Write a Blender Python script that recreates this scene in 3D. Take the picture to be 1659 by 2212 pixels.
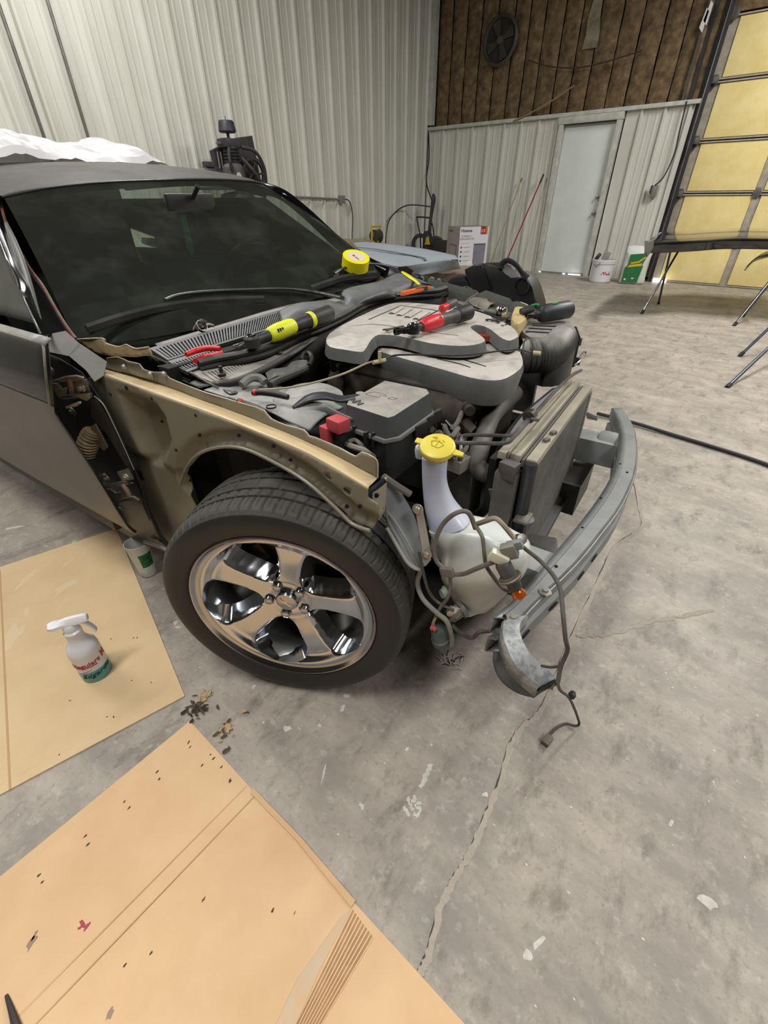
import bpy, bmesh, math, random
from mathutils import Vector, Matrix, noise
random.seed(7)
D=bpy.data; COL=bpy.context.scene.collection; SC=bpy.context.scene
PI=math.pi; R=math.radians
for o in list(D.objects): D.objects.remove(o)
# ---------------- camera, world, lights, exposure ----------------
cam=D.cameras.new('camera'); camo=D.objects.new('camera',cam); COL.objects.link(camo); SC.camera=camo
cam.sensor_fit='HORIZONTAL'; cam.sensor_width=36; cam.lens=964.4/1659*36; cam.clip_start=.02
yw,pt,rl=-0.69034207,0.61398214,-0.00816664
fw=Vector((math.sin(yw)*math.cos(pt),math.cos(yw)*math.cos(pt),-math.sin(pt)))
r0=fw.cross(Vector((0,0,1))).normalized(); u0=r0.cross(fw)
rt=math.cos(rl)*r0+math.sin(rl)*u0; up=-math.sin(rl)*r0+math.cos(rl)*u0
camo.matrix_world=Matrix(((rt.x,up.x,-fw.x,0),(rt.y,up.y,-fw.y,0),(rt.z,up.z,-fw.z,1.326),(0,0,0,1)))
w=D.worlds.new('world'); SC.world=w; w.use_nodes=True
w.node_tree.nodes['Background'].inputs[0].default_value=(.75,.85,1,1); w.node_tree.nodes['Background'].inputs[1].default_value=.4
SC.view_settings.view_transform='Standard'; SC.view_settings.look='None'; SC.view_settings.exposure=-0.05; SC.view_settings.gamma=1
SC.view_settings.use_curve_mapping=False
CEIL=5.3
def area(n,loc,sx,sy,p,col=(1,.985,.95),rot=(0,0,0)):
    l=D.lights.new(n,'AREA'); l.shape='RECTANGLE'; l.size=sx; l.size_y=sy; l.energy=p; l.color=col
    o=D.objects.new(n,l); o.location=loc; o.rotation_euler=rot; COL.objects.link(o); return o
LAMPS=[(-5.7,-.6),(-5.5,2.8),(-1.2,-1.0),(3.2,-.2),(2.6,4.4),(.6,7.3)]; LP_=150; LK=[1,1,.95,1,1.1,2.3]
for i,(x,y) in enumerate(LAMPS): area('shop_light_beam',(x,y,CEIL-.16),.5,2.3,LP_*LK[i])
# ---------------- helpers ----------------
def lin(c): return c/12.92 if c<=.04045 else ((c+.055)/1.055)**2.4
def hexc(h):
    h=h.lstrip('#'); return tuple(lin(int(h[i:i+2],16)/255) for i in (0,2,4))+(1,)
MATS={}
def M(name,c1,c2=None,rough=.5,metal=0,scale=6,bump=0,bscale=None,spec=.5,coat=0,c3=None,th=.5,stretch=None,detail=6,rough2=None,alpha=1,emit=0,trans=0,w=.15,dust=None,damt=.85,dth=.35):
    if name in MATS: return MATS[name]
    m=D.materials.new(name); m.use_nodes=True; nt=m.node_tree; N=nt.nodes; L=nt.links; b=N['Principled BSDF']
    b.inputs['Roughness'].default_value=rough; b.inputs['Metallic'].default_value=metal
    b.inputs['Specular IOR Level'].default_value=spec; b.inputs['Coat Weight'].default_value=coat; b.inputs['Coat Roughness'].default_value=.08
    b.inputs['Alpha'].default_value=alpha; b.inputs['Transmission Weight'].default_value=trans
    b.inputs['Base Color'].default_value=hexc(c1)
    if c2 or bump:
        tc=N.new('ShaderNodeTexCoord'); mp=N.new('ShaderNodeMapping'); L.new(tc.outputs['Object'],mp.inputs[0])
        if stretch: mp.inputs['Scale'].default_value=stretch
    if c2:
        nz=N.new('ShaderNodeTexNoise'); nz.inputs['Scale'].default_value=scale; nz.inputs['Detail'].default_value=detail; nz.inputs['Roughness'].default_value=.62
        L.new(mp.outputs[0],nz.inputs['Vector'])
        cr=N.new('ShaderNodeValToRGB'); e=cr.color_ramp.elements
        e[0].position=max(0,th-w); e[0].color=hexc(c1); e[1].position=min(1,th+w); e[1].color=hexc(c2)
        if c3: k=e.new(min(1,th+w+.14)); k.color=hexc(c3)
        L.new(nz.outputs['Fac'],cr.inputs[0]); L.new(cr.outputs[0],b.inputs['Base Color'])
        if rough2 is not None:
            mr=N.new('ShaderNodeMapRange'); mr.inputs['From Min'].default_value=th-w; mr.inputs['From Max'].default_value=th+w
            mr.inputs['To Min'].default_value=rough; mr.inputs['To Max'].default_value=rough2; L.new(nz.outputs['Fac'],mr.inputs[0]); L.new(mr.outputs[0],b.inputs['Roughness'])
    if dust:
        g=N.new('ShaderNodeNewGeometry'); sx=N.new('ShaderNodeSeparateXYZ'); L.new(g.outputs['Normal'],sx.inputs[0])
        up=N.new('ShaderNodeMapRange'); up.interpolation_type='SMOOTHSTEP'; up.inputs['From Min'].default_value=dth; up.inputs['From Max'].default_value=.97; L.new(sx.outputs[2],up.inputs[0])
        tc2=N.new('ShaderNodeTexCoord'); n3=N.new('ShaderNodeTexNoise'); n3.inputs['Scale'].default_value=9; n3.inputs['Detail'].default_value=9; n3.inputs['Roughness'].default_value=.68; n3.inputs['Distortion'].default_value=1.2; L.new(tc2.outputs['Object'],n3.inputs['Vector'])
        m3=N.new('ShaderNodeMapRange'); m3.inputs['From Min'].default_value=.32; m3.inputs['From Max'].default_value=.56; m3.inputs['To Min'].default_value=.55*damt; m3.inputs['To Max'].default_value=damt; L.new(n3.outputs['Fac'],m3.inputs[0])
        mu=N.new('ShaderNodeMath'); mu.operation='MULTIPLY'; L.new(up.outputs[0],mu.inputs[0]); L.new(m3.outputs[0],mu.inputs[1])
        mx=N.new('ShaderNodeMix'); mx.data_type='RGBA'; L.new(mu.outputs[0],mx.inputs[0]); mx.inputs[7].default_value=hexc(dust)
        if c2: L.new(cr.outputs[0],mx.inputs[6])
        else: mx.inputs[6].default_value=hexc(c1)
        L.new(mx.outputs[2],b.inputs['Base Color'])
    if bump:
        n2=N.new('ShaderNodeTexNoise'); n2.inputs['Scale'].default_value=bscale or scale*6; n2.inputs['Detail'].default_value=4; L.new(mp.outputs[0],n2.inputs['Vector'])
        bp=N.new('ShaderNodeBump'); bp.inputs['Strength'].default_value=bump; bp.inputs['Distance'].default_value=.01; L.new(n2.outputs['Fac'],bp.inputs['Height']); L.new(bp.outputs[0],b.inputs['Normal'])
    if emit: b.inputs['Emission Color'].default_value=hexc(c1); b.inputs['Emission Strength'].default_value=emit
    MATS[name]=m; return m
def obj(name,bm,mat,parent=None,smooth=False,kind=None):
    me=D.meshes.new(name); bm.to_mesh(me); bm.free()
    o=D.objects.new(name,me); COL.objects.link(o)
    if mat: me.materials.append(mat)
    if smooth: me.shade_smooth(); me.set_sharp_from_angle(angle=R(38))
    if parent: o.parent=parent
    if kind: o['kind']=kind
    return o
def tag(o,label,cat,group=None,kind=None):
    o['label']=label; o['category']=cat
    if group: o['group']=group
    if kind: o['kind']=kind
    return o
def thing(name,label,cat,loc=(0,0,0),rot=(0,0,0),group=None):
    o=D.objects.new(name,None); o.empty_display_size=.1; COL.objects.link(o); o.location=loc; o.rotation_euler=rot
    return tag(o,label,cat,group)
def nb(): return bmesh.new()
def V(*a): return Vector(a)
def abox(bm,c,s,rot=None,bev=0,mtx=None):
    """box centred at c with full size s"""
    r=bmesh.ops.create_cube(bm,size=1); vs=r['verts']
    m=Matrix.Translation(c)@(rot.to_4x4() if rot else Matrix())@Matrix.Diagonal((s[0],s[1],s[2],1))
    if mtx: m=mtx@m
    bmesh.ops.transform(bm,matrix=m,verts=vs)
    if bev: 
        es=list({e for v in vs for e in v.link_edges}); bmesh.ops.bevel(bm,geom=es,offset=bev,segments=2,profile=.7,affect='EDGES')
def box(name,c,s,mat,parent=None,rot=None,bev=0,smooth=False,kind=None):
    bm=nb(); abox(bm,c,s,rot,bev); return obj(name,bm,mat,parent,smooth or bev>0,kind)
def E3(x=0,y=0,z=0): return Matrix.Rotation(R(z),3,'Z')@Matrix.Rotation(R(y),3,'Y')@Matrix.Rotation(R(x),3,'X')
def catmull(P,n,closed=False):
    P=[Vector(p) for p in P]; out=[]; N=len(P)
    if N<3 and not closed: 
        return [P[0].lerp(P[-1],i/n) for i in range(n+1)] if N==2 else P
    seg=N if closed else N-1
    for i in range(seg):
        if closed: a,b,c,d=P[(i-1)%N],P[i],P[(i+1)%N],P[(i+2)%N]
        else: a,b,c,d=P[max(i-1,0)],P[i],P[i+1],P[min(i+2,N-1)]
        for k in range(n):
            t=k/n; out.append(.5*((2*b)+(c-a)*t+(2*a-5*b+4*c-d)*t*t+(3*b-a-3*c+d)*t**3))
    if not closed: out.append(P[-1].copy())
    return out
def atube(bm,P,r,seg=8,n=6,smooth=True,cap=True,flat=None):
    """sweep a circle along points; r number or list per control point"""
    if smooth and len(P)>2:
        Q=catmull(P,n)
        rr=[r]*len(Q) if not isinstance(r,(list,tuple)) else [r[min(int(i/n),len(r)-1)]*(1-(i%n)/n)+r[min(int(i/n)+1,len(r)-1)]*((i%n)/n) for i in range(len(Q))]
    else:
        Q=[Vector(p) for p in P]; rr=[r]*len(Q) if not isinstance(r,(list,tuple)) else list(r)
    rings=[]; prev=None
    for i,p in enumerate(Q):
        t=(Q[min(i+1,len(Q)-1)]-Q[max(i-1,0)])
        t=t.normalized() if t.length>1e-9 else Vector((0,0,1))
        if prev is None:
            a=Vector((0,0,1)) if abs(t.z)<.9 else Vector((1,0,0)); nrm=(a-t*a.dot(t)).normalized()
        else:
            nrm=prev-t*prev.dot(t); nrm=nrm.normalized() if nrm.length>1e-6 else prev
        prev=nrm; bn=t.cross(nrm); k=flat or 1
        rings.append([bm.verts.new(p+(nrm*math.cos(2*PI*j/seg)*k+bn*math.sin(2*PI*j/seg))*rr[i]) for j in range(seg)])
    for a,b in zip(rings,rings[1:]):
        for j in range(seg): bm.faces.new((a[j],a[(j+1)%seg],b[(j+1)%seg],b[j]))
    if cap:
        bm.faces.new(rings[0][::-1]); bm.faces.new(rings[-1])
def tube(name,P,r,mat,parent=None,seg=8,n=6,smooth=True,flat=None,kind=None):
    bm=nb(); atube(bm,P,r,seg,n,smooth,flat=flat); return obj(name,bm,mat,parent,True,kind)
def frame(origin,zdir,xdir=None):
    z=Vector(zdir).normalized(); a=Vector(xdir) if xdir else (Vector((1,0,0)) if abs(z.x)<.9 else Vector((0,1,0)))
    x=(a-z*a.dot(z)).normalized(); y=z.cross(x)
    return Matrix(((x.x,y.x,z.x,origin[0]),(x.y,y.y,z.y,origin[1]),(x.z,y.z,z.z,origin[2]),(0,0,0,1)))
def alathe(bm,prof,seg=32,mtx=None,closed=False,rmod=None):
    """profile [(r,z)] about local z"""
    mtx=mtx or Matrix(); rings=[]
    for i,(r,z) in enumerate(prof):
        if r<1e-6: rings.append([bm.verts.new(mtx@Vector((0,0,z)))])
        else: rings.append([bm.verts.new(mtx@Vector(((r+(rmod(i,j/seg) if rmod else 0))*math.cos(2*PI*j/seg),(r+(rmod(i,j/seg) if rmod else 0))*math.sin(2*PI*j/seg),z))) for j in range(seg)])
    pr=list(zip(rings,rings[1:]))
    if closed: pr.append((rings[-1],rings[0]))
    for a,b in pr:
        if len(a)==1 and len(b)==1: continue
        for j in range(seg):
            k=(j+1)%seg
            if len(a)==1: bm.faces.new((a[0],b[k],b[j]))
            elif len(b)==1: bm.faces.new((a[j],a[k],b[0]))
            else: bm.faces.new((a[j],a[k],b[k],b[j]))
def lathe(name,prof,mat,parent=None,seg=32,mtx=None,closed=False,smooth=True,kind=None,rmod=None):
    bm=nb(); alathe(bm,prof,seg,mtx,closed,rmod); bmesh.ops.recalc_face_normals(bm,faces=bm.faces[:]); return obj(name,bm,mat,parent,smooth,kind)
def aprism(bm,pts,h,mtx=None,bev=0):
    """2D outline extruded by h along local z"""
    mtx=mtx or Matrix()
    a=[bm.verts.new(mtx@Vector((p[0],p[1],0))) for p in pts]; b=[bm.verts.new(mtx@Vector((p[0],p[1],h))) for p in pts]
    fs=[bm.faces.new(a[::-1]),bm.faces.new(b)]
    n=len(pts)
    for i in range(n): fs.append(bm.faces.new((a[i],a[(i+1)%n],b[(i+1)%n],b[i])))
    if bev:
        es=[e for e in fs[1].edges]+[e for e in fs[0].edges]
        bmesh.ops.bevel(bm,geom=list(set(es)),offset=bev,segments=2,profile=.6,affect='EDGES')
def prism(name,pts,h,mat,parent=None,mtx=None,bev=0,smooth=True,kind=None):
    bm=nb(); aprism(bm,pts,h,mtx,bev); bmesh.ops.recalc_face_normals(bm,faces=bm.faces[:]); return obj(name,bm,mat,parent,smooth,kind)
def apoly(bm,P3,t,nrm=None,bev=0):
    """3D near-planar outline given thickness t along -normal"""
    P=[Vector(p) for p in P3]; n=Vector((0,0,0))
    if nrm: n=Vector(nrm).normalized()
    else:
        for i in range(len(P)): n+=P[i].cross(P[(i+1)%len(P)])
        n.normalize()
    a=[bm.verts.new(p) for p in P]; b=[bm.verts.new(p-n*t) for p in P]; f0=bm.faces.new(a); f1=bm.faces.new(b[::-1]); k=len(P)
    for i in range(k): bm.faces.new((a[i],b[i],b[(i+1)%k],a[(i+1)%k]))
    if bev: bmesh.ops.bevel(bm,geom=list(f0.edges),offset=bev,segments=2,profile=.6,affect='EDGES')
def poly(name,P3,t,mat,parent=None,nrm=None,bev=0,smooth=True,kind=None):
    bm=nb(); apoly(bm,P3,t,nrm,bev); bmesh.ops.recalc_face_normals(bm,faces=bm.faces[:]); return obj(name,bm,mat,parent,smooth,kind)
def loft(name,rings,mat,parent=None,closed=True,caps=True,smooth=True,n=0,nu=0,kind=None,thick=0):
    """rings: equal length lists of points; n: subdivisions between rings (catmull), nu: along ring"""
    Rg=[[Vector(p) for p in r] for r in rings]
    if nu: Rg=[catmull(r,nu,closed) for r in Rg]
    if n: 
        cols=[catmull([r[j] for r in Rg],n) for j in range(len(Rg[0]))]; Rg=[[c[i] for c in cols] for i in range(len(cols[0]))]
    bm=nb(); vs=[[bm.verts.new(p) for p in r] for r in Rg]; m=len(vs[0])
    for a,b in zip(vs,vs[1:]):
        for j in range(m if closed else m-1): bm.faces.new((a[j],a[(j+1)%m],b[(j+1)%m],b[j]))
    if closed and caps: bm.faces.new(vs[0][::-1]); bm.faces.new(vs[-1])
    bmesh.ops.recalc_face_normals(bm,faces=bm.faces[:])
    o=obj(name,bm,mat,parent,smooth,kind)
    if thick: s=o.modifiers.new('s','SOLIDIFY'); s.thickness=thick; s.offset=-1
    return o
def patch(name,rows,mat,parent=None,n=5,nu=5,thick=.004,off=-1,kind=None,smooth=True):
    """open surface through a control net"""
    o=loft(name,rows,mat,parent,closed=False,caps=False,smooth=smooth,n=n,nu=nu,kind=kind)
    if thick: s=o.modifiers.new('s','SOLIDIFY'); s.thickness=thick; s.offset=off
    return o
def clone(o,parent=None,mtx=None):
    c=o.copy(); COL.objects.link(c); c.parent=parent
    if mtx is not None: c.matrix_basis=mtx
    return c
def text(name,s,size,mtx,mat,parent=None,ext=.0008,bold=False,sx=1,shear=0):
    cu=D.curves.new(name,'FONT'); cu.body=s; cu.size=size; cu.extrude=ext; cu.align_x='CENTER'; cu.align_y='CENTER'; cu.resolution_u=2; cu.shear=shear
    if bold: cu.offset=size*.02
    t=D.objects.new(name,cu); COL.objects.link(t); bpy.context.view_layer.update()
    me=D.meshes.new_from_object(t.evaluated_get(bpy.context.evaluated_depsgraph_get())); D.objects.remove(t)
    me.transform(mtx@Matrix.Diagonal((sx,1,1,1))); me.materials.clear(); me.materials.append(mat)
    o=D.objects.new(name,me); COL.objects.link(o); o.parent=parent; return o
def blob(bm,c,rx,ry,h=.0012,n=9,rot=0,jag=.35,seed=0):
    rnd=random.Random(seed); vs=[]
    for i in range(n):
        a=2*PI*i/n; k=1+rnd.uniform(-jag,jag); x=rx*k*math.cos(a); y=ry*k*math.sin(a)
        vs.append((c[0]+x*math.cos(rot)-y*math.sin(rot),c[1]+x*math.sin(rot)+y*math.cos(rot)))
    a=[bm.verts.new((x,y,c[2]+h)) for x,y in vs]; b=[bm.verts.new((c[0]+(x-c[0])*1.12,c[1]+(y-c[1])*1.12,c[2])) for x,y in vs]
    bm.faces.new(a)
    for i in range(n): bm.faces.new((a[i],b[i],b[(i+1)%n],a[(i+1)%n]))
def ribbon(name,pts,w,mat,parent=None,h=.0015,n=6,jit=.3,z=0.0005,seed=1):
    rnd=random.Random(seed); Q=catmull([(p[0],p[1],z) for p in pts],n); bm=nb(); rows=[]
    for i,p in enumerate(Q):
        t=(Q[min(i+1,len(Q)-1)]-Q[max(i-1,0)]).normalized(); s=Vector((-t.y,t.x,0)); ww=(w(i/len(Q)) if callable(w) else w)
        a=ww*(1+rnd.uniform(-jit,jit)); b=ww*(1+rnd.uniform(-jit,jit)); sh=s*rnd.uniform(-jit,jit)*ww
        rows.append([bm.verts.new(q) for q in (p-s*a*1.3+sh,p-s*a+sh+V(0,0,h),p+s*b+sh+V(0,0,h),p+s*b*1.3+sh)])
    for r1,r2 in zip(rows,rows[1:]):
        for j in range(3): bm.faces.new((r1[j],r1[j+1],r2[j+1],r2[j]))
    bmesh.ops.recalc_face_normals(bm,faces=bm.faces[:]); return obj(name,bm,mat,parent)
# ---------------- room ----------------
LX=-7.265; BY=10.43; RX=6.5; FY=-5.5
def struct(o): o['kind']='structure'; return o
def floor_mat():
    m=D.materials.new('concrete'); m.use_nodes=True; nt=m.node_tree; N=nt.nodes; L=nt.links; b=N['Principled BSDF']
    tc=N.new('ShaderNodeTexCoord')
    def nz(sc,det=8,st=None,rot=0,ro=.6):
        mp=N.new('ShaderNodeMapping'); L.new(tc.outputs['Object'],mp.inputs[0])
        if st: mp.inputs['Scale'].default_value=st
        mp.inputs['Rotation'].default_value=(0,0,rot)
        n=N.new('ShaderNodeTexNoise'); n.inputs['Scale'].default_value=sc; n.inputs['Detail'].default_value=det; n.inputs['Roughness'].default_value=ro; L.new(mp.outputs[0],n.inputs['Vector']); return n.outputs['Fac']
    def ramp(f,a,b_,c0=(0,0,0,1),c1=(1,1,1,1)):
        r=N.new('ShaderNodeValToRGB'); r.color_ramp.elements[0].position=a; r.color_ramp.elements[1].position=b_; r.color_ramp.elements[0].color=c0; r.color_ramp.elements[1].color=c1; L.new(f,r.inputs[0]); return r.outputs[0]
    def mix(f,a,b_):
        x=N.new('ShaderNodeMix'); x.data_type='RGBA'
        for i,v in ((0,f),(6,a),(7,b_)):
            if isinstance(v,(tuple,float)): x.inputs[i].default_value=v
            else: L.new(v,x.inputs[i])
        return x.outputs[2]
    base=ramp(nz(.9,6),.35,.65,hexc('#827d75'),hexc('#948a7f'))
    base=mix(ramp(nz(3.2,10,(1,1.8,1),.5,.7),.42,.66),base,hexc('#aaa093'))
    base=mix(ramp(nz(5,10,(2.2,1,1),-.6,.72),.52,.72),base,hexc('#615950'))
    base=mix(ramp(nz(26,6,None,0,.7),.55,.8),base,hexc('#b8b1a7'))
    base=mix(ramp(nz(60,4,None,0,.7),.56,.75),base,hexc('#7d776f'))
    v=N.new('ShaderNodeTexVoronoi'); v.inputs['Scale'].default_value=14; v.inputs['Randomness'].default_value=1; mp=N.new('ShaderNodeMapping'); mp.inputs['Scale'].default_value=(1,2,1); mp.inputs['Rotation'].default_value=(0,0,.7); L.new(tc.outputs['Object'],mp.inputs[0]); L.new(mp.outputs[0],v.inputs['Vector'])
    s=N.new('ShaderNodeMath'); s.operation='ADD'; L.new(v.outputs['Distance'],s.inputs[0]); 
    s2=N.new('ShaderNodeMath'); s2.operation='MULTIPLY'; L.new(nz(70,3),s2.inputs[0]); s2.inputs[1].default_value=.16; L.new(s2.outputs[0],s.inputs[1])
    base=mix(ramp(s.outputs[0],.115,.135,(1,1,1,1),(0,0,0,1)),base,hexc('#cbc5ba'))
    L.new(base,b.inputs['Base Color'])
    L.new(ramp(nz(2.5,8),.3,.7,(.42,.42,.42,1),(.62,.62,.62,1)),b.inputs['Roughness'])
    bp=N.new('ShaderNodeBump'); bp.inputs['Strength'].default_value=.25; bp.inputs['Distance'].default_value=.004; L.new(nz(45,6),bp.inputs['Height']); L.new(bp.outputs[0],b.inputs['Normal'])
    return m
fl=struct(box('floor',((LX+RX)/2,(BY+FY)/2,-.1),(RX-LX+.6,BY-FY+.6,.2),floor_mat()))
struct(box('ceiling',((LX+RX)/2,(BY+FY)/2,CEIL+.1),(RX-LX+.6,BY-FY+.6,.2),M('ceiling_insulation','#4d443a','#655a4c',rough=.9,scale=3)))
wallw=M('painted_metal_wall','#bfbfb4','#cbcbc2',rough=.42,scale=2.2,stretch=(1,1,.35),bump=.05,bscale=9)
def ribwall(name,parent,L0,L1,z0,z1,at,phase,pitch=.357,mat=wallw,per=3,zcut=None):
    """ribbed sheets; at(u,d)->xy ; u along wall, d out of wall. returns sheets"""
    k0=math.floor((L0-phase)/pitch)
    k=k0; u=L0
    while u<L1-1e-4:
        e=min(L1,phase+(k+per)*pitch-.045); k+=per
        if e<=u: continue
        prof=[]
        x=u; prof.append((u,0))
        j=math.ceil((u-phase-.04)/pitch)
        while phase+j*pitch<e+.001:
            c=phase+j*pitch
            for dx,d in ((-.034,0),(-.016,.042),(.016,.042),(.034,0),(.095,0),(.105,.006),(.125,.006),(.135,0),(.215,0),(.225,.006),(.245,.006),(.255,0)):
                if u<c+dx<e: prof.append((c+dx,d))
            j+=1
        prof.append((e,0))
        bm=nb(); vs=[[bm.verts.new((*at(a,d),zz)) for a,d in prof] for zz in (z0,z1)]
        for i in range(len(prof)-1): bm.faces.new((vs[0][i],vs[0][i+1],vs[1][i+1],vs[1][i]))
        bmesh.ops.recalc_face_normals(bm,faces=bm.faces[:])
        o=obj('wall_sheet',bm,mat,parent)
        for sx in []: pass
        u=e+.0001
wl=struct(box('wall_left',(LX-.08,(BY+FY)/2,CEIL/2),(.1,BY-FY+.3,CEIL),M('wall_core','#8f8f88',rough=.8)))
ribwall('l',wl,FY,BY-.01,0,CEIL,lambda u,d:(LX+d-.012,u),3.9)
wb=struct(box('wall_back',((LX+RX)/2,BY+.22,CEIL/2),(RX-LX+.3,.1,CEIL),M('wall_core2','#2a2420',rough=.9)))
# wainscot sheets left of the door, right of the door, above it
bat=lambda u,d:(u,BY-d+.005)
ribwall('b1',wb,LX,-4.34,0,2.5,bat,-4.728)
ribwall('b2',wb,-3.2,-2.17,0,2.5,bat,-4.728)
trimm=M('trim_white','#c2c2ba','#aaa9a0',rough=.45,scale=9)
struct(box('trim_1',((LX-2.1)/2,BY-.03,2.52),(-2.1-LX,.09,.055),trimm,bev=.004))
struct(box('trim_2',(-7.2,BY-.05,3.95),(.14,.13,2.75),trimm,bev=.004))
for i,(y,x) in enumerate(((3.15,0),(2.67,0))): pass
# back insulation batts
insm=M('insulation','#4f4132','#7d6a50',rough=1,scale=9,c3='#a3916f',bump=1,bscale=22,th=.48,w=.16,detail=10,spec=.1)
rnd=random.Random(3)
def batt(x0,x1,z0,z1,mat=insm):
    bm=nb(); nx=5; nz_=int((z1-z0)/.09); vs=[]
    for i in range(nx+1):
        row=[]
        for j in range(nz_+1):
            t=i/nx; x=x0+(x1-x0)*t; z=z0+(z1-z0)*j/nz_
            e=(1-abs(2*t-1)**4); d=.035*e+.03*noise.noise(V(x*3,5.1,z*3))*e+.016*noise.noise(V(x*14,1,z*14))
            row.append(bm.verts.new((x+.008*noise.noise(V(9,z*4,x0*7))*(1 if 0<i<nx else .9),BY+.07-d,z)))
        vs.append(row)
    for a,b in zip(vs,vs[1:]):
        for j in range(nz_): bm.faces.new((a[j],a[j+1],b[j+1],b[j]))
    bmesh.ops.recalc_face_normals(bm,faces=bm.faces[:]); return obj('insulation_batt',bm,mat,wb,True)
x=-7.14
while x<-2.2:
    wd=rnd.uniform(.29,.36); batt(x,min(x+wd-.018,-2.16),2.55,CEIL); x+=wd
insp=M('insulation_bare','#6d6353','#8d8472',rough=1,scale=7,bump=.6)
bm=nb()
prof=[]; 
for j in range(12):
    z=3.35+1.9*j/11; prof.append((-4.12+.02*math.sin(j*2.1)-.06*(j<4)*(4-j)/4,-3.95+.03*math.sin(j*1.3+1),z))
vs=[[bm.verts.new((a,BY+.0,z)),bm.verts.new((b,BY+.0,z))] for a,b,z in prof]
for a,b in zip(vs,vs[1:]): bm.faces.new((a[0],a[1],b[1],b[0]))
o=obj('bare_patch',bm,insp,wb); o.modifiers.new('s','SOLIDIFY').thickness=.01
# walk door
dm=M('door_paint','#d3dad6','#cbd0ca',rough=.4,scale=3)
dr=struct(D.objects.new('door_1',None)); COL.objects.link(dr); dr.location=(-3.78,BY,0)
box('door_leaf',(0,.05,1.2),(.93,.045,2.36),dm,dr,bev=.004)
for a in (-1,1): box('jamb',(a*.51,.0,1.21),(.085,.14,2.42),trimm,dr,bev=.006)
box('jamb',(0,-.004,2.44),(1.13,.15,.10),trimm,dr,bev=.006)
box('door_stop',(0,.02,2.365),(.94,.03,.03),M('shadow_grey','#8a8c88'),dr)
chr_=M('chrome','#d8d8d8',rough=.12,metal=1)
for zz,r_ in ((1.3,.028),(1.05,.036)):
    lathe('door_knob' if zz<1.2 else 'deadbolt',[(0,.0),(r_*.9,0),(r_*.9,.012),(r_*.45,.018),(r_*.45,.035),(r_*.95,.045),(r_*.9,.065),(0,.07)],M('brushed_nickel','#9a9790',rough=.3,metal=1),dr,24,frame((.4,.025,zz),(0,-1,0)))
box('bottom_sweep',(0,.02,.012),(.93,.03,.02),M('daylight_gap','#ffffff',emit=2.5) if 0 else M('grey_rubber','#77756f'),dr)
for cx_,wd in ((-.46,.03),(.06,.05),(.2,.1),(.32,.16)):
    box('daylight_gap',(cx_,.0,.006),(wd,.03,.012),M('daylight','#ffffff',emit=4),dr)
# overhead door
gd=struct(D.objects.new('door_2',None)); COL.objects.link(gd); gd.location=(-2.07,BY,0)
foam=M('foam_panel','#d6c27e','#e2d094',rough=.75,scale=3.5,bump=.15,bscale=30,c3='#d9c583',th=.5)
stm=M('galv_stile','#a79f8e','#928b7d',rough=.55,scale=12)
secs=[(0,.655),(.655,1.344),(1.344,2.035),(2.035,2.75),(2.75,3.46)]
DW=4.6
for i,(a,b) in enumerate(secs):
    s=box('door_section',(DW/2,.12,(a+b)/2),(DW,.03,b-a-.01),stm,gd)
    xs=[.06,1.14,2.26,3.38,DW-.04]
    for x0,x1 in zip(xs,xs[1:]):
        box('foam_panel',((x0+x1)/2+.02,.1,(a+b)/2),(x1-x0-.1,.04,b-a-.07),foam,s,bev=.012)
    for xx in xs[1:-1]: box('stile',(xx-.0,.075,(a+b)/2),(.075,.03,b-a-.012),stm,s,bev=.004)
    box('rail',(DW/2,.08,b-.018),(DW,.03,.018),stm,s); 
    box('rail',(DW/2,.08,a+.018),(DW,.03,.018),stm,s)
    for xx in [.05]+xs[1:-1]:
        prism('hinge',[(-.06,0),(-.03,.07),(.03,.07),(.06,0),(.03,-.07),(-.03,-.07)],.02,M('hinge_steel','#6f6d68',rough=.4,metal=.7),s,frame((xx,.06,b-.0),(0,-1,0),(1,0,0)),bev=.004)
blk=M('dark_steel','#1d1a1c','#2a2628',rough=.5,scale=8)
tr=struct(D.objects.new('trim_3',None)); COL.objects.link(tr); tr.location=(-2.1,BY,0)
galv=M('galvanized','#8d8c8a','#a3a29e',rough=.35,metal=.6,scale=9)
box('track_channel',(.02,-.02,1.9),(.035,.12,3.8),M('track_steel','#66656a','#807e80',rough=.35,metal=.5,scale=6),tr,bev=.006)
box('track_lip',(.045,-.08,1.9),(.05,.012,3.8),blk,tr)
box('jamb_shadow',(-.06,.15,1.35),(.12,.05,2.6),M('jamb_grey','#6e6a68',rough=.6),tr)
box('jamb_post',(-.13,.1,3.9),(.2,.1,2.75),blk,tr)
box('counterweight_cable',(-.28,-.02,3.9),(.03,.03,2.8),M('metal_bar','#4c4640',rough=.6),tr)
for k,(zz,xx) in enumerate(((3.35,-.12),(3.42,-.1))): prism('torn_plastic',[(-.04,0),(-.01,.2),(.03,.16),(.02,-.06)],.004,M('torn_white','#cfcfc9',rough=.6),tr,frame((-.28+k*.03,-.06,zz),(0,-1,0),(1,0,0)))
for zz in (.65,1.34,2.035,2.75): box('roller_bracket',(.09,-.03,zz),(.1,.06,.08),M('hinge_steel','#6f6d68'),tr,bev=.01)
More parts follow.
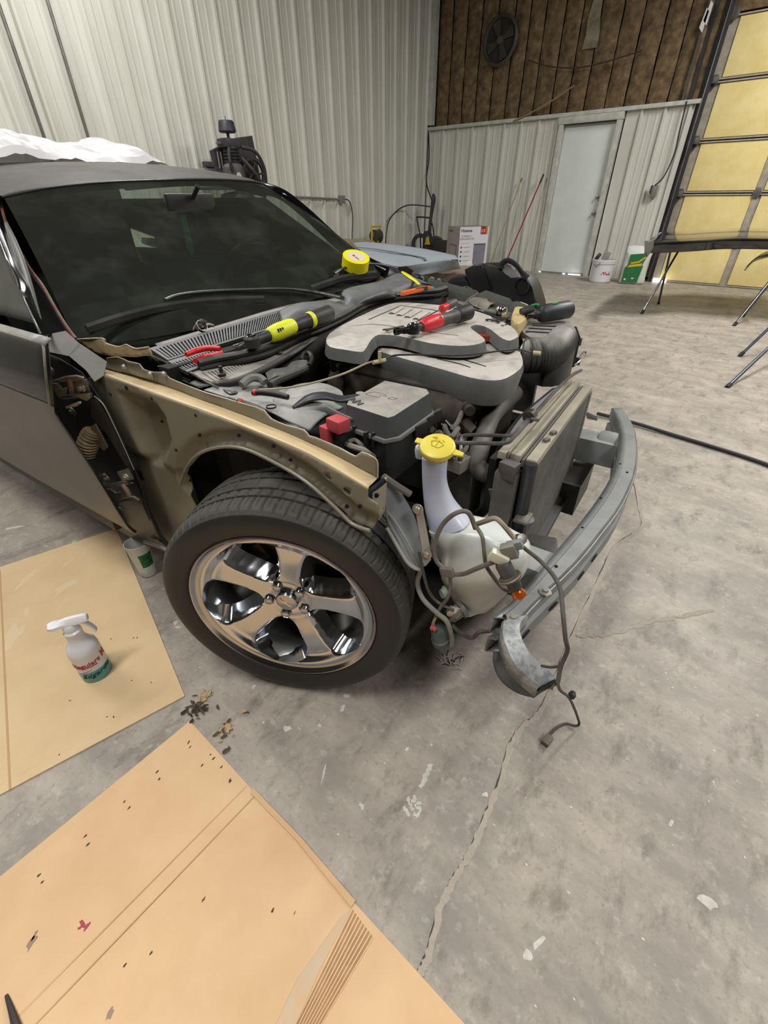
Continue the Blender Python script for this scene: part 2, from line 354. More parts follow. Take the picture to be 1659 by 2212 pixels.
# header insulation above the overhead door, right and front walls
hd=struct(box('trim_4',(.2,BY+.12,4.4),(4.6,.1,1.85),insm))
wr=struct(box('wall_right',(RX+.05,(BY+FY)/2,CEIL/2),(.1,BY-FY+.3,CEIL),M('wall_core','#8f8f88')))
ribwall('r',wr,FY,BY,0,CEIL,lambda u,d:(RX-d,u),.1,mat=M('right_wall_grey','#8b8983','#97948d',rough=.6))
wf=struct(box('wall_front',((LX+RX)/2,FY-.05,CEIL/2),(RX-LX+.3,.1,CEIL),M('wall_core','#8f8f88')))
ribwall('f',wf,LX,RX,0,CEIL,lambda u,d:(u,FY+d),.1,mat=M('front_wall_taupe','#4f4a44','#5e5850',rough=.7))
wb2=struct(box('trim_5',(4.5,BY+.05,CEIL/2),(4.0,.1,CEIL),wallw))
lm_=M('lamp_diffuser','#ffffff',emit=3); lb=M('lamp_body','#d9d9d5',rough=.5)
for i,(x,y) in enumerate(LAMPS):
    t=thing('ceiling_light','long white ceiling light fixture '+['over the left wall behind the car','over the car roof beside the ribbed left wall','over the floor in front of the cardboard sheets','over the open floor to the right of the crash beam','over the folding stands','between the walk door and the overhead door'][i],'light',(x,y,CEIL-.14),group='shop lights under the ceiling')
    box('housing',(0,0,.07),(.5,2.36,.09),lb,t); box('diffuser',(0,0,.0),(.46,2.3,.02),lm_,t)
# floor marks
crm=M('crack_filler','#aaa093','#a0968b',rough=.85,scale=30,bump=.4); crd=M('crack_dark','#4a4640',rough=1)
c1=[(-0.079,0.197,0),(-0.083,0.238,0),(-0.105,0.324,0),(-0.107,0.388,0),(-0.105,0.461,0),(-0.113,0.54,0),(-0.125,0.646,0),(-0.148,0.758,0),(-0.144,0.834,0),(-0.125,0.908,0),(-0.129,1.03,0),(-0.15,1.231,0),(-0.174,1.608,0),(-0.188,1.908,0),(-0.135,2.133,0),(-0.198,2.339,0),(-0.353,2.79,0),(-0.437,3.217,0)]
ribbon('floor_crack',c1,.0066,crm,fl,n=7,jit=.35); ribbon('floor_crack',[(p[0]-.0062,p[1]+.001) for p in c1],.0012,crd,fl,n=9,jit=.7,h=.0004,z=.0012,seed=4)
c2=[(-0.142,1.278,0),(-0.072,1.343,0),(-0.012,1.419,0),(0.045,1.514,0),(0.122,1.605,0),(0.225,1.739,0)]
ribbon('floor_crack',c2,.006,crm,fl,n=6,jit=.6)
wp=M('white_paint_splat','#c9c6be','#b4b0a8',rough=.7,scale=60)
bm=nb()
SP=[((-0.615,0.53,0),.011,.006),((-0.701,0.375,0),.012,.008),((-0.636,0.57,0),.008,.007),((-0.141,0.592,0),.009,.006),((-0.773,0.343,0),.004,.003),((-0.897,0.399,0),.004,.007),((-0.631,0.444,0),.004,.006),((-2.191,0.341,0),.018,.008),((-2.543,0.198,0),.01,.04),((-2.256,0.244,0),.01,.004),((-0.379,0.557,0),.006,.005),((0.083,0.369,0),.01,.008),((-0.405,0.482,0),.004,.003),((0.264,0.833,0),.012,.004),((0.093,0.405,0),.006,.014),((-0.385,0.36,0),.005,.009),((0.365,0.713,0),.02,.012),((-0.521,0.356,0),.022,.003),((-1.326,0.376,0),.012,.006),((-1.354,0.383,0),.008,.01)]
rnd=random.Random(5)
for i in range(90):
    SP.append(((rnd.uniform(-1,2.2),rnd.uniform(-.1,3.2),0),rnd.uniform(.001,.004),rnd.uniform(.001,.003)))
for i,(c,a,b) in enumerate(SP): blob(bm,(c[0],c[1],.0003),a,b,.0008,9,rnd.uniform(0,3),.4,i)
o=obj('paint_flecks',bm,wp,fl); o['kind']='stuff'
for pts,w_ in (([(-0.302,0.566,0),(-0.296,0.546,0),(-0.289,0.513,0),(-0.288,0.495,0)],.005),([(-0.301,0.454,0),(-0.287,0.447,0),(-0.269,0.438,0)],.0035),([(-0.291,0.468,0),(-0.28,0.46,0),(-0.288,0.449,0)],.0035),([(-0.265,0.468,0),(-0.272,0.452,0),(-0.258,0.454,0),(-0.254,0.438,0),(-0.266,0.433,0)],.0035),([(-0.296,0.429,0),(-0.279,0.425,0),(-0.269,0.423,0)],.0035)):
    ribbon('paint_mark',pts,w_,wp,fl,n=4,jit=.4,h=.0008)
# ---------------- cardboard ----------------
def cmat(n,a,b): return M(n,a,b,rough=.78,scale=5,th=.52,w=.2,bump=.08,bscale=60,c3=a,spec=.2)
cbA=cmat('cardboard_dusty','#cdb189','#d8bf98'); cbB=cmat('cardboard_tan','#cfac84','#d9b891'); cbe=M('crease_brown','#8c6845',rough=.9)
def sheet(t,u0,u1,v0,v1,th,grooves,mat,name):
    """slab in local xy with v-grooves running along y at the given x"""
    us=[u0]; 
    for g,wd,dp in sorted(grooves): us+= [g-wd,g,g+wd]
    us.append(u1); zs=[th]
    for g,wd,dp in sorted(grooves): zs+=[th,th-dp,th]
    zs.append(th); bm=nb(); nv=14; rows=[]
    for j in range(nv+1):
        v=v0+(v1-v0)*j/nv; rows.append([bm.verts.new((u,v,zz+.0015*noise.noise(V(u*2,v*2,3)))) for u,zz in zip(us,zs)]+[bm.verts.new((u1,v,.0)),bm.verts.new((u0,v,.0))])
    m=len(rows[0])
    for a,b in zip(rows,rows[1:]):
        for i in range(m): bm.faces.new((a[i],a[(i+1)%m],b[(i+1)%m],b[i]))
    bm.faces.new(rows[0][::-1]); bm.faces.new(rows[-1]); bmesh.ops.recalc_face_normals(bm,faces=bm.faces[:]); return obj(name,bm,mat,t)
tA=thing('cardboard_sheet','flat dusty cardboard sheet on the floor beside the car, holding the spray bottle','cardboard',(-1.042,.236,.0005),(0,0,math.atan2(.278,-1.09)))
# local x: from c1 toward c2, local y: toward camera side
LA=1.125
sheet(tA,0,LA,0,1.1,.004,[(LA-.09,.004,.0022),(.03,.003,.001)],cbA,'board')
box('fold_line',(.55,.47,.0045),(1.1,.006,.0006),M('fold_shade','#b8976c',rough=.9),tA)
tA.rotation_euler=(0,0,math.atan2(.278,-1.09))
bm=nb(); 
for i,(p,a,b,r_) in enumerate((((-2.075,0.111,0),.01,.06,.6),((-1.89,0.189,0),.018,.05,.3),((-1.763,-0.033,0),.02,.06,1),((-2.048,0.266,0),.006,.03,.4),((-1.865,0.045,0),.008,.03,1.2))):
    bm=nb(); blob(bm,(p[0],p[1],.005),a,b,.0002,12,r_,.45,i)
    o=obj('dust_smear',bm,M('dust_pale','#d6c09c',rough=1),None); o.parent=tA; o.matrix_parent_inverse=tA.matrix_basis.inverted()
spk=M('dirt_speck','#4a3a26',rough=1)
bm=nb(); rnd=random.Random(11)
for p in ((240,1382),(290,1375),(297,1380),(285,1472),(233,1550),(247,1551),(152,1516),(130,1632),(95,1480),(330,1478),(330,1470)):
    pass
P0=[(-1.465,0.189,0),(-1.403,0.244,0),(-1.393,0.252,0),(-1.233,0.154,0),(-1.165,0.044,0),(-1.148,0.056,0),(-1.315,-0.008,0),(-1.154,-0.097,0),(-1.174,0.192,0)]
for i,p in enumerate(P0): blob(bm,(p[0],p[1],.005),.0035,.0016,.0008,7,1.2*i,.4,i)
o=obj('dirt_specks',bm,spk,None); o.parent=tA; o.matrix_parent_inverse=tA.matrix_basis.inverted(); o['kind']='stuff'
tB=thing('cardboard_sheet','large clean tan cardboard sheet with a double crease, nearest the viewer','cardboard',(-.952,.2,.0005))
sheet(tB,0,1.3,-1.2,0,.004,[(.292,.0035,.002),(.33,.0035,.0022),(.02,.002,.0006)],cbB,'board')
box('crease_line',(.292,-.6,.0026),(.0022,1.19,.0004),cbe,tB); box('crease_line',(.33,-.6,.0026),(.0036,1.19,.0004),cbe,tB)  # darker brown strips laid along the double crease
bm=nb(); apoly(bm,[(.31,.004,.0055),(.5,.008,.0055),(.69,.003,.0055),(.69,-.012,.0055),(.5,-.004,.0055),(.32,-.009,.0055)],.004)
o=obj('folded_edge',bm,M('cardboard_edge','#cba77f',rough=.8),tB)
# torn flute strip
bm=nb(); k=26; rows=[]
for i in range(2):
    row=[]
    for j in range(k*2+1):
        t=j/(k*2); a=V(*(-0.257,0.188,0)).lerp(V(*(-0.189,0.182,0)),t); b=V(*(-0.223,-0.026,0)).lerp(V(*(-0.187,0.003,0)),t)
        p=a.lerp(b,i); row.append(p)
    rows.append(row)
NL=8; vs=[]
for i in range(24):
    s=i/23; row=[]
    for j in range(NL*4+1):
        t=j/(NL*4); p=rows[0][0].lerp(rows[1][0],s).lerp(rows[0][-1].lerp(rows[1][-1],s),t); row.append(bm.verts.new((p.x+.952,p.y-.2,.0048+.0016*math.sin(t*NL*2*PI))))
    vs.append(row)
for a,b in zip(vs,vs[1:]):
    for j in range(NL*4): bm.faces.new((a[j],a[j+1],b[j+1],b[j]))
obj('torn_flutes',bm,M('flute_brown','#a88662','#b8946e',rough=.9,scale=30),tB,True)
bm=nb(); pp=[(-0.269,0.159,0),(-0.261,0.189,0),(-0.244,0.071,0),(-0.223,-0.026,0),(-0.253,-0.051,0),(-0.271,0.031,0)]
apoly(bm,[(p[0]+.952,p[1]-.2,.0047) for p in pp],.0008); obj('scuffed_paper',bm,M('scuffed_grey','#c3b29b','#cba982',rough=.9,scale=20),tB)
bm=nb()
P1=[(-0.887,0.058,0),(-0.864,0.053,0),(-0.894,0.16,0),(-0.878,0.157,0),(-0.812,0.181,0),(-0.795,0.182,0),(-0.757,0.18,0),(-0.883,-0.035,0),(-0.858,-0.035,0),(-0.881,-0.136,0),(-0.857,-0.139,0),(-0.882,-0.24,0),(-0.861,-0.241,0),(-0.709,0.177,0),(-0.804,0.15,0),(-0.536,-0.017,0),(-0.569,-0.182,0),(-0.705,0.174,0),(-0.544,-0.138,0),(-0.397,0.072,0)]
for i,p in enumerate(P1): blob(bm,(p[0]+.952,p[1]-.2,.0045),.0045,.0018,.0006,7,1.7+.2*math.sin(i),.5,i)
o=obj('dirt_specks',bm,spk,tB); o['kind']='stuff'
bm=nb()
for i,(p,a,b) in enumerate((((-0.709,-0.211,0),.008,.004),((-0.695,-0.207,0),.004,.007),((-0.706,-0.218,0),.003,.003),((-0.355,0.101,0),.005,.001),((-0.536,-0.017,0),.0015,.0025))):
    bm=nb(); blob(bm,(p[0]+.952,p[1]-.2,.0045),a,b,.0004,10,.6*i,.5,i)
    obj('red_paint_smear',bm,M('red_smear','#a3384a',rough=.6),tB)
bm=nb()
for i,(p,a,b) in enumerate((((-0.762,-0.295,0),.013,.006),((-0.771,-0.285,0),.009,.003),((-0.523,-0.233,0),.008,.004))):
    bm=nb(); blob(bm,(p[0]+.952,p[1]-.2,.0045),a,b,.0004,12,2.1,.4,i+3)
    obj('grease_smear',bm,M('grease','#94806a',rough=.8),tB)
# ---------------- car shell ----------------
PSI=R(5.5)
car=thing('car','black sedan stripped for repair, its fender, hood and bumper cover off and engine bay open','car',(-.915,1.384,0),(0,0,PSI))
CM=Matrix.Translation((-.915,1.384,0))@Matrix.Rotation(PSI,4,'Z')
def inpoly(x,y,P):
    c=False; n=len(P); j=n-1
    for i in range(n):
        xi,yi=P[i]; xj,yj=P[j]
        if (yi>y)!=(yj>y) and x<(xj-xi)*(y-yi)/(yj-yi)+xi: c=not c
        j=i
    return c
def nearest(x,y,P):
    best=None; n=len(P)
    for i in range(n):
        ax,ay=P[i]; bx,by=P[(i+1)%n]; dx,dy=bx-ax,by-ay; L=dx*dx+dy*dy or 1e-9
        t=max(0,min(1,((x-ax)*dx+(y-ay)*dy)/L)); px,py=ax+t*dx,ay+t*dy; d=(px-x)**2+(py-y)**2
        if best is None or d<best[0]: best=(d,px,py)
    return best
def plate(name,P,step,f,mat,parent=None,thick=.003,holes=(),off=-1,smooth=True):
    """sheet-metal panel: 2D outline P meshed on a grid, f(u,v)->3D point"""
    u0=min(p[0] for p in P); u1=max(p[0] for p in P); v0=min(p[1] for p in P); v1=max(p[1] for p in P)
    nu=int((u1-u0)/step)+2; nv=int((v1-v0)/step)+2; cells=[]
    def ok(x,y): return inpoly(x,y,P) and not any(inpoly(x,y,h) for h in holes)
    for i in range(nu):
        for j in range(nv):
            if ok(u0+(i+.5)*step,v0+(j+.5)*step): cells.append((i,j))
    cs=set(cells); bm=nb(); vd={}
    def vert(i,j):
        if (i,j) in vd: return vd[i,j]
        x,y=u0+i*step,v0+j*step
        if not all(c in cs for c in ((i,j),(i-1,j),(i,j-1),(i-1,j-1))):
            b=min([nearest(x,y,P)]+[nearest(x,y,h) for h in holes],key=lambda t:t[0])
            if b[0]<(step*1.3)**2: x,y=b[1],b[2]
        vd[i,j]=bm.verts.new(f(x,y)); return vd[i,j]
    for i,j in cells:
        q=[vert(i,j),vert(i+1,j),vert(i+1,j+1),vert(i,j+1)]
        try: bm.faces.new(q)
        except ValueError: pass
    bmesh.ops.dissolve_degenerate(bm,dist=1e-5,edges=bm.edges[:])
    bmesh.ops.recalc_face_normals(bm,faces=bm.faces[:])
    o=obj(name,bm,mat,parent,smooth)
    if thick: s=o.modifiers.new('s','SOLIDIFY'); s.thickness=thick; s.offset=off
    return o
def sdf(x,y,P):
    d=math.sqrt(nearest(x,y,P)[0]); return d if inpoly(x,y,P) else -d
def sm(a,b,x):
    t=max(0,min(1,(x-a)/(b-a))); return t*t*(3-2*t)
blackp=M('black_paint','#0b0b0d','#161617',rough=.13,rough2=.28,coat=.05,scale=3,th=.6,spec=.16)
blackdust=M('black_paint_dusty','#131312','#262522',rough=.4,rough2=.6,spec=.2,scale=4,th=.45,w=.25,dust='#77746c',damt=.3,dth=.7)
blackin=M('inner_black','#141518','#2c2c2c',rough=.38,scale=7,th=.6)
primer=M('primer_grey','#656059','#5c5851',rough=.42,scale=4,coat=.1)
olive=M('apron_olive','#6e695a','#827b68',rough=.42,scale=5,th=.5,w=.25,c3='#5f5a4d',spec=.5)
tan=M('overspray_tan','#bba47c','#ccb78f',rough=.45,scale=9,th=.45,w=.2,c3='#a8946f')
bluegrey=M('dusty_bluegrey','#62676b','#878a8b',rough=.6,scale=6,th=.5,w=.2,c3='#4a4d50',dust='#a3a29a',damt=.5)
steel=M('bare_steel','#8a867e','#6a655d',rough=.35,metal=.7,scale=14)
rust=M('rusty_steel','#6e5a4a','#8a7c6a',rough=.6,metal=.3,scale=16)
plas=M('black_plastic','#18191b','#232426',rough=.45,scale=9,dust='#5b5a56',damt=.5,dth=.6)
plasd=M('dusty_plastic','#2b2c2f','#55544f',rough=.62,scale=6,th=.5,w=.2,c3='#6d6a64')
rub=M('rubber','#151516','#242322',rough=.6,scale=12,dust='#5f5c56',damt=.7,dth=.5)
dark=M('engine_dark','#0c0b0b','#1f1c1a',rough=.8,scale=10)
# door
dz=[(1.0,-.895,(94,727)),(.965,-.925,(97,752)),(.92,-.94,(100,780)),(.86,-.955,(105,822))]
DE=[(-0.776,-0.9,1.005),(-0.73,-0.925,0.987),(-0.716,-0.945,0.945),(-0.731,-0.955,0.892),(-0.794,-0.95,0.816)]
DL=[(-0.795,-0.95,0.814),(-0.82,-0.948,0.772),(-0.753,-0.955,0.691),(-0.705,-0.957,0.627),(-0.679,-0.955,0.554),(-0.662,-0.95,0.471),(-0.674,-0.935,0.393),(-0.704,-0.905,0.328)]
def doorrows(E,dx1=-3.0):
    rows=[]
    for (x,y,z) in E: rows.append([(x+(dx1-x)*t,y-(.012*math.sin(t*PI)),z+.015*t*0) for t in (0,.02,.3,.65,1)])
    return rows
door=D.objects.new('door',None); COL.objects.link(door); door.parent=car
patch('black_skin',doorrows(DE),blackp,door,n=4,nu=4,thick=.004,off=0)
patch('primer_skin',doorrows(DL),primer,door,n=4,nu=4,thick=.004,off=0)
# turned-in front edge of the door
E=DE+DL[1:]
patch('door_edge',[[(x,y,z),(x+.0005,y+.005,z),(x-.003,y+.012,z)] for x,y,z in E],M('door_edge_black','#1a1a1c','#4c4840',rough=.4,scale=8),door,n=2,nu=2,thick=.003,off=0)
tube('edge_trim',[(x+.002,y-.003,z) for x,y,z in E[:5]],.0045,M('edge_chip','#8d8774','#5c574c',rough=.5,scale=20),door,seg=6,n=4)
patch('belt_moulding',[[(x,-.905,1.012) for x in (-.72,-1.3,-2,-3)],[(x,-.925,.998) for x in (-.725,-1.3,-2,-3)],[(x,-.918,.982) for x in (-.73,-1.3,-2,-3)]],M('belt_grey','#77756f','#9b9a96',rough=.35,scale=8),door,n=4,nu=4,thick=.006)
patch('side_window',[[(x,-.845,1.012) for x in (-.9,-1.2,-2.4,-3)],[(x,-.705,1.17) for x in (-1.2,-1.5,-2.4,-3)],[(x,-.565,1.325) for x in (-1.6,-1.8,-2.4,-3)]],M('dusty_side_glass','#34352f','#55544e',rough=.35,scale=3,spec=.2),door,n=4,nu=3,thick=.004)
tube('door_handle_bulge',[(-1.15,-.95,.93),(-1.15,-.965,.93)],.03,blackp,door)
# A pillar
seam=[(-1.527,-0.58,1.322),(-1.463,-0.615,1.258),(-1.371,-0.645,1.204),(-1.244,-0.685,1.13),(-1.126,-0.712,1.08),(-1.04,-0.735,1.021),(-0.971,-0.75,0.972),(-0.923,-0.758,0.946)]
outr=[(-1.674,-0.64,1.273),(-1.413,-0.68,1.198),(-1.31,-0.72,1.158),(-1.203,-0.76,1.122),(-1.086,-0.8,1.098),(-0.997,-0.83,1.075),(-0.878,-0.87,1.024),(-0.806,-0.895,1.002)]
rows=[]
for a,b in zip(seam,outr):
    a=V(*a); b=V(*b); m=a.lerp(b,.5)+V(.012,-.028,.018); rows.append([a,a.lerp(m,.55)+V(.004,-.006,.008),m,b])
patch('windshield_pillar',rows,blackp,car,n=3,nu=4,thick=.006,off=0)
tube('pillar_seam_rust',[(x+.003,y,z+.006) for x,y,z in seam],.0052,M('seam_rust','#6a6052','#7d3a30',rough=.6,scale=35,c3='#8a8576',th=.5,w=.1),car,seg=6,n=4)
# roof
RT=[(-1.483,-.58,1.337),(-1.44,-.45,1.362),(-1.41,-.25,1.382),(-1.39,0,1.394),(-1.36,.25,1.401),(-1.315,.5,1.394),(-1.278,.585,1.362)]
def rr_(dx,dz,k): return [(x-dx,y*k,z+dz*(1-.25*(abs(y)/.58)**2)) for x,y,z in RT]
rows=[RT,rr_(.03,.011,1.01),rr_(.2,.045,1.04),rr_(.5,.078,1.07),rr_(.9,.09,1.09),rr_(1.5,.07,1.08)]
rows=[[(r[0][0]-.01,r[0][1]-.055,r[0][2]-.035)]+list(r)+[(r[-1][0]-.01,r[-1][1]+.055,r[-1][2]-.035)] for r in rows]
patch('roof',rows,blackdust,car,n=5,nu=4,thick=.006)
for s in (1,-1): tube('roof_moulding',[(-1.46+.1*(s<0),-.60*s,1.335),(-1.65,-.615*s,1.378),(-2.0,-.625*s,1.408),(-2.9,-.63*s,1.40)],.007,blackp,car,seg=6,n=5)
tube('windshield_pillar',[(-.70,.765,1.0),(-.92,.725,1.09),(-1.15,.645,1.275),(-1.29,.60,1.355),(-1.6,.63,1.385)],[.03,.03,.028,.026,.03],blackp,car,seg=10,n=5)
# glass
def glass(name,tint,dust,ds=.25,th=.45):
    m=D.materials.new(name); m.use_nodes=True; nt=m.node_tree; N=nt.nodes; L=nt.links; N.remove(N['Principled BSDF']); out=N['Material Output']
    t=N.new('ShaderNodeBsdfTransparent'); t.inputs[0].default_value=hexc(tint); g=N.new('ShaderNodeBsdfGlossy'); g.inputs['Roughness'].default_value=.03; g.inputs[0].default_value=(1,1,1,1)
    d=N.new('ShaderNodeBsdfDiffuse'); d.inputs[0].default_value=hexc(dust)
    fr=N.new('ShaderNodeFresnel'); fr.inputs[0].default_value=1.45
    tc=N.new('ShaderNodeTexCoord'); nz=N.new('ShaderNodeTexNoise'); nz.inputs['Scale'].default_value=5; nz.inputs['Detail'].default_value=8; nz.inputs['Roughness'].default_value=.65; L.new(tc.outputs['Object'],nz.inputs['Vector'])
    mr=N.new('ShaderNodeMapRange'); mr.inputs['From Min'].default_value=th; mr.inputs['From Max'].default_value=.75; mr.inputs['To Min'].default_value=.07; mr.inputs['To Max'].default_value=ds; L.new(nz.outputs['Fac'],mr.inputs[0])
    a=N.new('ShaderNodeMixShader'); L.new(mr.outputs[0],a.inputs[0]); L.new(t.outputs[0],a.inputs[1]); L.new(d.outputs[0],a.inputs[2])
    b=N.new('ShaderNodeMixShader'); L.new(fr.outputs[0],b.inputs[0]); L.new(a.outputs[0],b.inputs[1]); L.new(g.outputs[0],b.inputs[2]); L.new(b.outputs[0],out.inputs[0]); return m
WB=[(-.94,-.755,.945),(-.82,-.63,.935),(-.72,-.32,.945),(-.68,0,.958),(-.66,.32,.975),(-.665,.60,.993),(-.72,.75,1.003)]
def wsrow(t,k=1):
    r=[]
    for a,b in zip(WB,RT):
        p=V(*a).lerp(V(*b),t)+V(.03,0,.03)*math.sin(t*PI)*.45; r.append(V(p.x,p.y*k,p.z-.004))
    return r
ws=patch('windshield',[wsrow(t) for t in (0,.25,.5,.75,1)],glass('tinted_glass','#9aaba0','#7d827a',.17),car,n=4,nu=5,thick=0)
frit=M('frit_black','#060709',rough=.22,spec=.35)
def wspt(u,t,dz=-.0):
    """u 0..1 across, t 0..1 up the windshield"""
    r=catmull(wsrow(t),5); i=min(len(r)-2,int(u*(len(r)-1))); f=u*(len(r)-1)-i; p=r[i].lerp(r[i+1],f); return p+V(.0,0,dz)
NB=30
def fritrows(uv0,uv1): 
    return [[wspt(*uv0(i/NB),-.003) for i in range(NB+1)],[wspt(*uv1(i/NB),-.003) for i in range(NB+1)]]
patch('windshield_border',fritrows(lambda s:(s,0),lambda s:(.05+.9*s,.30-.20*math.sin(PI*min(1,max(0,s)))**.35)),frit,ws,n=1,nu=1,thick=0)
patch('windshield_border',fritrows(lambda s:(s,1),lambda s:(.03+.94*s,.955)),frit,ws,n=1,nu=1,thick=0)
for k in (0,1):
    patch('windshield_border',[[wspt(abs(k-0),i/20,-.003) for i in range(21)],[wspt(abs(k-(.035+.03*math.sin(PI*min(1,i/14)))),i/20,-.003) for i in range(21)]],frit,ws,n=1,nu=1,thick=0)
tube('windshield_trim',[wspt(i/12,1,.004) for i in range(13)],.0035,M('trim_black_gloss','#3a3a3a',rough=.2),car,seg=6,n=3)
# interior
intr=M('interior_dark','#16191a','#22261f',rough=.6,scale=4)
loft('dashboard',[[(-.80-k,y,.88),(-.88-k,y,.94),(-1.12,y,.99+.03*(y>.15)),(-1.24,y,.96),(-1.2,y,.6)] for y,k in ((-.68,.20),(-.4,.04),(.1,0),(.25,0),(.5,.04),(.70,.14))],intr,car,closed=False,caps=False,n=2,nu=3)
sw=lathe('steering_wheel',[(.185+.015*math.cos(a*PI/6),.015*math.sin(a*PI/6)) for a in range(12)],M('wheel_leather','#2b2c2c',rough=.35),car,40,frame((-1.34,.38,1.0),(-.85,0,.5)),closed=True)
lathe('steering_hub',[(0,.02),(.07,.015),(.08,-.02)],intr,sw,20,frame((-1.34,.38,1.0),(-.85,0,.5)))
for dy in (-.36,.36):
    loft('seat',[[(-1.62-.05*k,dy+a,.5+.18*k) for a in (-.25,-.2,.2,.25)]+[(-1.78-.05*k,dy+a,.5+.18*k) for a in (.25,.2,-.2,-.25)] for k in range(4)],intr,car,n=2)
    box('headrest',(-1.85,dy,1.16),(.1,.26,.16),intr,car,bev=.04)
box('cabin_floor',(-2.0,0,.45),(2.4,1.5,.04),intr,car); box('cabin_rear',(-3.0,0,.95),(.05,1.5,1.0),intr,car); box('cabin_side',(-2.1,.8,.75),(1.9,.04,.55),intr,car)
patch('side_window',[[(-.95,.86,1.0),(-3.0,.86,1.0)],[(-1.4,.63,1.33),(-3.0,.63,1.33)]],glass('side_tint','#7d8578','#8d8f88',.2),car,n=2,nu=2,thick=0)
box('body_side',(-1.95,.90,.62),(2.2,.06,.76),blackp,car,bev=.02)
mir=box('rear_view_mirror',(-1.22,.02,1.315),(.03,.24,.06),plas,car,bev=.012); tube('mirror_stalk',[(-1.2,.02,1.33),(-1.15,.02,1.37)],.01,plas,mir)
prism('hanging_tassel',[(-.012,0),(.012,0),(.018,-.13),(0,-.155),(-.014,-.12)],.006,M('green_tassel','#3d8a62',rough=.6),car,frame((-1.2,-.05,1.27),(1,0,0),(0,1,0)))
# wipers
wb_=M('wiper_black','#1b1c1d','#343434',rough=.4,scale=10)
for nm,bl,arm in (('near',[(-0.871,-0.735,0.976),(-0.864,-0.607,0.991),(-0.845,-0.456,1),(-0.802,-0.287,0.997),(-0.734,-0.091,0.982)],[(-0.854,-0.447,1.008),(-0.853,-0.387,1.016),(-0.829,-0.282,1.015),(-0.777,-0.121,1.005),(-0.717,0.042,0.991),(-0.65,0.155,0.965),(-0.49,0.116,0.965)]),
    ('far',[(-0.694,0.154,0.992),(-0.681,0.328,1.009),(-0.66,0.444,1.013),(-0.63,0.564,1.012)],[(-0.698,0.324,1.02),(-0.701,0.408,1.034),(-0.677,0.545,1.039),(-0.636,0.647,1.027),(-0.598,0.811,0.98),(-0.471,0.715,0.97)])):
    wq=tube('wiper_arm',[(x,y,z+.022) for x,y,z in arm],[.009]*3+[.008]*2+[.013]*2 if nm=='near' else [.009,.009,.008,.009,.012,.012],wb_,car,seg=8,flat=.6)
    tube('wiper_blade',[(x,y,z+.006) for x,y,z in bl],.012,wb_,wq,seg=6,flat=1.4)
# hinge pillar, apron
def Yp(y0): return lambda u,v:(u,y0,v)
def xz(L): return [(p[0],p[2]) for p in L]
pil=[(-0.998,-0.84,0.917),(-0.886,-0.84,0.912),(-0.77,-0.84,0.886),(-0.73,-0.84,0.829),(-0.689,-0.84,0.761),(-0.675,-0.84,0.664),(-0.657,-0.84,0.532),(-0.686,-0.84,0.41),(-0.668,-0.84,0.283),(-0.632,-0.84,0.231),(-0.764,-0.84,0.182),(-0.935,-0.84,0.167),(-1.307,-0.84,0.167),(-1.43,-0.84,0.59)]
hp=plate('hinge_pillar',xz(pil),.02,lambda u,v:(u,-.84+.03*sm(.0,.05,0),v),blackin,car)
lo=[(-0.905,-0.86,0.982),(-0.817,-0.82,1),(-0.831,-0.79,0.956),(-0.728,-0.775,0.911),(-0.726,-0.8,0.874),(-0.756,-0.82,0.855),(-0.749,-0.835,0.897),(-0.787,-0.85,0.937),(-0.899,-0.865,0.938)]
o=poly('pillar_gusset',lo,.004,M('gusset_grey','#5c5f5d','#77756b',rough=.5,scale=6),car,bev=0)
sid=[(-0.739,-0.8,0.878),(-0.47,-0.8,0.869),(-0.228,-0.8,0.863),(-0.04,-0.8,0.853),(0.121,-0.8,0.84),(0.284,-0.8,0.804),(0.285,-0.8,0.781),(0.295,-0.8,0.778),(0.313,-0.8,0.773),(0.315,-0.8,0.732),(0.296,-0.8,0.723),(0.292,-0.8,0.696),(0.24,-0.8,0.695),(0.196,-0.8,0.721),(0.107,-0.8,0.766),(-0.001,-0.8,0.789),(-0.108,-0.8,0.796),(-0.215,-0.8,0.769),(-0.323,-0.8,0.715),(-0.406,-0.8,0.645),(-0.471,-0.8,0.562),(-0.473,-0.8,0.5),(-0.457,-0.8,0.454),(-0.453,-0.8,0.308),(-0.725,-0.8,0.155),(-0.78,-0.8,0.208),(-0.792,-0.8,0.347),(-0.756,-0.8,0.478),(-0.775,-0.8,0.62),(-0.789,-0.8,0.726),(-0.846,-0.8,0.785),(-0.84,-0.8,0.849)]
pock=[(-0.672,-0.8,0.831),(-0.557,-0.8,0.84),(-0.477,-0.8,0.837),(-0.451,-0.8,0.804),(-0.455,-0.8,0.726),(-0.507,-0.8,0.656),(-0.595,-0.8,0.583),(-0.655,-0.8,0.575),(-0.681,-0.8,0.693)]
arch=[(0.292,-0.8,0.696),(0.24,-0.8,0.695),(0.196,-0.8,0.721),(0.107,-0.8,0.766),(-0.001,-0.8,0.789),(-0.108,-0.8,0.796),(-0.215,-0.8,0.769),(-0.323,-0.8,0.715),(-0.406,-0.8,0.645),(-0.471,-0.8,0.562)]
SP_,PK,AR=xz(sid),xz(pock),xz(arch)
def archd(u,v): return min(math.sqrt(nearest(u,v,[AR[i],AR[i+1]])[0]) for i in range(len(AR)-1))
def sidef(u,v):
    d=sdf(u,v,PK); y=-.80+.055*sm(-.012,.045,d)
    a=archd(u,v); y+=.016*sm(.055,.03,a)-.012*sm(.012,.0,a)
    if v<.62 and u<-.4: y+=.02*sm(.62,.58,v)
    y+=.004*noise.noise(V(u*6,v*6,1)); return (u,y,v)
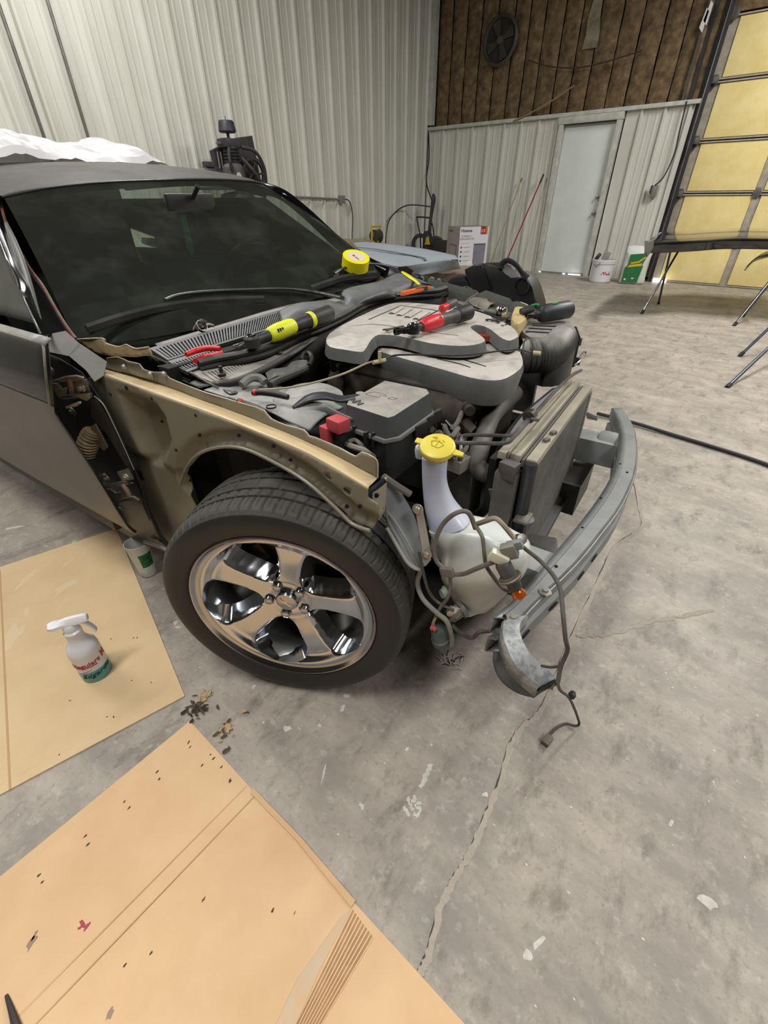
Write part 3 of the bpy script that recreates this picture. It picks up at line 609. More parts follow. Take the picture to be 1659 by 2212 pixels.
def circ(p,a,b,rot=0,n=8): return [(p[0]+a*math.cos(2*PI*i/n)*math.cos(rot)-b*math.sin(2*PI*i/n)*math.sin(rot),p[2]+a*math.cos(2*PI*i/n)*math.sin(rot)+b*math.sin(2*PI*i/n)*math.cos(rot)) for i in range(n)]
HO=[(0.172,-0.8,0.798),(0.225,-0.8,0.776)]
ap=plate('inner_fender_side',SP_,.0075,sidef,olive,car,holes=[circ(HO[0],.0105,.007,-.5),circ(HO[1],.012,.0095,-.4)])
hm=M('hole_black','#050505',rough=1)
for i,p in enumerate([(-0.612,-0.802,0.858),(-0.485,-0.802,0.851),(-0.286,-0.802,0.845),(-0.511,-0.78,0.765),(-0.295,-0.802,0.783),(-0.12,-0.802,0.828),(0.005,-0.802,0.832),(0.058,-0.802,0.81),(-0.439,-0.802,0.696),(0.262,-0.802,0.75),(0.224,-0.802,0.736),(-0.726,-0.802,0.817)]):
    lathe('bolt_hole',[(0,.0015),(.0045 if i else .007,.0012),(.005,-.004)],hm,ap,8,frame((p[0],p[1],p[2]),(0,-1,0)))
# rail top and upright flange
ro=[(-0.739,-0.8,0.878),(-0.47,-0.8,0.869),(-0.228,-0.8,0.863),(-0.04,-0.8,0.853),(0.121,-0.8,0.84),(0.284,-0.8,0.804)]
ri=[(-0.824,-0.745,0.864),(-0.546,-0.74,0.867),(-0.313,-0.735,0.856),(-0.116,-0.73,0.846),(0.091,-0.73,0.828),(0.267,-0.73,0.796)]
patch('inner_fender_top',[[V(*a)+V(0,.002,-.004),V(*a)+V(0,.007,.003),V(*a).lerp(V(*b),.5)+V(0,0,.0),V(*b)] for a,b in zip(ro,ri)],tan,car,n=4,nu=3,thick=.003)
fl_=[(-0.804,-0.742,0.901),(-0.726,-0.742,0.917),(-0.673,-0.74,0.912),(-0.612,-0.74,0.914),(-0.598,-0.74,0.9),(-0.542,-0.738,0.9),(-0.483,-0.737,0.91),(-0.47,-0.737,0.896),(-0.306,-0.733,0.884),(-0.106,-0.73,0.885),(-0.074,-0.73,0.877),(-0.057,-0.73,0.865),(-0.008,-0.73,0.86),(0.052,-0.73,0.862),(0.067,-0.73,0.85),(0.089,-0.73,0.851),(0.166,-0.73,0.843),(0.209,-0.73,0.835),(0.227,-0.73,0.851),(0.262,-0.73,0.847),(0.271,-0.73,0.834),(0.27,-0.73,0.798)]
fo=xz(fl_)+xz(ri)[::-1]
plate('upright_flange',fo,.006,lambda u,v:(u,-.738+.004*noise.noise(V(u*9,v*9,4)),v),olive,car,off=0)
tube('flange_edge',[(p[0],-.738,p[2]) for p in fl_],.0022,M('edge_bright','#b9ad92','#8f8468',rough=.4,scale=20),car,seg=5,n=2)
tube('arch_lip',[(p[0],-.805,p[1]) for p in AR],.005,olive,car,seg=6,n=4)
# forked end of the rail
bm=nb(); q=[(0.288,-0.74,0.801),(0.29,-0.735,0.805),(0.281,-0.73,0.708),(0.269,-0.74,0.677),(0.291,-0.77,0.746),(0.285,-0.79,0.77),(0.286,-0.785,0.793),(0.284,-0.76,0.797)]
rb=poly('rail_end_bracket',q,.004,M('bracket_grey','#8b8878','#a09a84',rough=.45,scale=12),car)
for p in ((0.292,-0.775,0.777),(0.284,-0.745,0.723),(0.284,-0.74,0.783)): lathe('bolt_hole',[(0,.003),(.005,.003),(.006,-.001)],hm,rb,8,frame(p,(.6,-.8,0)))
# wheelhouse interior, firewall, floor of the bay
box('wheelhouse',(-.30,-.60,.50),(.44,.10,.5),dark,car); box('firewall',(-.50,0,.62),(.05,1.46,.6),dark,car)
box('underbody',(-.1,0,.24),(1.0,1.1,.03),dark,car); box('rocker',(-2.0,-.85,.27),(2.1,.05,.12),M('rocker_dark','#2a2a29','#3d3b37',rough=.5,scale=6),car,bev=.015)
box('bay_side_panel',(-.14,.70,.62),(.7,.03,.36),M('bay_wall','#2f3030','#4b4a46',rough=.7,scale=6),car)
ps=[(-0.758,-0.86,0.234),(-0.649,-0.86,0.26),(-0.593,-0.85,0.247),(-0.475,-0.84,0.249)]
tube('sill_lip',ps,.009,M('sill_grey','#55534f',rough=.5),car,seg=6)
# hinges
hg=M('hinge_metal','#6b6459','#8f8575',rough=.5,metal=.35,scale=22)
def hinge(a,b,c,d,e,up):
    h=poly('door_hinge',a,.006,hg,car,bev=.002); 
    poly('hinge_leaf',b,.006,hg,h,bev=.002); poly('hinge_leaf',c,.007,hg,h,bev=.002)
    tube('hinge_pin',d,.009,rust,h,seg=8); 
    for p in e: lathe('hinge_bolt',[(0,.012),(.007,.012),(.008,.004),(.013,.003),(.014,0)],M('bolt_zinc','#9a968a',rough=.4,metal=.5),h,12,frame(p,(.25,-1,0)))
hinge([(-0.871,-0.9,0.86),(-0.784,-0.885,0.888),(-0.739,-0.87,0.896),(-0.716,-0.86,0.891),(-0.754,-0.86,0.877),(-0.823,-0.88,0.871)],
      [(-0.858,-0.9,0.858),(-0.824,-0.895,0.863),(-0.838,-0.885,0.837),(-0.802,-0.88,0.851),(-0.844,-0.88,0.81),(-0.876,-0.89,0.8),(-0.853,-0.9,0.831)],
      [(-0.795,-0.86,0.867),(-0.71,-0.855,0.884),(-0.737,-0.85,0.838),(-0.798,-0.86,0.82)],
      [(-0.782,-0.875,0.881),(-0.797,-0.875,0.845),(-0.816,-0.875,0.811)],[(-0.748,-0.865,0.851),(-0.911,-0.87,0.879),(-0.88,-0.87,0.746)],1)
poly('hinge_arm',[(-0.91,-0.89,0.796),(-0.807,-0.885,0.825),(-0.751,-0.87,0.834),(-0.704,-0.86,0.844),(-0.716,-0.86,0.826),(-0.738,-0.865,0.813),(-0.767,-0.875,0.822),(-0.808,-0.89,0.811)],.008,hg,car,bev=.002)
poly('hinge_arm',[(-0.859,-0.885,0.775),(-0.769,-0.875,0.808),(-0.768,-0.875,0.802),(-0.795,-0.88,0.787),(-0.86,-0.885,0.767)],.008,M('hinge_bright','#c3b49a',rough=.4),car,bev=.002)
hinge([(-0.818,-0.9,0.489),(-0.776,-0.885,0.507),(-0.71,-0.87,0.533),(-0.657,-0.86,0.538),(-0.71,-0.87,0.514),(-0.798,-0.89,0.483)],
      [(-0.825,-0.9,0.479),(-0.766,-0.895,0.495),(-0.762,-0.885,0.473),(-0.733,-0.88,0.487),(-0.759,-0.88,0.444),(-0.806,-0.885,0.413),(-0.79,-0.895,0.449)],
      [(-0.73,-0.865,0.561),(-0.657,-0.86,0.594),(-0.658,-0.855,0.55),(-0.714,-0.865,0.522)],
      [(-0.709,-0.875,0.521),(-0.697,-0.875,0.499),(-0.693,-0.875,0.477)],[(-0.676,-0.87,0.557),(-0.796,-0.885,0.522),(-0.811,-0.87,0.382)],0)
poly('hinge_arm',[(-0.806,-0.885,0.413),(-0.73,-0.88,0.462),(-0.67,-0.87,0.486),(-0.66,-0.86,0.469),(-0.678,-0.86,0.45),(-0.699,-0.87,0.46),(-0.74,-0.88,0.447)],.008,hg,car,bev=.002)
tube('hinge_gusset',[(-0.852,-0.895,0.471),(-0.826,-0.895,0.513),(-0.785,-0.89,0.543)],.006,hg,car,seg=6)
# wiring bellows
bp=[V(*(-0.801,-0.865,0.695)),V(*(-0.822,-0.885,0.655)),V(*(-0.843,-0.895,0.601))]; Q=catmull(bp,16); bm=nb()
atube(bm,Q,[(.020+.0045*math.sin(i*2*PI/3.2)+.009*math.sin(i/32*PI)) for i in range(len(Q))],seg=14,smooth=False)
bl=obj('wiring_boot',bm,M('boot_tan','#a08a68','#6e5d45',rough=.6,scale=25),car,True)
poly('boot_flange',[(-0.798,-0.862,0.712),(-0.768,-0.858,0.727),(-0.761,-0.852,0.641),(-0.786,-0.856,0.623),(-0.828,-0.862,0.644)],.006,M('boot_flange','#77695a',rough=.6),bl,bev=.002)
poly('pillar_fold',[(-0.759,-0.85,0.808),(-0.72,-0.845,0.815),(-0.698,-0.84,0.728),(-0.678,-0.838,0.588),(-0.688,-0.84,0.531),(-0.705,-0.848,0.62),(-0.736,-0.85,0.698),(-0.789,-0.853,0.743)],.004,M('fold_dark','#2b2a2a','#3f3c38',rough=.4,scale=8),car)
tube('pillar_seam',[(-0.738,-0.845,0.82),(-0.705,-0.843,0.802),(-0.691,-0.842,0.754),(-0.679,-0.84,0.658),(-0.669,-0.84,0.574)],.0025,M('seam_light','#8d887c',rough=.5),car,seg=5)
# fender flange remnant at the cowl
fr=[(-0.915,-0.77,0.95),(-0.744,-0.765,0.976),(-0.735,-0.76,0.964),(-0.68,-0.757,0.961),(-0.648,-0.755,0.965),(-0.616,-0.752,0.975),(-0.592,-0.75,0.972),(-0.563,-0.748,0.971),(-0.497,-0.745,0.985),(-0.49,-0.745,0.964),(-0.583,-0.748,0.944),(-0.714,-0.75,0.927),(-0.824,-0.76,0.917),(-0.877,-0.765,0.929)]
plate('fender_flange_remnant',xz(fr),.008,lambda u,v:(u,-.755+.006*noise.noise(V(u*8,v*8,0)),v),M('remnant_tan','#8c7a5c','#a8946f',rough=.5,scale=9),car,off=0)
tube('remnant_edge',[(p[0],-.757,p[2]) for p in fr[:9]],.0024,M('edge_bright','#b9ad92'),car,seg=5,n=3)
kb=poly('fender_bracket',[(-0.644,-0.752,0.918),(-0.587,-0.75,0.922),(-0.58,-0.748,0.906),(-0.528,-0.748,0.906),(-0.535,-0.748,0.883),(-0.615,-0.75,0.88),(-0.655,-0.752,0.891)],.003,steel,car)
for p in ((-0.687,-0.748,0.896),(-0.539,-0.752,0.9),(-0.484,-0.742,0.907)): lathe('bracket_bolt',[(0,.008),(.006,.008),(.007,.002),(.009,0)],M('bolt_zinc','#9a968a'),kb,12,frame(p,(0,-1,0)))
# ---------------- wheel ----------------
wc=V(*(-0.802,0.53,0.36)); 
wh=D.objects.new('wheel',None); COL.objects.link(wh); wh.parent=car
# wheel axis points outward to the viewer; the wheel is steered
WN=Matrix.Rotation(-PSI,3,'Z')@V(.493,-.87,0)
WM=frame((-.0,-.805,.357),WN,(WN.y*-1,WN.x,0)) 
wh.matrix_basis=frame((0,-.805,.362),WN,Matrix.Rotation(PI/2,3,'Z')@WN)
tr_=M('tire_rubber','#33312e','#46433e',rough=.72,scale=5,th=.5,w=.2,bump=.1,bscale=80,c3='#575349')
trs=M('tire_sidewall','#1b1b1b','#232322',rough=.5,scale=3)
hwid=.122; NS=432
pz=[-.122,-.119,-.110,-.100]+[-.092,-.090,-.068,-.0655,-.0645,-.058,-.057]+[-.0545,-.034,-.030,-.029,-.0225,-.0215,-.018,.018,.0215,.0225,.029,.030,.034,.0545,.057,.058,.0645,.0655,.068,.090,.092]+[.100,.108,.115,.118]
def tr_rad(z):
    a=abs(z); r=.3645-.006*(a/.1)**3*1.0
    if a>.098: r-=((a-.098)/.024)**2*.02
    if .0218<a<.0295 or .0573<a<.065: r-=.007
    return r
bm=nb(); rings=[]
for z_ in pz:
    ring=[]
    for j in range(NS):
        t=j/NS; r=tr_rad(z_); a=abs(z_)
        if z_>.0655 or z_<-.0655:
            ph=(j+0)%6; 
            if ph==0 and a<.112: r-=.0045
            if ph==3 and a<.1: r-=.0025
        elif .03<=a<=.057:
            ph=(j+int((a-.03)*260))%6
            if ph==0: r-=.005
        elif a<.0218:
            ph=(j+int((a)*150))%12
            if ph==0: r-=.004
        ring.append(bm.verts.new((r*math.cos(2*PI*t),r*math.sin(2*PI*t),z_)))
    rings.append(ring)
for a,b in zip(rings,rings[1:]):
    for j in range(NS): bm.faces.new((a[j],a[(j+1)%NS],b[(j+1)%NS],b[j]))
bmesh.ops.recalc_face_normals(bm,faces=bm.faces[:])
tread=obj('tread',bm,tr_,None,False)
swp=[(.344,.1175),(.337,.1215),(.33,.1235),(.318,.1255),(.30,.1245),(.288,.121),(.2835,.1195),(.279,.1155),(.2735,.109),(.262,.100)]
tire=lathe('tire',swp,trs,wh,128)
tread.parent=wh
lathe('tire_back',[(.35,-.118),(.32,-.124),(.28,-.118),(.262,-.1)],trs,wh,96)
crm_=M('wheel_chrome','#c3c8ce',rough=.13,metal=1); crd_=M('wheel_chrome_brown','#adb0b3',rough=.18,metal=1)
rim=lathe('rim',[(.262,.09),(.272,.108),(.2735,.112),(.272,.114),(.268,.112),(.264,.104),(.257,.100),(.250,.0985)],crd_,wh,128)
lathe('rim_barrel',[(.257,.097),(.245,.07),(.236,.03),(.232,-.05),(.24,-.1),(.262,-.11)],M('barrel_metal','#a3a5a8',rough=.22,metal=.9),wh,96)
lathe('rim_edge_rash',[(.2738,.1095),(.2745,.112),(.2733,.1142),(.2722,.1148)],M('rash_red','#93605a','#9c8f88',rough=.4,metal=.5,scale=30),wh,96)
# five flared spokes meeting at the hub and at the lip
def spoke_half(r):
    """half angle of the spoke face at radius r"""
    pts=[(.052,36),(.074,36),(.080,27.5),(.088,21.5),(.1,17.6),(.12,14.2),(.15,11.9),(.18,11.0),(.205,11.3),(.222,12.6),(.234,15.5),(.242,21),(.2465,29),(.249,36),(.252,36)]
    for (a,x),(b,y) in zip(pts,pts[1:]):
        if a<=r<=b: t=(r-a)/(b-a); return x+(y-x)*t
    return 36
def zface(r): return .060+.022*sm(.05,.24,r)+.016*sm(.215,.25,r)
def spoke():
    bm=nb(); rs=[.052+.2*i/44 for i in range(45)]; K=12; rows=[]
    for r in rs:
        h=R(spoke_half(r)); zf=zface(r); full=spoke_half(r)>=35.9
        ch=.0035/r; row=[]; dep=.05
        if full: ang=[-h,-h,-h]+[h*(-1+2*k/K) for k in range(K+1)]+[h,h,h]; zz=[zf]*len(ang)
        else:
            fl=min(R(36)-h,R(12.5)*(.14/r))
            ang=[-h-fl,-h-fl*.35,-h-ch*.4]+[(h-ch)*(-1+2*k/K) for k in range(K+1)]+[h+ch*.4,h+fl*.35,h+fl]
            zz=[zf-dep,zf-.022,zf-.004]+[zf+.0005*(1-abs(-1+2*k/K)**3) for k in range(K+1)]+[zf-.004,zf-.022,zf-dep]
        row=[bm.verts.new((r*math.cos(a),r*math.sin(a),z)) for a,z in zip(ang,zz)]
        rows.append(row)
    for a,b in zip(rows,rows[1:]):
        for j in range(len(a)-1):
            if (a[j].co-a[j+1].co).length<1e-7 and (b[j].co-b[j+1].co).length<1e-7: continue
            try: bm.faces.new((a[j],a[j+1],b[j+1],b[j]))
            except ValueError: pass
    bmesh.ops.remove_doubles(bm,verts=bm.verts[:],dist=1e-6)
    bmesh.ops.recalc_face_normals(bm,faces=bm.faces[:])
    # faces should look outward (+z)
    if sum(f.normal.z for f in bm.faces)<0: bmesh.ops.reverse_faces(bm,faces=bm.faces[:])
    return obj('spoke',bm,crm_,wh,True)
WROT=R(78)
s0=spoke(); s0.rotation_euler=(0,0,WROT)
for k in range(1,5): clone(s0,wh,Matrix.Rotation(WROT+k*2*PI/5,4,'Z'))
lathe('hub_face',[(0,.056),(.03,.056),(.045,.058),(.055,.0605)],crm_,wh,60)
cap=lathe('center_cap',[(.034,.05),(.034,.066),(.031,.071),(.02,.0735),(0,.0745)],crd_,wh,40)
wings=[(-.024,.004),(-.012,.0012),(-.004,.005),(.004,.005),(.012,.0012),(.024,.004),(.012,-.004),(0,-.001),(-.012,-.004)]
prism('cap_emblem',wings,.0015,M('emblem_silver','#d8d2c0',rough=.2,metal=1),wh,Matrix.Translation((0,0,.0735))@Matrix.Rotation(R(-40),4,'Z'))
for k in range(5):
    a=WROT+R(36)+k*2*PI/5; c=(.0575*math.cos(a),.0575*math.sin(a),0)
    lathe('lug_pocket',[(.0185,.0612),(.0175,.056),(.0145,.04),(0,.038)],M('pocket_dark','#2a2826',rough=.4,metal=.6),wh,20,Matrix.Translation(c))
    lathe('lug_nut',[(.0145,.04),(.0145,.064),(.0125,.070),(.007,.0725),(0,.073)],crd_,wh,6*3,Matrix.Translation(c))
a=WROT+R(50); tube('valve_stem',[(.225*math.cos(a),.225*math.sin(a),.06),(.222*math.cos(a),.222*math.sin(a),.10)],.0048,M('valve_white','#d9d9d5',rough=.4),wh)
rot_=lathe('brake_disc',[(.07,-.02),(.16,-.02),(.165,-.025),(.165,-.045),(.07,-.045)],M('disc_metal','#58524c',rough=.35,metal=.8),wh,64)
lathe('disc_hat',[(0,.03),(.07,.03),(.08,.02),(.08,-.02)],M('hat_rust','#4a3a30','#2d2622',rough=.8,scale=20),wh,40)
loft('brake_caliper',[[((r_)*math.cos(R(a)),(r_)*math.sin(R(a)),z) for r_,z in ((.12,-.0),(.178,-.0),(.182,-.06),(.12,-.07))] for a in (120,130,145,160,170)],M('caliper_rust','#4d3d33','#2e2824',rough=.8,scale=14),wh,n=2)
lathe('splash_shield',[(.06,-.06),(.19,-.065),(.2,-.06)],dark,wh,48)
# ---------------- engine bay ----------------
egr=M('engine_cover_grey','#565857','#6d6d6b',rough=.45,scale=5,th=.5,w=.2,dust='#c0b9b1',damt=.95,dth=.45)
cowlm=M('cowl_plastic','#2f3134','#3d3f41',rough=.5,scale=4,dust='#6e6f70',damt=.8,dth=.6)
cowll=M('cowl_plastic_dusty','#5d5d5b','#77746f',rough=.65,scale=5,c3='#89847c',th=.5,dust='#a19c93',damt=.7,dth=.6)
slotm=M('slot_black','#0b0b0c',rough=.9)
# cowl: upper slotted panel
UL,UR,BR_,BL_=V(*(-0.616,-0.691,0.95)),V(*(-0.631,-0.061,0.965)),V(*(-0.515,-0.231,0.94)),V(*(-0.538,-0.688,0.925))
def quadpt(a,b,c,d,u,v): return a.lerp(b,u).lerp(d.lerp(c,u),v)
cw=D.objects.new('cowl',None); COL.objects.link(cw); cw.parent=car
def slotted(name,a,b,c,d,n,v0,v1,w_,mat,thick=.012,m=.02,rows=1):
    """panel whose slots are real openings: ribs between two borders"""
    p=D.objects.new(name,None); COL.objects.link(p); p.parent=car
    N=(b-a).cross(d-a).normalized(); N=N if N.z>0 else -N
    bm=nb()
    def q(u0,u1,v0,v1,zz=0): 
        apoly(bm,[quadpt(a,b,c,d,u0,v0)+N*zz,quadpt(a,b,c,d,u1,v0)+N*zz,quadpt(a,b,c,d,u1,v1)+N*zz,quadpt(a,b,c,d,u0,v1)+N*zz],thick,N)
    q(0,1,0,v0); q(0,1,v1,1); q(0,m,v0,v1); q(1-m,1,v0,v1)
    for k in range(1,rows): vv=v0+(v1-v0)*k/rows; q(m,1-m,vv-.02,vv+.02)
    bmesh.ops.recalc_face_normals(bm,faces=bm.faces[:]); f=obj('panel_frame',bm,mat,p)
    bm=nb()
    for i in range(n):
        u=m+(1-2*m)*(i+.5)/n; q(u-w_/2,u+w_/2,v0,v1,.001)
    bmesh.ops.recalc_face_normals(bm,faces=bm.faces[:]); r=obj('louver_ribs',bm,mat,p,kind='stuff')
    dk=poly('duct_dark',[a-N*.03,b-N*.03,c-N*.03,d-N*.03],.003,slotm,p,N)
    return p
slotted('cowl_grille',UL,UR,BR_,BL_,44,.16,.9,.0125,cowlm)
L1,L2,L3,L4=V(*(-0.53,-0.694,0.925)),V(*(-0.537,-0.504,0.925)),V(*(-0.443,-0.54,0.915)),V(*(-0.435,-0.698,0.91))
slotted('cowl_grille',L1,L2,L3,L4,16,.2,.85,.03,cowlm,rows=2)
G1,G2,G3,G4=V(*(-0.413,-0.665,0.905)),V(*(-0.353,-0.442,0.905)),V(*(-0.321,-0.47,0.895)),V(*(-0.323,-0.684,0.895))
slotted('cowl_grille',G1,G2,G3,G4,19,.12,.9,.026,cowll,rows=2,m=.05)
poly('cowl_panel',[(-0.45,-0.688,0.905),(-0.442,-0.529,0.905),(-0.358,-0.437,0.906),(-0.378,-0.294,0.91),(-0.407,-0.135,0.915),(-0.388,-0.148,0.91),(-0.32,-0.358,0.905),(-0.308,-0.487,0.9),(-0.307,-0.593,0.897),(-0.322,-0.685,0.893),(-0.346,-0.69,0.895)],.004,cowll,cw,(0,0,1))
lathe('cowl_clip',[(0,.006),(.008,.005),(.011,.001),(.013,0)],plas,cw,16,frame((-0.347,-0.407,0.908),(0,0,1)))
lathe('cowl_clip',[(0,.03),(.005,.029),(.006,.01),(.012,.008),(.012,0)],plas,cw,12,frame((-0.331,-0.658,0.905),(0,0,1)))
# raised cowl plastic across the car
cr=[[(-0.615,-0.135,0.965),(-0.538,-0.203,0.955),(-0.486,-0.246,0.94),(-0.436,-0.276,0.93)],
    [(-0.583,-0.061,0.985),(-0.506,-0.119,0.98),(-0.467,-0.13,0.95),(-0.42,-0.144,0.935)],
    [(-0.536,0.025,0.985),(-0.456,-0.015,0.975),(-0.416,-0.032,0.955),(-0.419,-0.006,0.94)],
    [(-0.537,0.159,0.965),(-0.475,0.112,0.96),(-0.436,0.123,0.955),(-0.445,0.166,0.94)],
    [(-0.601,0.272,0.99),(-0.487,0.176,0.985),(-0.439,0.21,0.97),(-0.457,0.268,0.945)],
    [(-0.568,0.474,1),(-0.464,0.36,0.995),(-0.431,0.361,0.975),(-0.434,0.389,0.95)],
    [(-0.58,0.57,1),(-0.475,0.452,0.99),(-0.446,0.446,0.97),(-0.429,0.46,0.95)],
    [(-0.582,0.702,1.01),(-0.478,0.596,1),(-0.44,0.585,0.98),(-0.428,0.606,0.95)],
    [(-0.443,0.711,0.985),(-0.397,0.677,0.98),(-0.386,0.706,0.965),(-0.361,0.709,0.95)]]
patch('raised_cowl',cr,cowlm,cw,n=4,nu=4,thick=.004)
patch('windshield_gutter',[[(-0.668,-0.638,0.945),(-0.625,-0.652,0.94)],[(-0.689,-0.305,0.95),(-0.663,-0.315,0.945)],[(-0.687,0.004,0.96),(-0.628,-0.04,0.955)],[(-0.615,0.275,0.96),(-0.517,0.165,0.955)],[(-0.602,0.725,0.985),(-0.504,0.613,0.98)]],cowll,cw,n=4,nu=2,thick=.003)
# weather seal
seal=[(-0.435,-0.656,0.925),(-0.415,-0.6,0.928),(-0.369,-0.542,0.935),(-0.35,-0.469,0.938),(-0.362,-0.373,0.94),(-0.378,-0.274,0.943),(-0.384,-0.158,0.945),(-0.406,0.004,0.95),(-0.465,0.246,0.955),(-0.457,0.413,0.958),(-0.396,0.521,0.96),(-0.328,0.622,0.96),(-0.323,0.718,0.96)]
tube('hood_seal',seal,.0155,rub,car,seg=10,flat=.7); tube('seal_flange',[(x,y,z-.018) for x,y,z in seal],.012,M('flange_black','#101011','#24241f',rough=.5),car,seg=8)
tube('cowl_seal',[(-0.346,-0.692,0.885),(-0.306,-0.649,0.888),(-0.3,-0.584,0.89),(-0.308,-0.479,0.895),(-0.341,-0.336,0.9),(-0.377,-0.219,0.905),(-0.4,-0.145,0.908)],.011,rub,car,seg=10)
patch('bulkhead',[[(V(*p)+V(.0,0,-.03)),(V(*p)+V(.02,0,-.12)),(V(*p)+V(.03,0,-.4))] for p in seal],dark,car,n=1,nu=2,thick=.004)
# strut tower and shelf on the near side
st=M('shelf_dusty','#4b5054','#6d7172',rough=.5,scale=6,th=.47,w=.2,dust='#a5a49e',damt=.85,dth=.4)
patch('shelf',[[(-0.331,-0.728,0.885),(-0.326,-0.67,0.885),(-0.303,-0.618,0.885)],[(-0.215,-0.7,0.865),(-0.244,-0.633,0.862),(-0.254,-0.539,0.86)],[(-0.102,-0.698,0.86),(-0.132,-0.625,0.858),(-0.138,-0.542,0.855)],[(-0.041,-0.69,0.84),(-0.046,-0.624,0.86),(-0.052,-0.539,0.855)],[(0.004,-0.671,0.82),(0.006,-0.61,0.84),(-0.003,-0.508,0.83)]],st,car,n=5,nu=5,thick=.003)
tw=V(*(-0.129,-0.514,0.865)); 
lathe('strut_tower',[(0,.0),(.028,.0),(.034,-.004),(.05,-.006),(.075,-.012),(.098,-.026),(.106,-.05),(.112,-.30)],st,car,48,Matrix.Translation((tw.x,tw.y,.868)))
patch('tower_apron',[[(-0.161,-0.631,0.862),(-0.109,-0.684,0.84)],[(-0.076,-0.626,0.87),(-0.021,-0.693,0.83)],[(-0.019,-0.595,0.872),(-0.014,-0.646,0.8)],[(0.022,-0.596,0.86),(-0.042,-0.565,0.74)],[(0.093,-0.599,0.85),(0.002,-0.525,0.72)]],st,car,n=5,nu=5,thick=.003)
patch('strut_brace',[[(-0.078,-0.643,0.862),(-0.068,-0.648,0.858)],[(-0.06,-0.596,0.885),(-0.037,-0.623,0.88)],[(-0.03,-0.561,0.888),(-0.003,-0.59,0.884)],[(0.015,-0.541,0.88),(0.034,-0.565,0.876)],[(0.035,-0.495,0.875),(0.048,-0.516,0.871)]],M('brace_black','#1f2224','#34373a',rough=.4,scale=5),car,n=6,nu=2,thick=.006)
lathe('bay_grommet',[(.012,.004),(.014,.004),(.014,0)],plas,car,16,frame((-0.109,-0.688,0.868),(0,0,1)))
tube('heat_shield_roll',[(-0.27,-0.644,0.885),(-0.269,-0.611,0.895),(-0.252,-0.591,0.895),(-0.231,-0.59,0.885)],.012,M('shield_grey','#6c6b67',rough=.6),car)
loft('crumpled_bracket',[[(-0.28,-0.54,0.89),(-0.234,-0.573,0.885),(-0.266,-0.521,0.87),(-0.312,-0.495,0.875)],[(-0.268,-0.517,0.9),(-0.232,-0.54,0.89),(-0.26,-0.494,0.875),(-0.295,-0.477,0.885)],[(-0.259,-0.484,0.89),(-0.225,-0.508,0.885),(-0.266,-0.447,0.87),(-0.293,-0.434,0.88)],[(-0.268,-0.427,0.9),(-0.225,-0.462,0.89),(-0.257,-0.404,0.875),(-0.299,-0.375,0.885)],[(-0.259,-0.393,0.89),(-0.214,-0.437,0.885),(-0.255,-0.371,0.87),(-0.285,-0.346,0.88)]],M('crumple_grey','#4e4f50','#6f6e6b',rough=.55,scale=12),car,n=4)
tube('brake_hose',[(-0.303,-0.357,0.88),(-0.322,-0.321,0.89),(-0.306,-0.311,0.89),(-0.267,-0.342,0.885),(-0.25,-0.376,0.875)],.008,plas,car)
tube('rubber_sleeve',[(-0.212,-0.59,0.88),(-0.222,-0.548,0.88),(-0.223,-0.467,0.88),(-0.227,-0.415,0.88)],.011,rub,car)
tube('loop_hose',[(-0.222,-0.284,0.84),(-0.222,-0.291,0.87),(-0.234,-0.25,0.88),(-0.225,-0.217,0.88),(-0.206,-0.203,0.87)],.011,rub,car)
# hood release cable along the flange
tube('release_cable',[(-0.649,-0.678,0.905),(-0.634,-0.691,0.925),(-0.596,-0.691,0.925),(-0.519,-0.692,0.915),(-0.43,-0.691,0.905),(-0.339,-0.703,0.895),(-0.308,-0.695,0.885)],.0035,M('cable_black','#191919','#77726a',rough=.4,scale=6),car,seg=6)
patch('flange_tray',[[(-0.644,-0.666,0.885),(-0.6,-0.635,0.89)],[(-0.511,-0.693,0.88),(-0.471,-0.654,0.885)],[(-0.394,-0.7,0.87),(-0.359,-0.684,0.88)]],st,car,n=4,nu=2,thick=.003)
# engine cover
ec=D.objects.new('engine_cover',None); COL.objects.link(ec); ec.parent=car
H=.935
out=[(-0.242,-0.295,0.935),(-0.296,-0.213,0.935),(-0.341,-0.077,0.935),(-0.385,0.136,0.935),(-0.409,0.325,0.935),(-0.379,0.394,0.935),(-0.312,0.423,0.935),(-0.213,0.435,0.935),(-0.126,0.441,0.935),(-0.046,0.422,0.935),(0.043,0.371,0.935),(0.122,0.312,0.935),(0.204,0.229,0.935),(0.25,0.161,0.935),(0.277,0.103,0.935),(0.273,0.037,0.935),(0.252,0.037,0.935),(0.219,0.067,0.935),(0.161,0.137,0.935),(0.118,0.175,0.935),(0.084,0.18,0.935),(0.082,0.145,0.935),(0.105,0.11,0.935),(0.148,0.066,0.935),(0.202,-0.001,0.935),(0.203,-0.054,0.935),(0.18,-0.095,0.935),(0.136,-0.123,0.935),(0.066,-0.134,0.935),(-0.002,-0.122,0.935),(-0.073,-0.11,0.935),(-0.128,-0.123,0.935),(-0.138,-0.151,0.935),(-0.109,-0.225,0.935),(-0.068,-0.308,0.935),(-0.068,-0.338,0.935),(-0.123,-0.343,0.935),(-0.184,-0.344,0.935)]
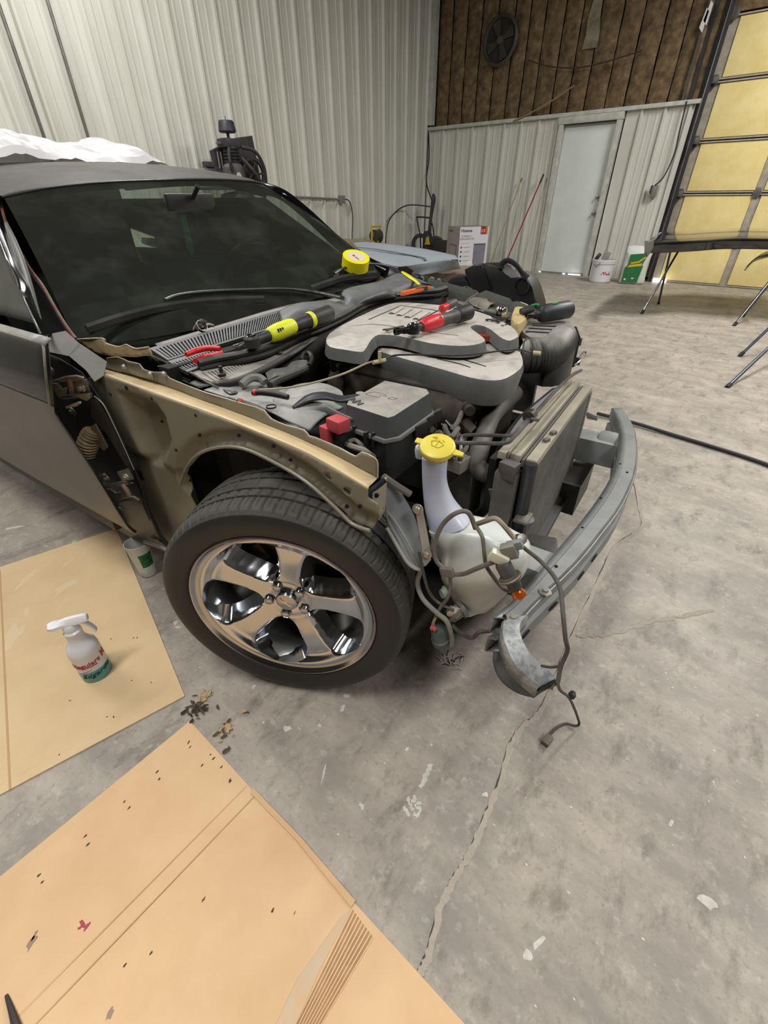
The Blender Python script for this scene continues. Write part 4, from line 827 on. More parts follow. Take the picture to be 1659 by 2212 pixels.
def skirt(name,P,h,flare,mat,parent,crown=.004,cen=None,bev=.006):
    c=V(0,0,0)
    for p in P: c+=V(*p)
    c/=len(P); bm=nb(); n=len(P); P=[V(*p) for p in P]
    def off(i,d):
        a,b,c_=P[i-1],P[i],P[(i+1)%n]; t=(c_-a).normalized(); nn=V(t.y,-t.x,0); return b+nn*d*sgn
    A=sum(P[i].x*P[(i+1)%n].y-P[(i+1)%n].x*P[i].y for i in range(n)); sgn=1 if A>0 else -1
    rings=[[off(i,-bev)+V(0,0,crown) for i in range(n)],[off(i,-bev*.3)+V(0,0,crown-bev*.3) for i in range(n)],[off(i,0)+V(0,0,crown-bev*1.2) for i in range(n)],[off(i,flare)+V(0,0,-h) for i in range(n)],[off(i,flare-.004)+V(0,0,-h) for i in range(n)]]
    vs=[[bm.verts.new(p) for p in r] for r in rings]; bm.faces.new(vs[0])
    for a,b in zip(vs,vs[1:]):
        for i in range(n): bm.faces.new((a[i],a[(i+1)%n],b[(i+1)%n],b[i]))
    bmesh.ops.recalc_face_normals(bm,faces=bm.faces[:]); o=obj(name,bm,mat,parent,True); return o
def smooth_loop(P,n=2): return [tuple(p) for p in catmull(P,n,True)]
skirt('cover_top',smooth_loop(out),.034,.006,egr,ec,bev=.008)
inner=[(-0.246,-0.211,0.941),(-0.274,-0.05,0.941),(-0.22,-0.068,0.941),(-0.112,-0.049,0.941),(-0.016,-0.067,0.941),(0.002,-0.114,0.941),(-0.139,-0.098,0.941),(-0.198,-0.181,0.941)]
def ridge(a,b,r=.004,mat=egr): return tube('cover_ridge',[a,b],r,mat,ec,seg=6,flat=.5)
for a,b in (((-0.277,0.163,0.94),(-0.311,0.295,0.94)),((-0.233,0.149,0.94),(-0.265,0.289,0.94)),((-0.188,0.138,0.94),(-0.218,0.285,0.94)),((-0.143,0.128,0.94),(-0.171,0.271,0.94))): tube('cover_louver',[a,b],.013,egr,ec,seg=10,flat=.45)
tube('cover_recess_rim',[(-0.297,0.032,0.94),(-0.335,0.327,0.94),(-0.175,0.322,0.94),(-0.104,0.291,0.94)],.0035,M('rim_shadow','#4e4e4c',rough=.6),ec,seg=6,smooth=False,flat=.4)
tube('cover_step',[(-0.3,-0.107,0.939),(-0.248,-0.028,0.94),(-0.137,-0.01,0.94),(-0.01,-0.012,0.94),(0.101,-0.003,0.94)],.0035,egr,ec,seg=6,flat=.4)
em=M('cover_letters','#26272a',rough=.5)
pa,pb=V(*(0.124,0.219,0.942)),V(*(0.131,0.345,0.942)); dx=(pb-pa); ang=math.atan2(dx.y,dx.x)
text('engine_emblem','3.6L',.085,Matrix.Translation((pa+pb)/2+V(0,0,.002))@Matrix.Rotation(ang,4,'Z'),em,ec,bold=True,sx=.72,shear=.2,ext=.0015)
for k in range(3):
    c=V(*(0.179,0.202,0.942)).lerp(V(*(0.187,0.25,0.942)),k/2); abox(bm:=nb(),(c.x,c.y,c.z),(.011,.005,.002),E3(z=math.degrees(ang)+75)); obj('emblem_bar',bm,em,ec)
lathe('red_cap',[(0,.02),(.03,.018),(.032,0)],M('cap_red','#7c2a18',rough=.6),car,20,Matrix.Translation((0.146,0.15,0.9)))
box('cover_well',(0.139,0.217,0.88),(.12,.12,.06),slotm,car)
# intake resonator
ro_=[(-0.215,-0.054,0.88),(-0.146,-0.026,0.88),(-0.037,-0.043,0.88),(0.063,-0.021,0.88),(0.135,0.052,0.88),(0.14,0.141,0.88),(0.156,0.189,0.88),(0.202,0.187,0.88),(0.255,0.163,0.88),(0.295,0.106,0.88),(0.339,0.01,0.88),(0.358,-0.063,0.88),(0.359,-0.141,0.88),(0.347,-0.202,0.88),(0.309,-0.232,0.88),(0.251,-0.235,0.88),(0.163,-0.215,0.88),(0.05,-0.192,0.88),(-0.064,-0.168,0.88),(-0.146,-0.14,0.88)]
skirt('intake_resonator',smooth_loop(ro_),.075,-.012,egr,car,bev=.02,crown=.012)
tube('resonator_groove',[(0.097,-0.137,0.893),(0.176,-0.146,0.893),(0.225,-0.161,0.892)],.003,em,car,seg=6,flat=.4)
tube('resonator_groove',[(0.141,-0.091,0.893),(0.207,-0.109,0.893),(0.262,-0.126,0.892)],.003,em,car,seg=6,flat=.4)
# corrugated duct and air box
a,b,c,d=V(*(0.273,0.156,0.86)),V(*(0.312,0.18,0.86)),V(*(0.352,0.269,0.855)),V(*(0.333,0.488,0.85))
Q=catmull([a,b,c,d],20)
bm=nb(); atube(bm,Q,[  .056+(.006*math.sin(i*PI/1.5) if i>12 else .002*(i%7==0)) for i in range(len(Q))],seg=28,smooth=False,cap=False); obj('corrugated_duct',bm,M('duct_grey','#323333','#454442',rough=.5,scale=6,dust='#9a968f',damt=.9,dth=.3),car,True)
tube('duct_clamp',[a.lerp(b,.35)+V(0,.058*math.cos(t),.058*math.sin(t)) for t in [k*PI/8 for k in range(17)]],.004,steel,car,seg=6,n=2)
ab=[(0.151,0.506,0.865),(0.144,0.652,0.865),(0.191,0.725,0.865),(0.268,0.783,0.865),(0.325,0.683,0.865),(0.385,0.508,0.865),(0.376,0.388,0.865),(0.33,0.336,0.865),(0.249,0.364,0.865),(0.194,0.414,0.865)]
abx=skirt('air_box',smooth_loop(ab),.16,.006,M('airbox_grey','#2e2f30','#3d3d3c',rough=.5,scale=6,dust='#96928b',damt=.85,dth=.5),car,bev=.02,crown=.012)
bm=nb()
e0,e1=V(*(0.376,0.551,0.855)),V(*(0.368,0.405,0.855))
for i in range(14):
    p=e0.lerp(e1,i/13); abox(bm,(p.x+.004,p.y,p.z-.06),(.012,.006,.12))
for i in range(10):
    p=V(*(0.315,0.729,0.855)).lerp(e0,i/9); abox(bm,(p.x+.006,p.y,p.z-.06),(.012,.006,.12))
obj('air_box_ribs',bm,plas,abx,kind='stuff')
for k in range(3): tube('box_groove',[(0.197,0.426,0.879),(0.323,0.47,0.879)] if k==0 else ([(0.19,0.486,0.879),(0.316,0.528,0.879)] if k==1 else [(0.186,0.542,0.879),(0.308,0.589,0.879)]),.003,plas,abx,seg=6)
for p in ((0.351,0.706,0.8),(0.38,0.626,0.74)): box('latch',p,(.03,.012,.03),steel,abx)
tube('side_hook',[(0.401,0.484,0.76),(0.41,0.525,0.77),(0.408,0.641,0.77),(0.399,0.634,0.78),(0.406,0.519,0.78)],.004,steel,car,seg=6)
# coolant bottle, cap
cb_=[(0.049,0.672,0.9),(0.006,0.848,0.9),(0.071,0.821,0.9),(0.142,0.637,0.9),(0.165,0.524,0.9),(0.17,0.411,0.9),(0.115,0.473,0.9)]
skirt('coolant_bottle',smooth_loop(cb_),.10,-.01,M('bottle_amber','#b9a672','#c9b786',rough=.4,scale=5,c3='#8a5a34'),car,bev=.014,crown=.01)
lathe('radiator_cap',[(0,.03),(.018,.03),(.024,.024),(.026,.012),(.022,.01),(.024,-.01),(.024,-.03)],chr_,car,24,Matrix.Translation((0.034,0.563,0.905)))
tube('cap_hose',[(-0.047,0.565,0.9),(-0.011,0.572,0.895),(0.022,0.577,0.89)],.014,rub,car)
# far fender ledge
fl2=[(-0.433,0.74,0.991),(-0.328,0.74,0.979),(-0.166,0.74,0.959),(-0.15,0.74,0.947),(-0.119,0.74,0.963),(0.004,0.74,0.938),(0.017,0.74,0.925),(0.04,0.74,0.931),(0.136,0.74,0.905),(0.227,0.74,0.872),(0.309,0.74,0.85)]
lg=M('ledge_dark','#3b3d3b','#4f504c',rough=.5,scale=7)
patch('fender_flange',[[V(*p),V(*p)+V(0,-.012,-.03),V(*p)+V(0,-.02,-.06)] for p in fl2],lg,car,n=1,nu=2,thick=.004,off=0,smooth=False)
ld=M('ledge_patchy','#55544f','#7c776c',rough=.55,scale=10,c3='#aaa193',th=.5,w=.12)
patch('fender_shelf',[[(-0.444,0.815,0.925),(-0.462,0.953,0.935)],[(-0.23,0.683,0.905),(-0.278,0.884,0.925)],[(-0.061,0.628,0.89),(-0.105,0.867,0.91)],[(0.048,0.64,0.87),(0.046,0.818,0.89)],[(0.21,0.743,0.85),(0.264,0.759,0.865)]],ld,car,n=5,nu=4,thick=.003)
loft('shock_tower',[[(-0.192,0.702,0.92),(-0.199,0.742,0.93),(-0.179,0.777,0.935),(-0.142,0.777,0.93),(-0.107,0.727,0.92)],[(-0.135,0.643,0.91),(-0.137,0.675,0.925),(-0.118,0.721,0.93),(-0.078,0.711,0.925),(-0.068,0.723,0.9)],[(-0.073,0.657,0.89),(-0.069,0.684,0.91),(-0.059,0.723,0.915),(-0.045,0.763,0.9),(-0.022,0.749,0.88)]],ld,car,closed=False,caps=False,n=4,nu=3)
tube('fluid_hose',[(-0.324,0.666,0.93),(-0.299,0.79,0.94),(-0.285,0.897,0.94),(-0.171,0.759,0.93)],.008,plas,car); tube('prop_rod',[(-0.067,0.373,0.955),(-0.102,0.523,0.96),(-0.123,0.659,0.96)],.0045,steel,car,seg=6)
fe=poly('fender_bracket',[(-0.558,0.78,1.003),(-0.51,0.78,1.002),(-0.455,0.78,0.993),(-0.376,0.78,0.99),(-0.34,0.78,0.972),(-0.399,0.78,0.955),(-0.481,0.78,0.961),(-0.537,0.78,0.983)],.004,lg,car)
for p in ((-0.488,0.776,0.981),(-0.431,0.776,0.982),(-0.391,0.776,0.977)): lathe('bolt_boss',[(.006,.004),(.013,.003),(.014,0)],M('boss_light','#8d8a80',rough=.5),fe,14,frame(p,(0,-1,0)))
poly('hood_hinge',[(-0.619,0.76,1.031),(-0.569,0.76,1.038),(-0.527,0.76,1.02),(-0.554,0.76,0.993),(-0.602,0.76,0.998)],.01,plas,car,bev=.003)
# fuse box
fb=D.objects.new('fuse_box',None); COL.objects.link(fb); fb.parent=car
fz=.875
fm=M('fuse_lid','#3b3d3f','#4a4b4c',rough=.5,scale=4,dust='#a39e97',damt=.9,dth=.75)
A=[V(*(0.044,-0.37,0.875)),V(*(0.185,-0.364,0.875)),V(*(0.209,-0.391,0.875)),V(*(0.212,-0.577,0.875)),V(*(0.204,-0.596,0.875)),V(*(0.063,-0.582,0.875)),V(*(0.051,-0.559,0.875))]
skirt('lid',[tuple(p) for p in A],.052,.012,fm,fb,bev=.005,crown=.004)
def offs(P,d):
    n=len(P); A_=sum(P[i].x*P[(i+1)%n].y-P[(i+1)%n].x*P[i].y for i in range(n)); s=1 if A_>0 else -1; o=[]
    for i in range(n):
        t=(P[(i+1)%n]-P[i-1]).normalized(); o.append(P[i]+V(t.y,-t.x,0)*d*s)
    return o
B=[p-V(0,0,.052) for p in offs(A,.019)]
skirt('lid_rim',[tuple(p) for p in B],.008,0,M('fuse_rim','#6a6b69',rough=.5),fb,bev=.003,crown=.002)
skirt('box_base',[tuple(p-V(0,0,.012)) for p in offs(A,.012)],.17,-.01,plas,fb,bev=.002,crown=-.04)
cl=[(0.148,-0.601,0.825),(0.166,-0.592,0.825),(0.101,-0.587,0.825),(0.218,-0.475,0.825),(0.212,-0.426,0.825),(0.212,-0.379,0.825)]
for p in cl[:3]: box('lid_clip',(p[0],p[1]-.012,p[2]-.012),(.009,.014,.04),plas,fb,rot=E3(z=8),bev=.002)
for i,p in enumerate(cl[3:]): box('lid_clip',(p[0]+.012,p[1]-.0,p[2]-.018),(.012,.05,.035),plas,fb,rot=E3(z=-8),bev=.002)
lathe('lid_tab',[(0,.012),(.012,.01),(.014,-.02)],fm,fb,16,Matrix.Translation(V(*(0.038,-0.487,0.865))))
for pts in ([(-.025,-.008),(-.015,.012),(.02,.012),(.03,.004),(.012,.0),(.02,-.012),(-.02,-.012),(-.025,-.008)],[(.04,-.006),(.045,.006),(.06,.006),(.055,-.006),(.04,-.006)]):
    c=V(*(0.09,-0.483,0.879)); tube('lid_mark',[(c.x+x*1.1,c.y+y*1.2,c.z) for x,y in pts],.0009,em,fb,seg=4,smooth=False)
c=V(*(0.088,-0.566,0.88)); tube('wire_clip',[(c.x-.03,c.y+.01,c.z),(c.x-.022,c.y+.02,c.z+.004),(c.x-.015,c.y,c.z),(c.x,c.y+.014,c.z+.004),(c.x+.006,c.y-.006,c.z),(c.x+.012,c.y+.012,c.z)],.0016,plas,fb,seg=5)
rdp=M('terminal_red','#b8464b','#a33c42',rough=.5,scale=5)
box('terminal_cover',V(*(0.083,-0.644,0.85)),(.05,.042,.034),rdp,fb,rot=E3(z=-10),bev=.007)
box('terminal_cover',V(*(0.049,-0.65,0.815)),(.032,.03,.05),rdp,fb,rot=E3(z=-10),bev=.006)
box('terminal_block',V(*(0.069,-0.623,0.8)),(.06,.05,.05),plas,fb,rot=E3(z=-10),bev=.004)
box('relay',V(*(0.095,-0.572,0.8)),(.04,.03,.05),plas,fb,rot=E3(z=-8),bev=.004)
tube('ground_wire',[(0.089,-0.629,0.79),(0.135,-0.648,0.8),(0.164,-0.648,0.8),(0.171,-0.628,0.78),(0.152,-0.576,0.74)],.008,M('wire_grey','#77746c','#8f8b80',rough=.6),car)
tube('ground_wire',[(0.104,-0.633,0.8),(0.109,-0.614,0.8),(0.128,-0.61,0.79),(0.139,-0.604,0.77)],.006,M('wire_grey','#77746c'),car)
tube('bay_hose',[(0.111,-0.547,0.7),(0.115,-0.525,0.66),(0.128,-0.501,0.62),(0.11,-0.419,0.5)],.012,rub,car)
# engine block and accessories
blk_=M('block_dirty','#2b2622','#4f463c',rough=.75,scale=12,c3='#6a5e50',th=.5,w=.15,metal=.2)
rnd=random.Random(9)
eb=D.objects.new('engine_block',None); COL.objects.link(eb); eb.parent=car
box('block',(-.05,.02,.62),(.62,.46,.40),dark,eb,bev=.03)
loft('cylinder_head',[[(x,-.17+.01*math.sin(x*40),.66),(x,-.23,.70),(x,-.24,.77),(x,-.19,.82),(x,-.08,.83)] for x in (-.3,-.15,0,.12,.24)],blk_,eb,closed=False,caps=False,n=4,nu=3)
for i,(p,r_,h) in enumerate((((0.157,-0.164,0.74),.045,.05),((0.137,-0.19,0.72),.04,.05),((0.183,-0.147,0.74),.05,.03),((0.224,-0.157,0.72),.055,.03))):
    lathe('pulley_housing',[(0,h),(r_*.5,h),(r_*.55,h*.8),(r_*.9,h*.75),(r_,h*.4),(r_,-h),(0,-h)],M('cast_alloy','#77695b','#4b4138',rough=.6,metal=.3,scale=18,c3='#8f8070'),eb,28,frame(p,(.9,-.45,.2)))
for i in range(46):
    x=rnd.uniform(.12,.26); y=rnd.uniform(-.26,.0); z=rnd.uniform(.55,.80); s=rnd.uniform(.010,.024)
    (lathe('casting_boss',[(0,s),(s*.7,s),(s*.8,s*.4),(s,s*.3),(s,-s)],blk_,eb,10,frame((x,y,z),(rnd.uniform(.2,1),rnd.uniform(-1,0),rnd.uniform(-.2,.8)))) if i%2 else box('casting_boss',(x,y,z),(s*2,s*1.6,s*1.4),blk_,eb,rot=E3(rnd.uniform(0,60),rnd.uniform(0,60),rnd.uniform(0,90)),bev=.003))
for P_ in ([(0.206,-0.144,0.8),(0.234,-0.208,0.78),(0.25,-0.271,0.76),(0.244,-0.303,0.74)],[(0.238,-0.339,0.76),(0.289,-0.393,0.75),(0.307,-0.387,0.76)],[(0.24,-0.345,0.77),(0.289,-0.406,0.77),(0.29,-0.357,0.78)],[(0.232,-0.4,0.76),(0.251,-0.394,0.77),(0.275,-0.425,0.76)],[(0.288,-0.487,0.74),(0.311,-0.479,0.75),(0.334,-0.408,0.74),(0.324,-0.363,0.74)],[(-0.101,-0.132,0.82),(0.003,-0.169,0.8),(0.088,-0.188,0.79),(0.166,-0.205,0.78)]):
    tube('engine_hose',P_,.008,M('hose_dusty','#4c4843','#6b655c',rough=.6,scale=14),eb)
# brake lines
bl_=M('line_grey','#6f6b68','#4b4846',rough=.4,metal=.4,scale=9)
tube('refrigerant_line',[(0.355,-0.466,0.75),(0.322,-0.402,0.77),(0.332,-0.385,0.78),(0.387,-0.35,0.78),(0.435,-0.318,0.78),(0.444,-0.273,0.79),(0.442,-0.167,0.79)],.0055,bl_,car,n=8)
tube('refrigerant_line',[(0.29,-0.447,0.78),(0.326,-0.444,0.78),(0.371,-0.406,0.775),(0.434,-0.365,0.775),(0.448,-0.329,0.785),(0.448,-0.205,0.79),(0.442,0.04,0.79),(0.443,0.234,0.79),(0.452,0.371,0.78)],.006,bl_,car,n=8)
lathe('line_clamp',[(0,.02),(.016,.018),(.018,-.018),(0,-.02)],M('clamp_dark','#4a443f',rough=.4,metal=.5),car,12,frame((0.444,-0.193,0.795),(0,1,0)))
tube('clamp_bolt',[(0.454,-0.214,0.795),(0.477,-0.225,0.8)],.005,steel,car)
# upper radiator hose
rh=M('hose_grey','#4d4a46','#6a665f',rough=.65,scale=6)
tube('radiator_hose',[(0.291,0.114,0.74),(0.29,0.001,0.73),(0.29,-0.091,0.72),(0.311,-0.198,0.7),(0.33,-0.273,0.68),(0.338,-0.302,0.655),(0.359,-0.308,0.635),(0.392,-0.293,0.625),(0.445,-0.294,0.62)],.030,rh,car,seg=18,n=8)
p=V(*(0.416,-0.294,0.62)); lathe('hose_clamp',[(.033,-.012),(.035,-.01),(.035,.01),(.033,.012)],steel,car,28,frame(p,V(*(0.445,-0.294,0.62))-V(*(0.392,-0.293,0.625)))); box('clamp_ear',(p.x,p.y-.01,p.z+.04),(.02,.012,.014),steel,car)
# radiator pack
rad=D.objects.new('radiator',None); COL.objects.link(rad); rad.parent=car
T1,T2,T3,T4=V(*(0.522,-0.329,0.73)),V(*(0.507,0.368,0.73)),V(*(0.402,0.396,0.73)),V(*(0.423,-0.296,0.73))
finm=M('condenser_fin','#4f4e4a','#66635d',rough=.45,metal=.4,scale=8)
un=(T2-T1).normalized(); wn=V(un.y,-un.x,0); wn=wn if wn.x>0 else -wn; Lr=(T2-T1).length
def RP(s,w_,z): q=T1+un*s+wn*w_; return V(q.x,q.y,z)
bm=nb()
for i in range(32):
    z=.715-.0134*i; a=[RP(.012,.0,z),RP(Lr-.012,.0,z),RP(Lr-.012,-.02,z),RP(.012,-.02,z)]; apoly(bm,a,.0058,(0,0,1))
bmesh.ops.recalc_face_normals(bm,faces=bm.faces[:]); obj('condenser_tubes',bm,finm,rad,kind='stuff')
poly('radiator_core',[RP(.01,-.012,.72),RP(Lr-.01,-.012,.72),RP(Lr-.01,-.012,.29),RP(.01,-.012,.29)],.035,M('core_black','#1c1c1c','#2c2b29',rough=.7),rad,tuple(wn))
tpm=M('top_rail_cream','#8f8a7c','#aca491',rough=.5,scale=7,c3='#b59c76',th=.5,w=.18)
for w0,w1,dz in ((0.0,-.030,0),(-.034,-.042,-.006),(-.046,-.075,.004),(-.078,-.083,.010),(-.086,-.112,.002)):
    P=[RP(-.005,w0,.73+dz),RP(Lr+.005,w0,.73+dz),RP(Lr+.005,w1,.73+dz),RP(-.005,w1,.73+dz)]
    poly('top_rail_strip',P,.022,tpm if w0!=-.034 else M('rail_groove','#5f5b52',rough=.6),rad,(0,0,1),bev=.003)
for s_,w_ in ((.13,-.014),(.19,-.010)): box('rail_clip',RP(s_,w_,.735),(.022,.014,.012),M('clip_grey','#6e6862',rough=.6),rad,rot=E3(z=70),bev=.003)
poly('end_tank',[RP(-.045,-.035,.69),RP(-.045,-.10,.69),RP(.0,-.10,.69),RP(.0,-.035,.69)],.40,rh,rad,(0,0,1),bev=.006)
lathe('receiver_drier',[(0,.0),(.017,-.001),(.020,-.008),(.020,-.40),(0,-.40)],M('drier_steel','#55565a','#3b3c3f',rough=.35,metal=.7,scale=6),rad,20,Matrix.Translation(RP(-.012,-.012,.725)))
box('tank_cap',RP(-.03,-.065,.695),(.05,.036,.05),M('tank_cap_dusty','#5e5a54','#3a3835',rough=.6),rad,rot=E3(z=-10),bev=.004)
poly('end_tank',[RP(Lr,-.0,.70),RP(Lr,-.10,.70),RP(Lr+.04,-.10,.70),RP(Lr+.04,-.0,.70)],.40,rh,rad,(0,0,1),bev=.006)
poly('radiator_tray',[RP(-.05,.03,.29),RP(Lr+.03,.03,.29),RP(Lr+.03,-.13,.29),RP(-.05,-.13,.29)],.03,plas,rad,(0,0,1),bev=.006)
tube('fan_shroud',[RP(.06,-.12,.70),RP(.3,-.14,.70),RP(Lr-.06,-.12,.70)],.02,plas,rad)
poly('fan_shroud_panel',[RP(.0,-.115,.70),RP(Lr,-.115,.70),RP(Lr,-.115,.32),RP(.0,-.115,.32)],.02,plas,rad,tuple(wn))
bk=poly('side_bracket',[RP(-.06,-.02,.56),RP(-.06,.02,.56),RP(.0,.02,.56),RP(.0,-.02,.56)],.008,steel,rad,(0,0,1),bev=.002)
tube('bracket_hook',[RP(-.05,.02,.555),RP(-.055,.025,.50),RP(-.05,.03,.45),RP(-.035,.04,.445)],.007,steel,rad,flat=.5)
mp=lathe('rubber_mount',[(0,.02),(.012,.018),(.014,.01),(.028,.004),(.030,-.004),(.02,-.008),(.018,-.09)],M('mount_grey','#6d6f72','#55575a',rough=.5),rad,24,Matrix.Translation((0.513,-0.286,0.5)))
tube('mount_clip',[(0.489,-0.26,0.46),(0.504,-0.266,0.46),(0.505,-0.279,0.45),(0.517,-0.28,0.45)],.003,steel,rad,seg=6)
# ABS module behind the washer neck
am=M('module_grey','#77736a','#8f8a7e',rough=.5,scale=9)
ab_=box('abs_module',V(*(0.295,-0.281,0.56)),(.10,.07,.19),M('module_dark','#4b4a46','#5d5b55',rough=.5,scale=9),car,rot=E3(z=-8),bev=.006)
box('valve_block',V(*(0.286,-0.34,0.66)),(.07,.06,.04),am,car,rot=E3(z=-8),bev=.003)
for p in ((0.277,-0.366,0.69),(0.306,-0.358,0.69),(0.286,-0.358,0.7)): lathe('line_nut',[(0,.012),(.008,.012),(.008,-.012)],steel,car,6,Matrix.Translation(p)); tube('brake_line',[V(*p),V(*p)+V(0,.01,.05),V(*p)+V(-.06,.05,.07)],.0035,bl_,car,seg=6)
tube('brake_pipe_upright',[(0.309,-0.368,0.7),(0.312,-0.371,0.74)],.006,rub,car)
box('module_rib',V(*(0.33,-0.293,0.56)),(.014,.05,.17),am,car,rot=E3(z=-8),bev=.003)
# washer reservoir
wsh=[((912,985),(968,982))]
WRr=[((0.315,-0.61,0.811),(0.382,-0.61,0.834),.030,0),((0.315,-0.6,0.732),(0.379,-0.6,0.754),.030,0),((0.325,-0.6,0.665),(0.404,-0.6,0.702),.034,0),((0.344,-0.6,0.604),(0.451,-0.6,0.661),.046,0),((0.37,-0.6,0.547),(0.526,-0.6,0.661),.062,.01),((0.373,-0.6,0.489),(0.595,-0.6,0.645),.075,.01),((0.387,-0.6,0.435),(0.611,-0.6,0.606),.078,.01),((0.421,-0.6,0.385),(0.599,-0.6,0.526),.066,.01),((0.449,-0.6,0.341),(0.559,-0.6,0.439),.042,.005),((0.48,-0.6,0.329),(0.521,-0.6,0.373),.015,0)]
rings=[]
for l,r_,dp,yo in WRr:
    l,r_=V(*l),V(*r_); c=(l+r_)/2; h=(r_-l)/2; ring=[]
    for k in range(20):
        t=2*PI*k/20; cs,sn=math.cos(t),math.sin(t); e=.8
        ring.append(c+h*math.copysign(abs(cs)**e,cs)+V(-.25,1,0)*dp*math.copysign(abs(sn)**e,sn)+V(0,yo,0))
    rings.append(ring)
wm=M('reservoir_white','#c3cac9','#d2d0c4',rough=.38,scale=5,c3='#dcd4be',th=.5,w=.25,coat=.15)
wr_=D.objects.new('washer_reservoir',None); COL.objects.link(wr_); wr_.parent=car
wo=loft('tank',rings[3:],wm,wr_,n=5)
for v in wo.data.vertices:
    k=noise.noise(v.co*11)*.013+abs(noise.noise(v.co*19))*-.008+noise.noise(v.co*34)*.002; v.co+=v.normal*k
nm_=M('neck_tint','#b3b9d0','#c6c8d0',rough=.38,scale=7,c3='#c3bfb4',th=.55,coat=.15)
loft('neck',rings[:4],nm_,wr_,n=6)
yl=M('cap_yellow','#dbcb52','#cfbd40',rough=.4,scale=7)
cc=V(*(0.356,-0.615,0.849)); CF=frame(cc,(.12,-.28,1))
wc_=lathe('washer_cap',[(0,.006),(.036,.006),(.041,.003),(.043,-.004),(.040,-.012),(.034,-.014)],yl,wr_,40,CF)
prism('cap_tab',[(-.012,-.01),(.012,-.01),(.006,.03),(-.006,.03)],.006,yl,wr_,CF@Matrix.Translation((.0,0,-.006))@Matrix.Rotation(R(-85),4,'Z')@Matrix.Translation((0,.034,0)),bev=.002)
prism('cap_tab',[(-.01,-.01),(.01,-.01),(.008,.022),(-.008,.022)],.006,yl,wr_,CF@Matrix.Translation((.0,0,-.004))@Matrix.Rotation(R(95),4,'Z')@Matrix.Translation((0,.034,0)),bev=.002)
gm=M('cap_mark','#9d8a2c',rough=.6)
for pts in ([(-.016,.004),(-.008,-.010),(.008,-.010),(.016,.004),(.006,.010),(-.006,.010),(-.016,.004)],[(0,-.006),(0,.016)],[(-.006,.018),(-.014,.014)],[(.006,.018),(.014,.014)],[(-.01,.022),(-.02,.016)]):
    tube('washer_symbol',[CF@V(x-.002,y,.0065) for x,y in pts],.0009,gm,wr_,seg=4,smooth=False)
lathe('neck_ear',[(0,.01),(.012,.01),(.014,0),(.012,-.02),(0,-.02)],nm_,wr_,16,frame((0.308,-0.61,0.824),(.1,-.2,1)))
lathe('washer_pump',[(0,.035),(.016,.034),(.02,.028),(.02,0),(.026,-.002),(.026,-.014),(0,-.016)],M('pump_grey','#86877f','#6c6d68',rough=.5),wr_,24,frame((0.478,-0.66,0.409),(-.5,-.8,-.35)))
lathe('level_grommet',[(0,.012),(.012,.012),(.015,.004),(.02,0)],M('grommet_green','#8f9c8c',rough=.5),wr_,20,frame((0.434,-0.665,0.455),(-.5,-.85,0)))
box('pump_plug',(0.478,-0.7,0.439),(.03,.02,.022),M('plug_cream','#b8ac97',rough=.5),wr_,rot=E3(10,20,30),bev=.003)
# headlamp mounting panel between rail end and reservoir
hp_=patch('headlamp_panel',[[(0.274,-0.72,0.785),(0.284,-0.7,0.773),(0.28,-0.66,0.724)],[(0.285,-0.73,0.73),(0.296,-0.7,0.704),(0.316,-0.66,0.681)],[(0.293,-0.73,0.671),(0.315,-0.7,0.647),(0.339,-0.66,0.632)],[(0.326,-0.73,0.62),(0.343,-0.7,0.6),(0.359,-0.67,0.587)],[(0.351,-0.73,0.576),(0.364,-0.705,0.559),(0.38,-0.68,0.556)],[(0.366,-0.72,0.554),(0.374,-0.705,0.544),(0.381,-0.69,0.545)]],bluegrey,car,n=4,nu=4,thick=.004,off=0)
tube('panel_fold',[(0.286,-0.728,0.707),(0.32,-0.722,0.663),(0.359,-0.722,0.607),(0.378,-0.715,0.556)],.004,bluegrey,hp_,seg=6)
tube('panel_lip',[(0.293,-0.735,0.661),(0.325,-0.737,0.62),(0.354,-0.735,0.578),(0.373,-0.725,0.558),(0.384,-0.71,0.549)],.005,M('lip_light','#a5a6a2',rough=.4),hp_,seg=6)
la=poly('lamp_strut',[(0.349,-0.7,0.725),(0.356,-0.695,0.733),(0.364,-0.69,0.722),(0.396,-0.695,0.609),(0.4,-0.7,0.587),(0.388,-0.705,0.563),(0.379,-0.71,0.584),(0.381,-0.71,0.609)],.008,M('strut_cream','#a6a092','#8f8b80',rough=.45,scale=9),car,bev=.002)
for p in ((0.361,-0.705,0.725),(0.394,-0.71,0.606)): lathe('strut_bolt',[(0,.01),(.007,.009),(.009,.003),(.014,.002),(.014,0)],M('bolt_zinc','#9a968a'),la,14,frame(p,(.1,-1,.1)))
tube('support_rod',[(0.277,-0.725,0.796),(0.293,-0.71,0.776),(0.33,-0.69,0.747)],.009,M('rod_dusty','#5d5a56','#4a4744',rough=.6),car)
tube('slot_shadow',[(0.299,-0.75,0.808),(0.287,-0.77,0.795),(0.284,-0.79,0.792),(0.284,-0.79,0.772)],.007,slotm,car,seg=6)
